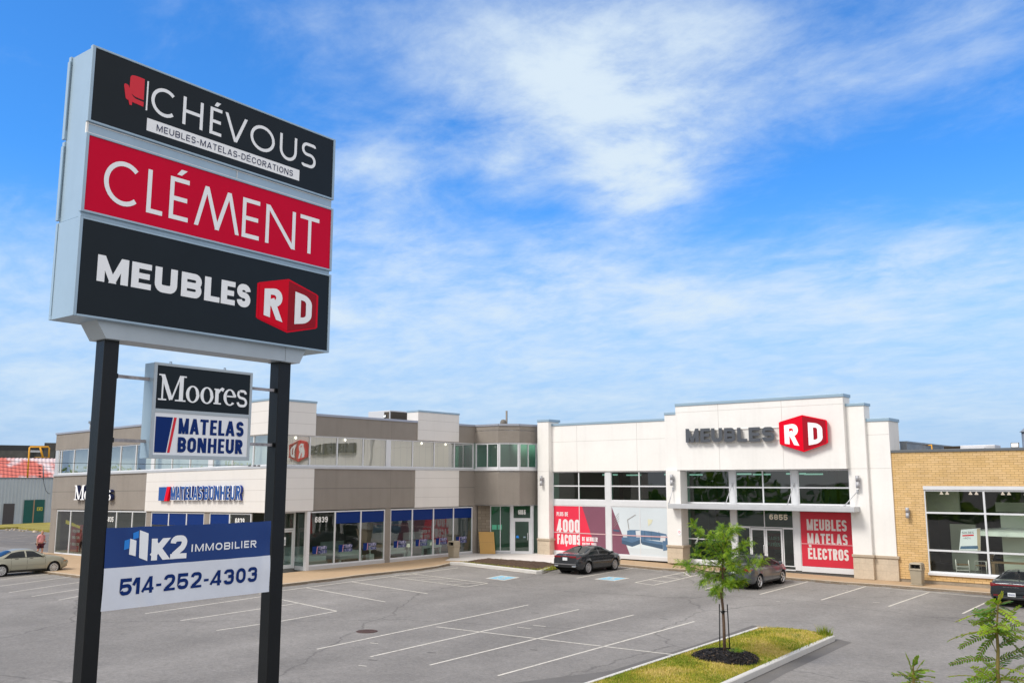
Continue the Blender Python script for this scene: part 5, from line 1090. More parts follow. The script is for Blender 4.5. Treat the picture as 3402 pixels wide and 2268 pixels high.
gd = mat('green_door', (.006, .085, .075), .55, noise=[(.8, .12)]); o1, r1 = sdoor(81, 112, 1660, 1740, 'door', gd); o2, r2 = sdoor(116, 149, 1659, 1739, 'door', gd)
b = MB(SF); b.box(r1[1], r2[0], .05, .11, .1, r1[3]); b.build('door_post', mat('rust_post', (.36, .22, .14), .8), sh)
b = MB(SF); u0, w1 = su(123, 1684); u1, w0 = su(140, 1695); b.box(u0, u1, .12, .14, w0, w1); b.mi = 1; b.box(u0+.08, u1-.08, .14, .145, w0+.08, w1-.08); b.mi = 0; b.box((u0+u1)/2-.12, (u0+u1)/2+.12, .145, .15, w0+.14, w1-.14); b.build('door_sign', [mat('sign_yellow', (.55, .50, .04), .6), gd], o2)
p = at_range(93, 1583, 122); pts = [at_range(x, y, 122) for x, y in ((91, 1586), (98, 1486), (101, 1484), (161, 1484), (164, 1488), (162, 1520))]
t = thing('gas_pipe', 'yellow gas pipe frame rising over the faded red roof', 'pipe', pts[0]); b = MB(); b.tube(pts, .10, 8); b.build('pipe_frame', M['yellow'], t); b = MB(); b.tube([at_range(133, 1485, 122), at_range(143, 1520, 122)], .12, 8); b.build('brace', M['yellow'], t); b = MB(); b.tube([at_range(115, 1518, 122), at_range(162, 1518, 122)], .03, 6); b.build('rail', M['yellow'], t)
db = thing('warehouse', 'dark grey warehouse standing behind the faded red roof', 'warehouse', (-150, 120, 0))
def dark_box(px0, px1, ytop, dist, depth, name, m, zlow=0, zt=None):
    p0, p1 = at_range(px0, ytop, dist), at_range(px1, ytop, dist); e = Vector((p1.x-p0.x, p1.y-p0.y)); q = Vector((-e.y, e.x)).normalized()*depth
    b = MB(); zt = zt or (p0.z+p1.z)/2; b.prism([(p0.x, p0.y, zlow), (p1.x, p1.y, zlow), (p1.x+q.x, p1.y+q.y, zlow), (p0.x+q.x, p0.y+q.y, zlow)], (0, 0, zt-zlow)); return b.build(name, m, db)
dark_box(-90, 148, 1478, 165, 30, 'wall', mat('dark_cladding', (.055, .058, .06), .8, noise=[(.3, .15)])); dark_box(148, 260, 1471, 164, 30, 'wall', mat('dark_cladding2', (.075, .073, .07), .8, noise=[(.3, .15)]))
dark_box(-90, 182, 1496, 163.5, .3, 'lower_wall', mat('olive_cladding', (.10, .10, .09), .85, noise=[(.2, .3), (1, .2)]), 0)
o = dark_box(101, 141, 1495, 163, .3, 'awning', M['alu2'], at_range(100, 1502, 163).z); dark_box(102, 113, 1502, 163.1, .3, 'window', M['dark'], at_range(100, 1516, 163).z)
# grass verge and rubble before the shed
vb = MB(); rnd = random.Random(2); v0, v1 = G(-40, 1752), G(170, 1742)
VP = [g2(-60, 1752), g2(166, 1741), g2(172, 1768), g2(110, 1763), g2(60, 1756), g2(-60, 1760)]
struct(slab('grass_verge', VP, mat('verge', (.26, .22, .045), 1.0, noise=[(.5, .35), (3, .3)]), .25))
for k in range(14):
    p = G(24+k*7+rnd.uniform(-9, 9), 1758+k*.6+rnd.uniform(-3, 3)); b = MB(); s = rnd.uniform(.10, .34)
    b.hexa([(p.x-s, p.y-s*.7, p.z-.05), (p.x+s, p.y-s*.6, p.z-.05), (p.x+s*.9, p.y+s*.7, p.z-.05), (p.x-s, p.y+s*.6, p.z-.05)], [(p.x-s*.6, p.y-s*.4, p.z+s*.7), (p.x+s*.5, p.y-s*.4, p.z+s*.8), (p.x+s*.6, p.y+s*.4, p.z+s*.6), (p.x-s*.5, p.y+s*.4, p.z+s*.75)])
    tag(b.build('rubble_stone', M['found'] if k % 3 else M['stone'], bevel=.04), 'pale stone lying along the grass verge before the shed', 'stone', 'stones along the grass verge')
flat('worn_asphalt', [g2(-60, 1762), g2(60, 1760), g2(168, 1772), g2(168, 1830), g2(-60, 1810)], mat('worn_asphalt', (.16, .145, .13), .95, noise=[(.25, .25), (2, .15), (30, .2)]), .003)
wl = MB()
for (x0, y0, x1, y1) in ((-20, 1770, 24, 1767), (-20, 1786, 105, 1775), (40, 1790, 165, 1772), (100, 1805, 165, 1790)): L2(wl, x0, y0, x1, y1, dz=.008)
struct(wl.build('worn_lines', mat('worn_paint', (.38, .32, .26), .9, noise=[(2, .3)])))
wb = MB()
for (x, y, l, w) in ((20, 1800, 5, .9), (60, 1795, 7, .6), (35, 1808, 4, .5), (120, 1776, 5, .3)): p = G(x, y); line(wb, (p.x-l/2, p.y), (p.x+l/2, p.y+.8), w=w, dz=.006)
struct(wb.build('tar_patch', M['asphalt2']))
# overhead cables on the left
t = thing('utility_cable', 'four sagging black cables with clamps crossing before the faded red roof', 'cable', at_range(144, 1590, 105))
for k, (ya, yb_, yc_) in enumerate(((1537, 1549, 1552), (1549, 1560, 1563), (1561, 1571, 1576), (1574, 1582, 1586))):
    A, B, E = at_range(-60, ya-9, 95), at_range(132, yb_, 105), at_range(184, yc_, 98)
    b = MB(); b.tube([A, A.lerp(B, .3)+Vector((0, 0, -.08)), A.lerp(B, .6)+Vector((0, 0, -.1)), B, E], .022, 5); b.build('cable', M['black'], t)
    b = MB(); q = at_range(128, yb_-1, 105); q2 = at_range(137, yb_, 105); b.tube([q, q2], .07, 6); b.build('clamp', M['black'], t)
b = MB(); b.tube([at_range(144, 1546, 105), at_range(144, 1592, 105)], .06, 6); b.build('mast', M['steel'], t)
b = MB(); b.tube([at_range(*q, 104) for q in ((144, 1588), (146, 1605), (152, 1628), (160, 1638), (167, 1639))], .025, 5); b.build('drop_loop', M['black'], t)
b = MB(); pts = [at_range(x, y, 41) for x, y in ((-60, 1528), (184, 1537), (450, 1540), (700, 1543), (830, 1546), (860, 1546))]; pts += [at_range(1700, 1470, 75)]; pts = pts[:6]
t = thing('overhead_wire', 'thin overhead wire running before the upper windows to the sign post', 'wire', pts[0]); b.tube(pts, .010, 5); b.build('wire', M['black'], t)
b = MB()
for x in (829, 846, 860): b.lathe([(-.08, .001), (-.06, .028), (.06, .028), (.08, .001)], at_range(x, 1546, 41), (1, 0.3, 0), 8)
b.build('insulator', M['black'], t)
# ------------------------------------------------------------------ pylon sign
a_ = R(2.6); SD = Vector((-math.sin(a_), math.cos(a_), 0)); SN = Vector((math.cos(a_), math.sin(a_), 0))
r0 = ray(309, 151); K_ = 1.3; SP = r0/math.hypot(r0.x, r0.y)*10*K_; SP.z = 0
def PS(u, v, w): q = SP + SD*u*K_ + SN*v*K_; return (q.x, q.y, CAMZ+w*K_)
py = thing('pylon_sign', 'tall double post sign with three lit panels above a smaller two panel box', 'sign', (SP+SD*1.7*K_).to_tuple())
bz = (gz(SP.x, SP.y)-CAMZ)/K_
for u0, u1 in ((.436, .601), (2.716, 2.900)):
    b = MB(PS); b.box(u0, u1, -.325, -.150, bz-.4, 1.49); b.build('post', M['black'], py, bevel=.008)
# trim beam under the cabinet, with sloping ends
b = MB(PS)
def wedge(u0, u1, c0, c1): b.hexa([(c0, -.40, 1.478), (c1, -.40, 1.478), (c1, -.065, 1.478), (c0, -.065, 1.478)], [(u0, -.40, 1.66), (u1, -.40, 1.66), (u1, -.065, 1.66), (u0, -.065, 1.66)])
wedge(.285, .616, .402, .616); b.build('beam_end', M['cabgrey'], py)
b = MB(PS); wedge(2.742, 3.06, 2.742, 2.966); b.build('beam_end', M['cabgrey'], py)
b = MB(PS); b.box(.618, 2.740, -.395, -.070, 1.482, 1.66); b.build('beam', M['cabgrey'], py)
# three cabinets
DP = -.47; UW = 3.372
body = MB(PS); body.box(.012, UW-.012, DP+.012, -.012, 2.70, 4.545); cab1 = body.build('cabinet', M['cab'], py)
body = MB(PS); body.box(0, UW, DP, 0, 1.657, 2.690); cab2 = body.build('cabinet', M['cab'], py)
# frames, faces
def sign_frame(w0, w1, cab, face, fr=.028):
    b = MB(PS)
    for v0, v1 in ((-.03, .018), (DP-.018, DP+.03)):
        b.box(-.006, fr, v0, v1, w0, w1); b.box(UW-fr, UW+.006, v0, v1, w0, w1); b.box(fr, UW-fr, v0, v1, w0, w0+fr*.8); b.box(fr, UW-fr, v0, v1, w1-fr*.8, w1)
    b.build('frame', M['cab'], cab, bevel=.004)
    b = MB(PS); b.poly([(fr, .006, w0+.02), (UW-fr, .006, w0+.02), (UW-fr, .006, w1-.02), (fr, .006, w1-.02)]); return b.build('sign_face', face, cab)
sign_frame(3.713, 4.558, cab1, M['face_black']); sign_frame(2.742, 3.590, cab1, M['face_red']); sign_frame(1.655, 2.690, cab2, M['face_black'])
b = MB(PS)
for w in (3.70, 3.60): b.box(.02, UW-.02, -.012, -.004, w-.004, w+.004)
b.box(1.86, 1.866, -.012, -.004, 3.605, 3.70); b.box(.0, .02, -.03, -.005, 3.59, 3.713); b.build('filler_strip', M['white'], cab1)
b = MB(PS)                                                            # retaining strips with rivets down the visible end
b.box(-.014, .012, DP-.02, DP+.03, 3.62, 4.50); b.box(-.014, .012, DP-.02, DP+.03, 2.72, 3.54)
b.build('edge_strip', M['cab'], cab1)
b = MB(PS); b.box(-.008, .0, DP, DP+.03, 1.70, 2.68)
b.build('edge_strip', M['cab'], cab2)
FV = .0085
# top panel: armchair mark, thin bar, thin capitals, white strip
b = MB(PS); RPl = lambda pts, r, v: b.poly([(p[0], v, p[1]) for p in rpath(pts, r, True)])
RPl([(.430, 4.19), (.470, 4.17), (.500, 4.155), (.603, 4.150), (.600, 4.395), (.500, 4.398), (.432, 4.385)], [.02, .01, .02, .004, .004, .06, .04], FV)
RPl([(.365, 4.245), (.372, 4.265), (.415, 4.265), (.460, 4.165), (.500, 4.135), (.603, 4.130), (.603, 4.075), (.470, 4.085), (.395, 4.095)], [.02, .03, .02, .05, .02, .0, .0, .02, .02], FV+.001)
b.poly([(.425, FV+.002, 4.10), (.470, FV+.002, 4.095), (.468, FV+.002, 4.045), (.440, FV+.002, 4.042)]); b.build('armchair_mark', M['chair_red'], cab1)
b = MB(PS); b.poly([(.632, FV, 4.047), (.650, FV, 4.047), (.650, FV, 4.387), (.632, FV, 4.387)])
H_ = .332; Wd = 4.040
for ch, u0, u1 in (('C', .683, 1.005), ('H', 1.086, 1.350), ('É', 1.443, 1.605), ('V', 1.650, 1.965), ('O', 2.015, 2.383), ('U', 2.464, 2.735), ('S', 2.815, 3.050)): text(b, ch, u0, u1, Wd, H_, dict(STY['geo'], s=.118), FV)
b.poly([(.657, FV, 3.822), (2.790, FV, 3.822), (2.790, FV, 3.966), (.657, FV, 3.966)]); b.build('lettering', M['white_letter'], cab1)
b = MB(PS); text(b, 'MEUBLES-MATELAS-DÉCORATIONS', .775, 2.682, 3.853, .075, 'thin', FV+.004); b.build('strip_lettering', M['navy_dark'], cab1)
# red panel
b = MB(PS)
for ch, u0, u1 in (('C', .208, .640), ('L', .712, .905), ('É', .985, 1.225), ('M', 1.318, 1.905), ('E', 1.955, 2.205), ('N', 2.300, 2.760), ('T', 2.835, 3.148)): text(b, ch, u0, u1, 2.903, .490, 'clem', FV)
b.build('lettering', M['white_letter'], cab1)
# bottom panel
b = MB(PS); xs_ = [(.215, .547), (.590, .835), (.880, 1.150), (1.195, 1.470), (1.515, 1.735), (1.770, 1.975), (1.905, 2.125)]
adv = [(.215, .560), (.595, .825), (.868, 1.140), (1.190, 1.450), (1.490, 1.695), (1.712, 1.905), (1.930, 2.122)]
for ch, (u0, u1) in zip('MEUBLES', adv): text(b, ch, u0, u1, 2.050, .280, dict(STY['block'], s=.30), FV)
b.build('lettering', M['white_letter'], cab2)
b = MB(PS); b.box(2.9, 2.91, FV, FV+.0002, 2.0, 2.01)
cube_logo(cab2, PS, 2.214, 2.686, 3.171, 1.940, 2.392, 1.828, 2.512, .0065, .003, [M['rd_red'], M['rd_dark']])
# small two panel box on four tubes
b = MB(PS); b.box(1.0, 2.286, -.30, -.115, .250, 1.290); sb_ = b.build('small_cabinet', M['cab'], py)
b = MB(PS); v0, v1 = -.118, -.098
b.box(.996, 1.032, v0, v1, .246, 1.294); b.box(2.257, 2.290, v0, v1, .246, 1.294); b.box(1.032, 2.257, v0, v1, 1.264, 1.294); b.box(1.032, 2.257, v0, v1, .246, .288); b.box(1.032, 2.257, v0, v1, .750, .788)
b.build('frame', M['cabgrey'], sb_, bevel=.003)
b = MB(PS); b.poly([(1.03, -.108, .786), (2.26, -.108, .786), (2.26, -.108, 1.266), (1.03, -.108, 1.266)]); b.build('sign_face', M['face_black'], sb_)
b = MB(PS); serif_word(b, 1.058, 2.230, .884, .286, -.105, eps=.0002); b.build('lettering', M['white_letter'], sb_)
b = MB(PS); b.poly([(1.03, -.108, .286), (2.26, -.108, .286), (2.26, -.108, .752), (1.03, -.108, .752)]); b.build('sign_face', M['face_white'], sb_)
b = MB(PS); b.poly([(1.049, -.105, .312), (1.192, -.105, .312), (1.255, -.105, .702), (1.049, -.105, .702)])
for ch, u0, u1 in (('M', 1.331, 1.458), ('A', 1.474, 1.590), ('T', 1.604, 1.713), ('E', 1.736, 1.826), ('L', 1.846, 1.932), ('A', 1.945, 2.070), ('S', 2.090, 2.193)): text(b, ch, u0, u1, .524, .175, dict(STY['cond'], s=.235), -.105, eps=.0002)
for ch, u0, u1 in (('B', 1.330, 1.435), ('O', 1.452, 1.563), ('N', 1.582, 1.697), ('H', 1.718, 1.832), ('E', 1.853, 1.938), ('U', 1.958, 2.068), ('R', 2.086, 2.190)): text(b, ch, u0, u1, .320, .168, dict(STY['cond'], s=.235), -.105, eps=.0002)
b.build('lettering', M['navy'], sb_)
b = MB(PS); b.poly([(1.206, -.105, .312), (1.236, -.105, .312), (1.302, -.105, .702), (1.270, -.105, .702)]); b.build('red_slash', M['chair_red'], sb_)
b = MB(PS)
for u in (1.22, 1.93): b.tube([(u, -.17, 1.29), (u, -.17, 1.325), (u+.02, -.17, 1.325), (u+.02, -.17, 1.29)], .006, 5)
b.build('lifting_eye', M['rust'], sb_)
for (u0, u1, w) in ((.58, 1.0, 1.111), (.58, 1.0, .432), (2.286, 2.74, 1.122), (2.286, 2.74, .446)):
    b = MB(PS); b.box(u0, u1, -.225, -.195, w-.017, w+.017); b.build('support_tube', M['rust'], py)
    b = MB(PS); e = u0 if u0 < 1 else u1; b.box(min(e, e-.05 if u0 > 1 else e), max(e, e+.05 if u0 < 1 else e), -.235, -.185, w-.026, w+.026); b.build('clamp', M['black'], py)
# vinyl banner between the posts
t = thing('vinyl_banner', 'blue and white vinyl banner with a phone number stretched between the black posts', 'banner', PS(1.65, -.15, -.9))
def wr(u, w):
    s = (u-.59)/2.1; q = (w+1.31)/.835
    return .010*math.sin(s*3.1*math.pi+q*2)*(.3+q) + .016*math.exp(-((s-.10-.14*(1-q))/.045)**2) + .008*math.sin(s*17+q*5)*math.exp(-s*4) - .010*math.exp(-((s-.93-.05*q)/.03)**2) + .005*math.sin(q*11+s*4)*math.exp(-(1-s)*6)
def BF(u, v, w):
    s = (u-.59)/2.11; q = (w+1.31)/.835
    top = .004*math.sin(s*5*math.pi)**2*q
    return PS(u, -.148+wr(u, w)*1.0+v, w-.010*math.sin(math.pi*s)*(q-.3)*.5 - top)
def sheet(f, u0, u1, w0, w1, nu, nw, v, m, name):
    b = MB(f); 
    for j in range(nw+1):
        for i in range(nu+1): b.v.append(f(u0+(u1-u0)*i/nu, v, w0+(w1-w0)*j/nw))
    for j in range(nw):
        for i in range(nu): a = j*(nu+1)+i; b.face((a, a+1, a+nu+2, a+nu+1), True)
    return b.build(name, m, t)
bw = sheet(BF, .59, 2.70, -1.311, -.883, 90, 20, 0, M['cloth_white'], 'white_half'); bb = sheet(BF, .59, 2.695, -.883, -.474, 90, 20, 0, M['cloth_blue'], 'blue_half')
b = MB(BF); b.tess = 14
for q in ([(.966, -.797), (1.070, -.838), (1.073, -.548), (.966, -.510)], [(.849, -.753), (.923, -.778), (.927, -.616), (.850, -.590)]): b.poly([(p[0], .004, p[1]) for p in q])
b.build('tower_mark', M['white_letter'], t); b = MB(BF); b.tess = 14
for q in ([(.884, -.602), (.955, -.588), (.955, -.515), (.884, -.536)], [(.792, -.705), (.845, -.690), (.846, -.592), (.791, -.607)]): b.poly([(p[0], .004, p[1]) for p in q])
b.build('tower_shade', M['sky_blue'], t)
b = MB(BF); b.tess = 4; text(b, 'K', 1.115, 1.330, -.836, .231, dict(STY['block'], s=.31, cw=1), .004); text(b, '2', 1.345, 1.545, -.838, .252, dict(STY['num'], s=.30, cw=.8), .004); text(b, 'IMMOBILIER', 1.604, 2.485, -.772, .082, dict(STY['wide'], s=.19), .004); b.build('lettering', M['white_letter'], t)
b = MB(BF); b.tess = 3; text(b, '514-252-4303', .775, 2.508, -1.172, .172, dict(STY['num'], s=.215), .004); b.build('phone_number', M['navy'], t)
b = MB(BF)
for k in range(7): b.lathe([(0, .012), (.008, .012), (.010, .004)], BF(.63+k*.345, .0, -.485), SN, 8)
b.lathe([(0, .014), (.008, .014)], BF(2.66, 0, -1.285), SN, 8); b.build('eyelet', M['white_letter'], t)
b = MB(BF); b.tube([PS(.60, -.15, -.48), PS(.56, -.14, -.46)], .006, 5); b.tube([PS(2.69, -.15, -.475), PS(2.74, -.14, -.462)], .008, 5); b.tube([PS(.60, -.15, -1.30), PS(.55, -.16, -1.30)], .006, 5); b.build('tie', M['white_letter'], t)
# ------------------------------------------------------------------ cars
def lerp_prof(P, x):
    if x <= P[0][0]: return P[0][1]
    for (a, va), (c, vc) in zip(P[:-1], P[1:]):
        if x <= c: s = (x-a)/(c-a); return va+(vc-va)*s
    return P[-1][1]
def smooth_prof(P, x, k=.07): return sum(lerp_prof(P, x+d*k) for d in (-2, -1, 0, 1, 2))/5
M['car_glass'] = mat('car_glass', (.008, .011, .013), .10, spec=.35); M['tyre'] = mat('tyre', (.018, .018, .019), .85, bump=(60, .3)); M['trim'] = mat('black_trim', (.015, .015, .016), .5)
M['tail'] = mat('tail_lamp', (.20, .005, .010), .2, coat=.4); M['chrome'] = mat('chrome', (.7, .7, .72), .15, 1.0); M['plate'] = mat('licence_plate', (.72, .74, .76), .4); M['rim'] = mat('alloy', (.50, .50, .52), .3, .7); M['lampglass'] = mat('lamp_glass', (.55, .57, .60), .1, coat=1)
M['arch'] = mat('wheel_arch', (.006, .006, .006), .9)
class Car:
    def __init__(s, roof, belt, half, low, wx, wz=.325, wr=.325): s.roof, s.belt, s.half, s.low, s.wx, s.wz, s.wr = roof, belt, half, low, wx, wz, wr; s.L = roof[-1][0]
    def sec(s, x):
        w = smooth_prof(s.half, x, .03); zr = smooth_prof(s.roof, x, .045); zb = smooth_prof(s.low, x, .02); zs = min(smooth_prof(s.belt, x, .06), zr-.035); gh = max(zr-zs, .035); k = min(1, gh/.4)
        arch = 0
        for c in s.wx:
            d = abs(x-c)
            if d < s.wr+.055: arch = max(arch, s.wz+math.sqrt((s.wr+.055)**2-d*d))
        rw = w*.93-.55*gh; rw = max(rw, w*.60)
        a = lambda z, e=0: max(z, arch+e) if arch else z
        flare = .012 if arch else 0
        return [(w*.86, a(zb)), (w*.955, a(zb+.04, .004)), (w*.985+flare, a(zb+.16, .008)), (w*1.0+flare, a(.52, .012)), (w*.992, a(.68, .016)), (w*.975, max(zs-.07, .60)), (w*.94, zs-.005), (w*.925, zs+.012), (w*.925*.5+rw*.5+.012, zs+gh*.5), (rw+.008, zr-.085*k-.012), (rw*.90, zr-.036*k-.005), (rw*.5, zr-.010*k-.001), (0, zr)]
    def S(s, x, t):
        q = s.sec(x); i = min(int(t), 11); f = t-i
        return Vector((q[i][0]*(1-f)+q[i+1][0]*f, x, q[i][1]*(1-f)+q[i+1][1]*f))
    def pt(s, x, t, off=0.0, side=1):
        p = s.S(x, t); e = .02
        n = (s.S(x+e, t)-s.S(x-e, t)).cross(s.S(x, min(t+.1, 11.99))-s.S(x, max(t-.1, 0)))
        n.normalize()
        if n.dot(Vector((p.x, 0, p.z-.6))) < 0: n = -n
        p = p+n*off
        return (p.x*side, p.y, p.z)
    def body(s, name, m, t):
        b = MB(lambda u, v, w: t.matrix_world @ Vector((u, v, w))); xs = sorted(set([0, .02, .05, .09, .14, s.L-.14, s.L-.09, s.L-.05, s.L-.02, s.L] + [i*s.L/90 for i in range(91)])); n = 13; rows = []
        for x in xs:
            q = s.sec(x); rows.append(b.add([(-p[0], x, p[1]) for p in q]+[(p[0], x, p[1]) for p in reversed(q[:-1])]))
        for r, r2 in zip(rows[:-1], rows[1:]):
            for k in range(24): b.face((r+k, r+k+1, r2+k+1, r2+k), True)
        for r in (rows[0], rows[-1]):
            for k in range(12): b.face((r+k, r+k+1, r+23-k, r+24-k), False)
        return b.build(name, m, t)
    def patch(s, name, m, t, c, off=.004, sides=(1, -1), nu=14, nv=6, sep=True):
        """c: four (x, t) corners, in order; one object per side when sep"""
        out = []; b = None
        for sd in sides:
            if b is None or sep: b = MB(lambda u, v, w: t.matrix_world @ Vector((u, v, w)))
            i0 = len(b.v)
            for j in range(nv+1):
                for i in range(nu+1):
                    u, v = i/nu, j/nv; x = (c[0][0]*(1-u)+c[1][0]*u)*(1-v)+(c[3][0]*(1-u)+c[2][0]*u)*v; tt = (c[0][1]*(1-u)+c[1][1]*u)*(1-v)+(c[3][1]*(1-u)+c[2][1]*u)*v
                    b.v.append(b.map(*s.pt(x, tt, off, sd)))
            for j in range(nv):
                for i in range(nu): a = i0+j*(nu+1)+i; b.face((a, a+1, a+nu+2, a+nu+1), True)
            if sep: out.append(b.build(name, m, t))
        if not sep: out.append(b.build(name, m, t))
        return out
    def wheels(s, t, m_rim, spokes=7):
        for c in s.wx:
            for sd in (-1, 1):
                f = lambda u, v, w: t.matrix_world @ Vector((u, v, w)); hw = smooth_prof(s.half, c); x0 = sd*(hw-.02); ax = (t.matrix_world.to_3x3() @ Vector((sd, 0, 0)))
                b = MB(); r = s.wr; b.lathe([(-.20, r*.7), (-.20, r*.94), (-.17, r), (-.02, r), (.0, r*.95), (.004, r*.80), (-.01, r*.74)], f(x0, c, s.wz), ax, 28); w = b.build('wheel', M['tyre'], t)
                b = MB(); cen = f(x0, c, s.wz); b.lathe([(-.012, r*.76), (.004, r*.72), (-.005, r*.66), (-.06, r*.64)], cen, ax, 28); b.lathe([(-.01, r*.2), (.0, r*.17), (.002, .001)], cen, ax, 12)
                a1 = Vector(t.matrix_world.to_3x3() @ Vector((0, 1, 0))); a2 = Vector((0, 0, 1)); cen = Vector(cen)
                for k in range(spokes):
                    for dk in (-.13, .13):
                        g = 6.2832*k/spokes; d = a1*math.cos(g)+a2*math.sin(g); d2 = a1*math.cos(g+dk)+a2*math.sin(g+dk); pp = a1*-math.sin(g)+a2*math.cos(g)
                        p0 = cen+d*r*.12-ax*.004; p1 = cen+d2*r*.70-ax*.006; b.poly([p0-pp*.018, p1-pp*.014, p1+pp*.014, p0+pp*.018])
                b.build('rim', m_rim, w)
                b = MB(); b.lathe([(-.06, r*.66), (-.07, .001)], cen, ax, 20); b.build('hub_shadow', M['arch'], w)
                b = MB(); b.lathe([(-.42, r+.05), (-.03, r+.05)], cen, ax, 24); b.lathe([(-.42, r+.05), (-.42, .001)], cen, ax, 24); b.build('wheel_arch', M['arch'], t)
    def common(s, t, paint, m_rim, g, spokes=7, doors=(1.4, 2.35, 3.25), strip=None):
        s.body('body', paint, t); s.wheels(t, m_rim, spokes)
        f = lambda u, v, w: t.matrix_world @ Vector((u, v, w))
        b = MB(f); b.box(-.66, .66, .35, s.L-.35, .17, .34); b.build('underbody', M['arch'], t)
        s.patch('side_window', M['car_glass'], t, [(g['q0'], 7.15), (g['bp']-.05, 7.15), (g['bp']-.05, 8.85), (g['q1'], 8.85)]); s.patch('side_window', M['car_glass'], t, [(g['bp']+.04, 7.15), (g['a0'], 7.15), (g['a1'], 8.85), (g['bp']+.04, 8.85)])
        s.patch('rear_window', M['car_glass'], t, [(g['r0'], 9.4), (g['r1'], 9.4), (g['r1']+.02, 12), (g['r0']-.04, 12)], sep=False); s.patch('windscreen', M['car_glass'], t, [(g['w0'], 9.4), (g['w1'], 9.4), (g['w1']+.05, 12), (g['w0']+.02, 12)], sep=False)
        s.patch('window_trim', M['trim'], t, [(g['q0']-.05, 6.95), (g['a0']+.06, 6.95), (g['a0']+.03, 7.12), (g['q0']-.02, 7.12)], .003)
        for x in doors: s.patch('door_seam', M['trim'], t, [(x, 1.6), (x+.012, 1.6), (x+.012, 6.9), (x, 6.9)], .002, nu=1, nv=10)
        for x in (doors[0]+.28, doors[1]+.22): s.patch('door_handle', g.get('handle', paint), t, [(x-.10, 5.35), (x+.10, 5.38), (x+.10, 5.75), (x-.10, 5.72)], .022, nu=3, nv=2)
        s.patch('sill_trim', M['trim'], t, [(s.wx[0]+.42, .3), (s.wx[1]-.42, .3), (s.wx[1]-.42, 1.5), (s.wx[0]+.42, 1.5)], .003)
        xm = g['a0']-.12
        for sd in (-1, 1):
            p = s.pt(xm, 7.2, .02, sd); b = MB(f); b.hexa([(p[0], xm-.05, p[2]), (p[0]+sd*.17, xm-.02, p[2]+.02), (p[0]+sd*.17, xm+.07, p[2]+.02), (p[0], xm+.08, p[2])], [(p[0], xm-.05, p[2]+.12), (p[0]+sd*.17, xm-.02, p[2]+.13), (p[0]+sd*.15, xm+.06, p[2]+.12), (p[0], xm+.08, p[2]+.10)]); b.build('mirror', paint, t, bevel=.02)
    def rear(s, t, pz, plate_txt=None, w=.30):
        f = lambda u, v, z: t.matrix_world @ Vector((u, v, z)); y = -.012
        b = MB(f); b.box(-w/2, w/2, y-.012, y+.03, pz, pz+.155); o = b.build('licence_plate', M['plate'], t)
        if plate_txt: b = MB(lambda u, v, z: f(u, y-.014-v, z)); text(b, plate_txt, -w*.44, w*.44, pz+.035, .075, 'thin', .0, eps=.0002); b.build('plate_number', M['navy'], o)
ROOF_A = [(0, .90), (.03, 1.03), (.10, 1.085), (.55, 1.10), (.78, 1.12), (1.62, 1.395), (2.05, 1.435), (2.45, 1.435), (2.75, 1.40), (3.62, 1.035), (4.25, .93), (4.45, .84), (4.60, .66), (4.64, .58)]
BELT_A = [(0, .86), (.5, .99), (1.5, .985), (2.8, .955), (3.6, .93), (4.3, .80), (4.64, .52)]
HALF_A = [(0, .74), (.06, .80), (.35, .87), (.9, .895), (3.6, .895), (4.2, .85), (4.5, .74), (4.64, .58)]
LOW_A = [(0, .42), (.05, .33), (.3, .24), (.9, .20), (3.7, .19), (4.3, .20), (4.64, .30)]
G_A = dict(q0=.98, q1=1.50, bp=2.12, a0=3.42, a1=2.72, r0=.80, r1=1.60, w0=2.76, w1=3.52)
def place(px_near_rear, wz_off, rz): pass
def car_thing(name, label, rear_wheel_px, car, rz=0.0):
    """stand the car so that its right rear tyre touches the ground at a surveyed point"""
    p = G(*rear_wheel_px); hw = smooth_prof(car.half, car.wx[0])-.10; c, s = math.cos(rz), math.sin(rz)
    x = p.x-(c*hw-s*car.wx[0]); y = p.y-(s*hw+c*car.wx[0])
    t = thing(name, label, 'car', (x, y, (gz(x, y)+gz(x, y+2.7))/2), rz); return t
# dark grey sedan before the red lettered windows
carA = Car(ROOF_A, BELT_A, HALF_A, LOW_A, (.98, 3.68), .33, .33)
pA = mat('dark_grey_paint', (.028, .032, .040), .25, .5, coat=1.0)
tA = car_thing('parked_sedan', 'dark grey sedan with full width tail lights parked before the sofa graphic', (1951, 1906), carA, R(1))
carA.common(tA, pA, M['rim'], dict(G_A, handle=pA), 10)
fA = lambda u, v, w: tA.matrix_world @ Vector((u, v, w))
carA.rear(tA, .74)
carA.patch('tail_light', M['tail'], tA, [(.02, 5.2), (.36, 5.75), (.34, 6.3), (.02, 6.2)], .006)
b = MB(fA); b.box(-.72, -.30, -.010, .03, .885, .985); b.build('tail_light', M['tail'], tA, bevel=.01); b = MB(fA); b.box(.30, .72, -.010, .03, .885, .985); b.build('tail_light', M['tail'], tA, bevel=.01); b = MB(fA); b.box(-.30, .30, -.006, .03, .94, .975); b.build('light_bar', M['tail'], tA)
b = MB(fA); b.box(-.62, .62, -.02, .05, .36, .54); b.build('lower_bumper', M['trim'], tA, bevel=.02)
b = MB(fA); b.hexa([(-.70, -.02, .52), (.70, -.02, .52), (.74, .06, .52), (-.74, .06, .52)], [(-.70, -.03, .56), (.70, -.03, .56), (.74, .06, .57), (-.74, .06, .57)]); b.build('bumper_lip', M['rim'], tA)
for u in (-.58, .58): b = MB(fA); b.box(u-.13, u+.13, -.035, .0, .40, .47); b.build('exhaust_trim', M['chrome'], tA, bevel=.02)
b = MB(fA); b.box(-.09, .09, -.004, .02, 1.015, 1.045); b.build('badge', M['chrome'], tA)
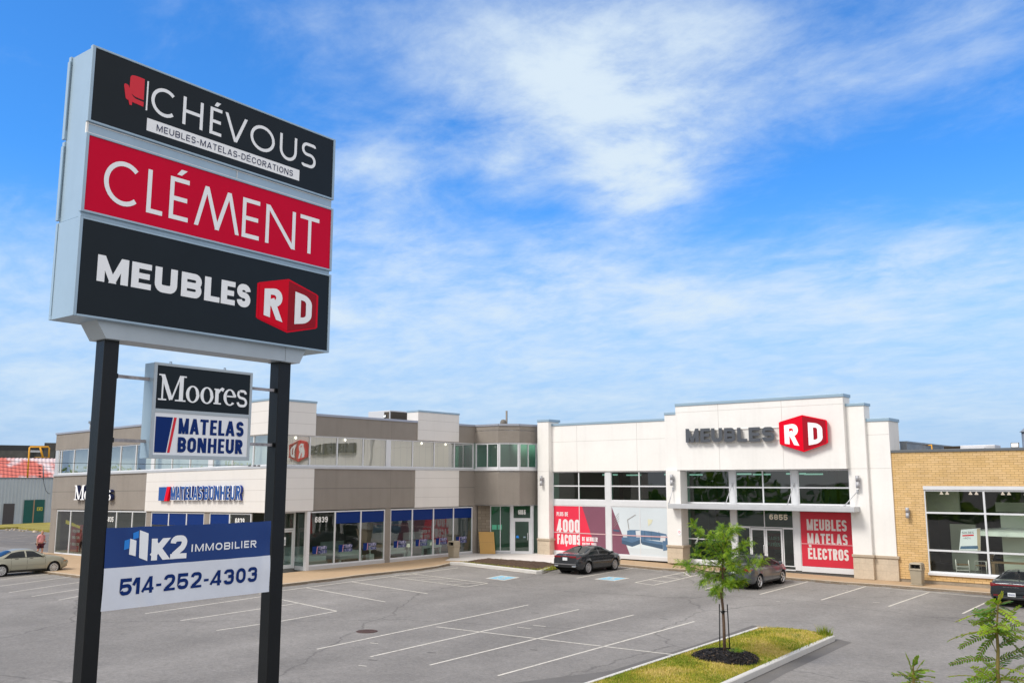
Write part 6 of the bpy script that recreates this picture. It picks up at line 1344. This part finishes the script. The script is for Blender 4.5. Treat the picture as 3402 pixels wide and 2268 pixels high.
b = MB(fA); b.hexa([(-.02, .95, 1.42), (.02, .95, 1.42), (.02, 1.62, 1.39), (-.02, 1.62, 1.39)], [(-.004, 1.52, 1.47), (.004, 1.52, 1.47), (.006, 1.66, 1.42), (-.006, 1.66, 1.42)]); b.build('roof_fin', pA, tA)
carA.patch('headlight', M['lampglass'], tA, [(4.10, 5.2), (4.52, 5.2), (4.45, 6.3), (4.05, 6.6)], .005)
# grey sedan behind the young tree
ROOF_B = [(0, .88), (.03, 1.00), (.10, 1.05), (.45, 1.075), (.70, 1.11), (1.55, 1.41), (2.0, 1.445), (2.35, 1.44), (2.65, 1.40), (3.60, 1.03), (4.15, .92), (4.38, .80), (4.50, .62), (4.53, .55)]
carB = Car(ROOF_B, [(0, .84), (.5, 1.0), (1.5, .99), (2.8, .94), (3.6, .90), (4.2, .78), (4.53, .5)], [(0, .70), (.06, .78), (.35, .86), (.9, .888), (3.5, .888), (4.1, .84), (4.4, .72), (4.53, .54)], [(0, .40), (.05, .30), (.3, .24), (.9, .20), (3.6, .19), (4.2, .21), (4.53, .30)], (.92, 3.62), .32, .32)
pB = mat('grey_paint', (.075, .085, .102), .3, .4, coat=1.0)
tB = car_thing('parked_sedan', 'mid grey sedan parked before the store entrance, half hidden by the young tree', (2521, 1955), carB, R(1))
carB.common(tB, pB, mat('bright_alloy', (.68, .68, .70), .25, .6), dict(G_A, q0=.92, q1=1.42, bp=2.05, a0=3.40, a1=2.62, r0=.74, r1=1.54, w0=2.66, w1=3.50, handle=pB), 5)
fB = lambda u, v, w: tB.matrix_world @ Vector((u, v, w)); carB.rear(tB, .72)
carB.patch('tail_light', M['tail'], tB, [(.02, 4.9), (.30, 5.4), (.26, 6.3), (.02, 6.2)], .006)
for u in (-.56, .56): b = MB(fB); b.box(u-.14, u+.14, -.010, .03, .80, .96); b.build('tail_light', M['tail'], tB, bevel=.02); b = MB(fB); b.box(u-.05, u+.05, -.014, .0, .82, .87); b.build('indicator', mat('amber%d' % (u > 0), (.8, .35, .03), .2), tB)
b = MB(fB); b.box(-.45, .45, -.014, .02, .90, .94); b.build('boot_trim', M['chrome'], tB); b = MB(fB); b.box(-.60, .60, -.015, .05, .32, .44); b.build('lower_bumper', M['trim'], tB, bevel=.02)
# black sedan at the right edge
ROOF_C = [(0, .92), (.02, 1.02), (.10, 1.085), (.42, 1.10), (.62, 1.12), (1.60, 1.375), (2.1, 1.415), (2.5, 1.41), (2.8, 1.37), (3.7, 1.02), (4.3, .91), (4.55, .76), (4.68, .55)]
carC = Car(ROOF_C, [(0, .86), (.5, .98), (1.5, .97), (2.8, .94), (3.7, .91), (4.4, .76), (4.68, .5)], [(0, .79), (.05, .84), (.35, .89), (.9, .912), (3.6, .912), (4.2, .86), (4.55, .74), (4.68, .58)], [(0, .44), (.05, .34), (.3, .25), (.9, .20), (3.7, .19), (4.4, .21), (4.68, .3)], (.95, 3.67), .33, .33)
pC = mat('black_blue_paint', (.030, .040, .050), .22, .6, coat=1.0)
pl = G(3290, 2014); tC = thing('parked_sedan', 'black sedan with a red light strip across its boot at the right edge', 'car', (pl.x+.80, pl.y+.15, gz(pl.x, pl.y+1)), R(-1))
carC.common(tC, pC, M['rim'], dict(G_A, q0=.95, q1=1.50, r0=.66, r1=1.56, w0=2.82, w1=3.6, a0=3.45, a1=2.75, handle=pC), 10)
fC = lambda u, v, w: tC.matrix_world @ Vector((u, v, w)); carC.rear(tC, .46, 'FNX4502')
b = MB(fC); b.box(-.76, .76, -.016, .03, .895, .945); b.build('light_strip', M['tail'], tC, bevel=.008)
for sd in (-1, 1): b = MB(fC); b.hexa([(sd*.80, -.005, .84), (sd*.45, -.016, .90), (sd*.45, .03, .90), (sd*.80, .05, .84)], [(sd*.80, -.005, 1.0), (sd*.45, -.016, .94), (sd*.45, .03, .94), (sd*.80, .05, 1.0)]); b.build('tail_light', M['tail'], tC); b = MB(fC); b.hexa([(sd*.76, -.018, .44), (sd*.42, -.02, .44), (sd*.42, .02, .44), (sd*.78, .03, .44)], [(sd*.76, -.018, .66), (sd*.52, -.02, .66), (sd*.52, .02, .66), (sd*.78, .03, .66)]); b.build('bumper_vent', M['trim'], tC); b = MB(fC); b.box(min(sd*.44, sd*.70), max(sd*.44, sd*.70), -.026, .0, .47, .51); b.build('reflector', M['tail'], tC)
b = MB(fC); b.box(-.60, .60, -.02, .05, .33, .43); b.build('lower_bumper', M['trim'], tC, bevel=.02); b = MB(fC); b.box(-.55, .55, -.014, .03, .70, .735); b.build('boot_edge', M['trim'], tC)
b = MB(lambda u, v, w: fC(u, -.016-v, w)); text(b, 'ELANTRA', -.30, .30, .82, .035, 'wide', .0); b.build('boot_lettering', M['chrome'], tC)
b = MB(fC)
for q in ribbon([(.075*math.cos(R(a)), 1.0+.035*math.sin(R(a))) for a in range(0, 360, 20)], .012, True): b.poly([(p[0], -.018, p[1]) for p in q])
for q in ribbon([(-.03, .98), (-.02, 1.02)], .012)+ribbon([(.03, 1.02), (.02, .98)], .012)+ribbon([(-.025, .995), (.025, 1.005)], .010): b.poly([(p[0], -.019, p[1]) for p in q])
b.build('badge', M['chrome'], tC)
b = MB(fC); b.hexa([(-.03, 1.5, 1.38), (.03, 1.5, 1.38), (.03, 1.72, 1.40), (-.03, 1.72, 1.40)], [(-.006, 1.50, 1.45), (.006, 1.50, 1.45), (.01, 1.66, 1.43), (-.01, 1.66, 1.43)]); b.build('roof_fin', pC, tC)
# silver sedan at the far left
ROOF_D = [(0, .82), (.04, .98), (.15, 1.04), (.85, 1.07), (1.0, 1.09), (1.65, 1.37), (2.1, 1.435), (2.55, 1.43), (2.85, 1.39), (3.55, 1.04), (4.3, .93), (4.6, .83), (4.75, .64), (4.80, .55)]
carD = Car(ROOF_D, [(0, .80), (.5, .94), (1.5, .95), (2.8, .94), (3.55, .93), (4.3, .82), (4.8, .48)], [(0, .72), (.06, .80), (.35, .87), (.9, .895), (3.7, .895), (4.3, .85), (4.65, .72), (4.80, .56)], [(0, .40), (.05, .30), (.3, .24), (.9, .21), (3.8, .20), (4.4, .21), (4.8, .32)], (1.08, 3.92), .315, .315)
pD = mat('champagne_paint', (.36, .35, .275), .38, .35, coat=.35)
pf = G(176, 1899); tD = thing('parked_sedan', 'champagne silver older sedan parked at the far left beside the grey building', 'car', (pf.x-.80, pf.y-3.92, gz(pf.x, pf.y-2)), 0)
carD.common(tD, pD, mat('pale_alloy', (.62, .62, .62), .35, .5), dict(q0=1.15, q1=1.55, bp=2.35, a0=3.38, a1=2.82, r0=1.02, r1=1.62, w0=2.88, w1=3.48, handle=M['trim']), 10, doors=(1.55, 2.40, 3.40))
carD.patch('side_moulding', mat('moulding', (.30, .29, .23), .5), tD, [(1.55, 3.0), (3.45, 3.0), (3.45, 3.5), (1.55, 3.5)], .012)
carD.patch('headlight', M['lampglass'], tD, [(4.52, 4.7), (4.74, 4.7), (4.66, 6.0), (4.48, 6.0)], .006); carD.patch('bumper_band', pD, tD, [(4.36, 2.4), (4.79, 2.4), (4.79, 3.6), (4.36, 3.6)], .035); carD.patch('indicator', mat('amber_lens', (.6, .22, .03), .3), tD, [(4.45, 3.75), (4.62, 3.75), (4.62, 4.4), (4.45, 4.4)], .02)
def fit_car(t, car, px, k, front=False):
    wx = car.wx[1] if front else car.wx[0]; hw = smooth_prof(car.half, wx)-.10; p = G(*px); rz = t.rotation_euler.z; c, s = math.cos(rz), math.sin(rz); u, v = hw*k, wx*k
    x, y = p.x-(c*u-s*v), p.y-(s*u+c*v); t.location = (x, y, (gz(x, y)+gz(x, y+2.7))/2+.005); t.scale = (k, k, k)
fit_car(tA, carA, (1952, 1906), 1.13); fit_car(tB, carB, (2521, 1955), 1.17); fit_car(tD, carD, (176, 1901), 1.10, True)
tC.scale = (1.12,)*3; tC.location.x += .13
# ------------------------------------------------------------------ street furniture
def bin_(x, y, label, hood_open):
    z = gz(x, y)+.12; t = thing('litter_bin', label, 'litter bin', (x, y, z), 0, 'beige litter bins')
    b = MB(lambda u, v, w: (x+u, y+v, z+w)); b.box(-.33, .33, -.33, .33, 0, .06); b.hexa([(-.27, -.27, .06), (.27, -.27, .06), (.27, .27, .06), (-.27, .27, .06)], [(-.32, -.32, .80), (.32, -.32, .80), (.32, .32, .80), (-.32, .32, .80)]); b.build('bin_body', M['bin'], t, bevel=.03)
    b = MB(lambda u, v, w: (x+u, y+v, z+w)); b.box(-.35, .35, -.35, .35, .80, .90); b.box(-.33, -.25, -.33, .33, .90, 1.12); b.box(.25, .33, -.33, .33, .90, 1.12); b.box(-.25, .25, .25, .33, .90, 1.12); b.hexa([(-.34, -.34, 1.12), (.34, -.34, 1.12), (.34, .34, 1.12), (-.34, .34, 1.12)], [(-.26, -.26, 1.22), (.26, -.26, 1.22), (.26, .26, 1.22), (-.26, .26, 1.22)]); o = b.build('hood', M['bin'], t, bevel=.025)
    b = MB(lambda u, v, w: (x+u, y+v, z+w)); b.box(-.25, .25, -.05, .0, .90, 1.12); b.box(-.05, .0, -.25, .25, .90, 1.12); b.build('liner', M['trim'], o)
p = G(1504, 1853, .12); bin_(p.x, p.y+.1, 'beige litter bin with open hood before the mattress shop window', True)
p = G(3049, 1942, .12); bin_(p.x, p.y+.05, 'beige litter bin against the yellow brick wall', True)
p0, p1 = G(1595, 1840, .12), G(1636, 1836, .12); L = 1.15; d = Vector((.84, .55)).normalized(); nn = Vector((-d.y, d.x)) if Vector((-d.y, d.x)).y > 0 else Vector((d.y, -d.x))
t = thing('cardboard_sheet', 'tall tan cardboard panel leaning on the stone pier beside the glass door', 'panel', p0)
CF = lambda u_, v, w: (lambda u: (p0.x+d.x*u+nn.x*(v+w*.20), p0.y+d.y*u+nn.y*(v+w*.20), gz(p0.x, p0.y)+.15+w))(u_-.11*w)
b = MB(CF); b.box(0, L, 0, .16, 0, 1.60); b.build('carton', M['wood'], t, bevel=.01); b = MB(CF); b.box(.0, L, -.004, 0, .82, .86); b.build('tape', mat('tape', (.46, .27, .09), .5), t)
# ------------------------------------------------------------------ person in a pink shirt walking away on the left
def skin_obj(name, verts, edges, radii, m, parent, root=0, sub=2):
    me = bpy.data.meshes.new(name); me.from_pydata(verts, edges, []); o = link(bpy.data.objects.new(name, me)); o.parent = parent; me.materials.append(m)
    md = o.modifiers.new('skin', 'SKIN'); md.use_smooth_shade = True
    for i, r in enumerate(radii): sv = me.skin_vertices[0].data[i]; sv.radius = (r, r) if not isinstance(r, tuple) else r; sv.use_root = (i == root)
    s = o.modifiers.new('sub', 'SUBSURF'); s.levels = 1; s.render_levels = sub; return o
pp = G(131, 1847); tp = thing('person', 'heavy set person in pink shirt and dark red shorts walking past the silver car', 'person', (pp.x, pp.y, pp.z), R(-75))
SKN = mat('skin', (.50, .29, .21), .6)
V = [(0, 0, .92), (0, .02, 1.12), (0, .04, 1.34), (0, .06, 1.46), (0, .08, 1.53), (0, .11, 1.60), (0, .14, 1.70), (0, .13, 1.76),                        # 0-7 pelvis to crown
     (-.10, 0, .86), (-.11, .10, .50), (-.10, .06, .10), (-.10, .20, .05), (.10, 0, .86), (.11, -.04, .48), (.11, -.22, .12), (.11, -.10, .05),            # 8-15 legs
     (-.20, .05, 1.42), (-.26, .02, 1.16), (-.22, .20, 1.02), (.20, .05, 1.42), (.27, -.02, 1.15), (.27, .02, .90)]                                          # 16-21 arms
Ed = [(0, 1), (1, 2), (2, 3), (3, 4), (4, 5), (5, 6), (6, 7), (0, 8), (8, 9), (9, 10), (10, 11), (0, 12), (12, 13), (13, 14), (14, 15), (3, 16), (16, 17), (17, 18), (3, 19), (19, 20), (20, 21)]
Rr = [.16, .17, .16, .10, .06, .075, .095, .06, .10, .065, .045, .04, .10, .065, .045, .04, .065, .045, .035, .065, .045, .035]
def hand(base, dirv, spread, sgn):
    i0 = len(V); dv = Vector(dirv).normalized(); sp = Vector(spread).normalized(); c = Vector(base)+dv*.06; V.append(tuple(c)); Ed.append((HB, i0)); Rr.append(.030)
    for k, (o, l) in enumerate(((-.028, .062), (-.009, .074), (.010, .070), (.028, .054))):
        i = len(V); V.append(tuple(c+dv*.035+sp*o)); V.append(tuple(c+dv*(.035+l*.55)+sp*o*1.2)); V.append(tuple(c+dv*(.035+l*.9)+sp*o*1.2+dv.cross(sp)*.02*sgn)); Ed.extend([(i0, i), (i, i+1), (i+1, i+2)]); Rr.extend([.010, .009, .008])
    i = len(V); V.append(tuple(c-dv*.02+sp*-.04)); V.append(tuple(c+dv*.02+sp*-.060)); Ed.extend([(i0, i), (i, i+1)]); Rr.extend([.012, .009])
HB = 18; hand(V[18], (.2, 1, -.1), (0, .1, 1), 1); HB = 21; hand(V[21], (0, .15, -1), (0, 1, .1), 1)
bd = skin_obj('body', V, Ed, Rr, SKN, tp)
skin_obj('shirt', [(0, .0, .90), (0, .03, 1.10), (0, .04, 1.34), (0, .06, 1.46), (-.20, .05, 1.42), (-.25, .03, 1.20), (.20, .05, 1.42), (.26, -.01, 1.20)], [(0, 1), (1, 2), (2, 3), (3, 4), (4, 5), (3, 6), (6, 7)], [(.23, .20), (.235, .22), (.21, .17), .10, .095, .08, .095, .08], mat('pink_shirt', (.74, .33, .35), .8, noise=[(6, .08)]), tp)
skin_obj('shorts', [(0, 0, .90), (-.11, 0, .80), (-.12, .07, .52), (.11, 0, .80), (.12, -.03, .52)], [(0, 1), (1, 2), (0, 3), (3, 4)], [.20, .145, .115, .145, .115], mat('dark_red_shorts', (.075, .012, .028), .8), tp)
skin_obj('hair', [(0, .09, 1.66), (0, .10, 1.74), (0, .13, 1.79)], [(0, 1), (1, 2)], [.075, .098, .07], mat('grey_hair', (.42, .30, .18), .8), tp)
hp = MB(lambda u, v, w: tp.matrix_world @ Vector((u, v, w)))
hp.hexa([(-.012, .22, 1.685), (.012, .22, 1.685), (.014, .20, 1.665), (-.014, .20, 1.665)], [(-.006, .22, 1.72), (.006, .22, 1.72), (.006, .21, 1.72), (-.006, .21, 1.72)]); hp.build('nose', SKN, tp)
for sx in (-.036, .036): hp = MB(lambda u, v, w: tp.matrix_world @ Vector((u, v, w))); hp.lathe([(0, .010), (.006, .006), (.008, .001)], tp.matrix_world @ Vector((sx, .222, 1.715)), tp.matrix_world.to_3x3() @ Vector((0, 1, 0)), 8); hp.build('eye', M['trim'], tp); hp = MB(lambda u, v, w: tp.matrix_world @ Vector((u, v, w))); hp.lathe([(0, .022), (.012, .026), (.018, .001)], tp.matrix_world @ Vector((sx*2.6, .13, 1.69)), tp.matrix_world.to_3x3() @ Vector((1 if sx > 0 else -1, 0, 0)), 8); hp.build('ear', SKN, tp)
hp = MB(lambda u, v, w: tp.matrix_world @ Vector((u, v, w))); hp.box(-.025, .025, .215, .224, 1.645, 1.653); hp.build('mouth', mat('lip', (.35, .12, .10), .6), tp)
for (i, j) in ((10, 11), (14, 15)):
    a, c = Vector(V[i]), Vector(V[j]); hp = MB(lambda u, v, w: tp.matrix_world @ Vector((u, v, w))); hp.hexa([(a.x-.05, a.y-.07, .0), (a.x+.05, a.y-.07, .0), (a.x+.055, c.y+.08, .0), (a.x-.055, c.y+.08, .0)], [(a.x-.04, a.y-.06, .10), (a.x+.04, a.y-.06, .10), (a.x+.04, c.y+.06, .05), (a.x-.04, c.y+.06, .05)]); hp.build('shoe', M['trim'], tp, bevel=.02)
tp.scale = (1.12, 1.12, 1.10)
# ------------------------------------------------------------------ trees
LV = [mat('leaf_bright', (.27, .40, .022), .55), mat('leaf_mid', (.18, .31, .020), .55), mat('leaf_dark', (.085, .19, .02), .55), mat('leaf_yellow', (.34, .36, .02), .55)]
for m in LV:                                                            # thin leaves let some light through
    nt = m.node_tree; b = nt.nodes['Principled BSDF']; tr = nt.nodes.new('ShaderNodeBsdfTranslucent'); col = b.inputs['Base Color'].default_value; tr.inputs[0].default_value = (min(col[0]*1.7, 1), min(col[1]*1.5, 1), col[2], 1)
    mx = nt.nodes.new('ShaderNodeMixShader'); mx.inputs[0].default_value = .35; nt.links.new(b.outputs[0], mx.inputs[1]); nt.links.new(tr.outputs[0], mx.inputs[2]); nt.links.new(mx.outputs[0], nt.nodes['Material Output'].inputs[0])
BARK = mat('young_bark', (.12, .075, .05), .9, noise=[(14, .3)], bump=(40, .4)); TWIG = mat('green_twig', (.22, .17, .05), .8)
def frond(b, p, d, length, pairs, ll, rnd, droop=.5, lw=.36, twig=None):
    d = d.normalized(); s = d.cross(Vector((0, 0, 1)));
    if s.length < .1: s = Vector((1, 0, 0))
    s.normalize(); tw = rnd.uniform(-.9, .9); up = s.cross(d); s = s*math.cos(tw)+up*math.sin(tw); c = rnd.choice((0, 0, 1, 1, 1, 2, 2)) if rnd.random() > .03 else 3
    pts = []; q = p.copy(); dd = d.copy()
    for k in range(pairs+1): pts.append(q.copy()); q = q+dd*length/pairs; dd = (dd+Vector((0, 0, -droop/pairs))).normalized()
    if twig is not None: twig.tube(pts, [.0022]*len(pts), 4, False)
    for k in range(1, pairs+1):
        t = k/pairs; f = math.sin(math.pi*min(.15+t*.85, 1)*.92)**.6; dd = (pts[k]-pts[k-1]).normalized(); b.mi = c if rnd.random() > .15 else rnd.choice((0, 1, 2))
        for sd in (-1, 1):
            e = (s*sd+dd*.45+Vector((0, 0, rnd.uniform(-.35, .15)))).normalized(); w = dd*(ll*lw*.5); a = pts[k]; l = ll*f*rnd.uniform(.85, 1.1)
            b.poly([a, a+e*l*.35+w, a+e*l*.8+w*.8, a+e*l, a+e*l*.8-w*.8, a+e*l*.35-w] if ll > .03 and twig is not None else [a, a+e*l*.5+w, a+e*l, a+e*l*.5-w])
def branch_curve(p, d, length, n, rnd, up=.15, wob=.12):
    pts = [p.copy()]; dd = d.normalized()
    for _ in range(n): dd = (dd+Vector((rnd.uniform(-wob, wob), rnd.uniform(-wob, wob), rnd.uniform(-wob, wob)+up))).normalized(); pts.append(pts[-1]+dd*length/n)
    return pts
def island_tree():
    rnd = random.Random(21); t = thing('young_tree', 'young locust tree with bright feathery leaves staked in black mulch on the island', 'tree', TP)
    dist = math.hypot(TP.x, TP.y)
    P = lambda x, y, dd=0: at_range(x, y, dist+dd)                       # points surveyed beside the trunk
    trunk = [TP+Vector((0, 0, -.1)), P(2405, 2080), P(2402, 2020), P(2396, 1970), P(2402, 1940), P(2400, 1890), P(2404, 1840), P(2400, 1800), P(2408, 1770)]
    b = MB(); b.tube(trunk, [.055, .05, .045, .045, .038, .030, .022, .014, .006], 10); 
    limbs = []
    spec = [(1905, 2255, 1868, 0.3), (1925, 2375, 1955, -.5), (1930, 2290, 1880, .9), (1890, 2310, 1838, -.6), (1880, 2335, 1800, .6), (1860, 2318, 1760, .2), (1860, 2300, 1738, -.5), (1840, 2385, 1770, .8), (1830, 2430, 1760, -.6), (1820, 2450, 1752, .3), (1830, 2360, 1775, -.7), (1850, 2460, 1820, .6), (1870, 2490, 1800, -.4), (1890, 2510, 1862, .2), (1900, 2540, 1858, -.3), (1912, 2470, 1890, .8), (1935, 2450, 1930, .4), (1940, 2430, 1935, -.6), (1935, 2470, 1925, .1), (1905, 2350, 1905, 1.0), (1880, 2400, 1850, 1.1), (1860, 2420, 1830, -1.1), (1845, 2410, 1790, .9), (1900, 2330, 1930, -.3), (1880, 2270, 1862, -.2), (1815, 2400, 1750, .4), (1870, 2440, 1870, -.9), (1900, 2395, 1910, .9), (1960, 2372, 1968, .2), (1900, 2480, 1840, .7)]
    for (y0, x1, y1, dd) in spec:
        a = P(2402, y0); e = P(x1, y1, dd); mid = a.lerp(e, .5)+Vector((0, 0, -.10 if y1 > 1850 else .08)); n = 9
        pts = [a.lerp(mid, k/n*1.0).lerp(mid.lerp(e, k/n), k/n) for k in range(n+1)]; limbs.append(pts); b.tube(pts, [.016-.013*k/n for k in range(n+1)], 6)
    b.build('trunk', BARK, t)
    b = MB()
    for pts in limbs:
        for k in range(2, len(pts)):
            m_ = 4 if k < len(pts)-2 else 12
            for _ in range(m_):
                d = (pts[k]-pts[k-1]).normalized()*rnd.uniform(.2, 1.0)+Vector((rnd.gauss(0, .7), rnd.gauss(0, .7), rnd.gauss(.05, .5))); frond(b, pts[k].lerp(pts[k-1], rnd.random()), d, rnd.uniform(.18, .36), 9, .066, rnd, .9, .40)
    for _ in range(130):                                               # inner sprays along the leader
        k = rnd.uniform(4.2, 8); i = int(min(k, 7)); a = trunk[i].lerp(trunk[i+1], k-i if k < 8 else 1); d = Vector((rnd.gauss(0, 1), rnd.gauss(0, 1), rnd.gauss(.2, .5))); frond(b, a+d.normalized()*rnd.uniform(.02, .22), d, rnd.uniform(.16, .28), 8, .06, rnd, .9, .40)
    b.build('crown', LV, t, recalc=False)
    for (x, y0, y1) in ((2390, 2005, 2160), (2416, 2006, 2152)):
        a, e = P(x, y0, -.05), P(x+(1 if x < 2400 else 9), y1, -.05); s = thing('tree_stake', 'slim dark steel stake left of the young tree trunk' if x < 2400 else 'slim dark steel stake right of the young tree trunk, leaning slightly', 'stake', e, 0, 'stakes beside the young tree')
        q = MB(); q.tube([e+Vector((0, 0, -.3)), a], .020, 8); q.build('stake', M['trim'], s)
    q = MB(); q.tube([P(2390, 2028, -.05), P(2400, 2030, -.06), P(2416, 2030, -.05)], .012, 6); q.tube([P(2396, 2032, -.07), P(2402, 2036, -.08), P(2410, 2030, -.07), P(2402, 2027, -.07), P(2397, 2032, -.07)], .026, 6); tag(q.build('tree_tie', M['trim']), 'black rubber tie holding the young trunk between its stakes', 'tree tie')
    q = MB(); rn = random.Random(4); c = P(2448, 2158, -.35)
    for _ in range(60): frond(q, c+Vector((rn.gauss(0, .12), rn.gauss(0, .10), -.05)), Vector((rn.gauss(0, 1), rn.gauss(0, 1), 1.0)), .14, 5, .04, rn)
    tag(q.build('weed_clump', LV, recalc=False), 'small green weed growing on the mulch right of the trunk', 'weed')
island_tree()
def sapling(label, px, py, dist, seed, specs, base_py):
    rnd = random.Random(seed); top = at_range(px, py, dist); base = Vector((top.x+.10, top.y+.15, gz(top.x, top.y))); t = thing('locust_sapling', label, 'tree', base, 0, 'young locust trees in the foreground')
    P = lambda x, y, dd=0: at_range(x, y, dist+dd)
    b = MB(); tw = MB(); fo = MB(); tr = [base, base.lerp(P(*specs['trunk'][0]), .6)+Vector((.02, .02, 0))]+[P(*q) for q in specs['trunk']]+[top]; n = len(tr); b.tube(tr, [.030, .020]+[.013-.009*k/(n-3) for k in range(n-2)], 8)
    for (x, y, dx, dy, dd, L) in specs['fronds']:
        a = P(x, y); e = P(x+dx, y+dy, dd); frond(fo, a, e-a, L, max(9, int(L/.0165)), .036, rnd, .55, .42, tw)
    b.build('trunk', TWIG, t); o = fo.build('crown', LV, t, recalc=False); tw.build('leaf_stalk', TWIG, t)
F1 = [(3316, 2010, 30, -22, .05, .10), (3316, 2010, -26, -18, -.05, .10), (3316, 2012, 48, 4, .1, .14), (3316, 2014, -52, 8, 0, .14), (3316, 2010, 6, -30, 0, .08), (3316, 2020, 62, 30, -.1, .16), (3316, 2022, -64, 34, .1, .17)]
rnd = random.Random(33)
for (x, y) in [(3312, 2020), (3312, 2035), (3316, 2050), (3305, 2060), (3312, 2078), (3314, 2092), (3318, 2096), (3310, 2100)]:
    for sd in (-1, 1): F1.append((x, y, sd*rnd.uniform(35, 95), rnd.uniform(-45, 25), rnd.uniform(-.25, .25), rnd.uniform(.13, .24)))
F1 += [(3316, 2096, 120, -15, .1, .30), (3316, 2098, 100, 10, -.1, .28), (3316, 2100, -100, 10, .1, .28), (3314, 2098, -120, -12, -.1, .30), (3310, 2100, -60, 60, 0, .2), (3314, 2100, 40, -70, 0, .2), (3314, 2098, -45, -62, .1, .24), (3314, 2102, 90, 55, 0, .22), (3312, 2110, -50, 25, .1, .16)]
F1 += [(3314, 2190, -120, -20, .1, .30), (3316, 2190, 120, -70, .1, .30), (3314, 2150, 40, -30, 0, .14), (3314, 2246, -150, 20, .1, .34), (3316, 2250, 140, 0, 0, .32), (3314, 2098, 60, -40, .1, .2), (3312, 2096, -70, -46, .1, .2)]
F1 += [(3312, 2170, -22, -55, 0, .18), (3316, 2200, -70, 18, .1, .22), (3316, 2200, 80, -40, .1, .26), (3316, 2214, 95, 10, -.1, .28), (3316, 2230, -95, 20, 0, .30), (3316, 2235, 90, 40, 0, .26), (3316, 2245, -110, 45, .1, .32), (3314, 2240, -40, -60, -.1, .2), (3320, 2262, 60, -60, .1, .24), (3312, 2262, -90, -30, 0, .26), (3316, 2280, -140, 0, 0, .32), (3316, 2285, 100, 10, 0, .3), (3316, 2225, 40, -70, .2, .2), (3316, 2260, 110, -30, -.2, .26), (3312, 2275, -60, -70, -.1, .22)]
sapling('young locust tree top with feathery leaves at the right edge before the black car', 3316, 2008, 6.2, 5, dict(trunk=[(3322, 2300), (3314, 2230), (3316, 2160), (3312, 2100), (3313, 2060)], fronds=F1), 0)
F2 = [(3034, 2262, -110, 18, .1, .26), (3036, 2266, 120, 14, -.1, .26), (3034, 2250, -60, -28, .1, .16), (3036, 2252, 62, -24, .1, .16), (3034, 2215, 6, -22, 0, .07), (3034, 2230, 40, -12, .0, .11), (3034, 2236, -35, 6, .1, .10), (3034, 2240, -14, -50, 0, .12), (3036, 2244, 18, -40, 0, .11), (3036, 2256, 80, 5, 0, .19), (3034, 2262, -75, 12, 0, .18), (3036, 2262, 30, -55, .1, .14), (3034, 2280, -85, 0, .1, .24), (3036, 2285, 90, 0, -.1, .24), (3034, 2270, -30, -45, .1, .13), (3034, 2262, 10, -45, .1, .13), (3034, 2250, -20, -40, -.1, .10)]
sapling('tip of a second young locust tree rising at the bottom edge', 3034, 2206, 6.0, 6, dict(trunk=[(3040, 2330), (3036, 2275), (3034, 2240)], fronds=F2), 0)
# ------------------------------------------------------------------ wooded street edge behind the viewer, seen mirrored in the shop windows
rnd = random.Random(12); b = MB()
for _ in range(16000):
    x = rnd.uniform(-430, 60); y = -48-rnd.random()*14+4*math.sin(x*.13); h = 5.5+3.5*math.sin(x*.21)+2*math.sin(x*.57); z = rnd.random()**.8*max(h, 2.5); s = rnd.uniform(.5, 1.1); n1 = Vector((rnd.gauss(0, 1), rnd.gauss(0, 1), rnd.gauss(0, 1))).normalized(); n2 = n1.orthogonal().normalized()
    p = Vector((x, y, gz(x, y)+z)); q = n1.cross(n2); b.mi = rnd.choice((0, 1, 1)); b.poly([p-n2*s, p+q*s*.6, p+n2*s, p-q*s*.6])
o = b.build('tree_belt', [LV[1], LV[2]], recalc=False); o['kind'] = 'stuff'; tag(o, 'dark belt of trees across the street mirrored in the shop windows', 'trees')
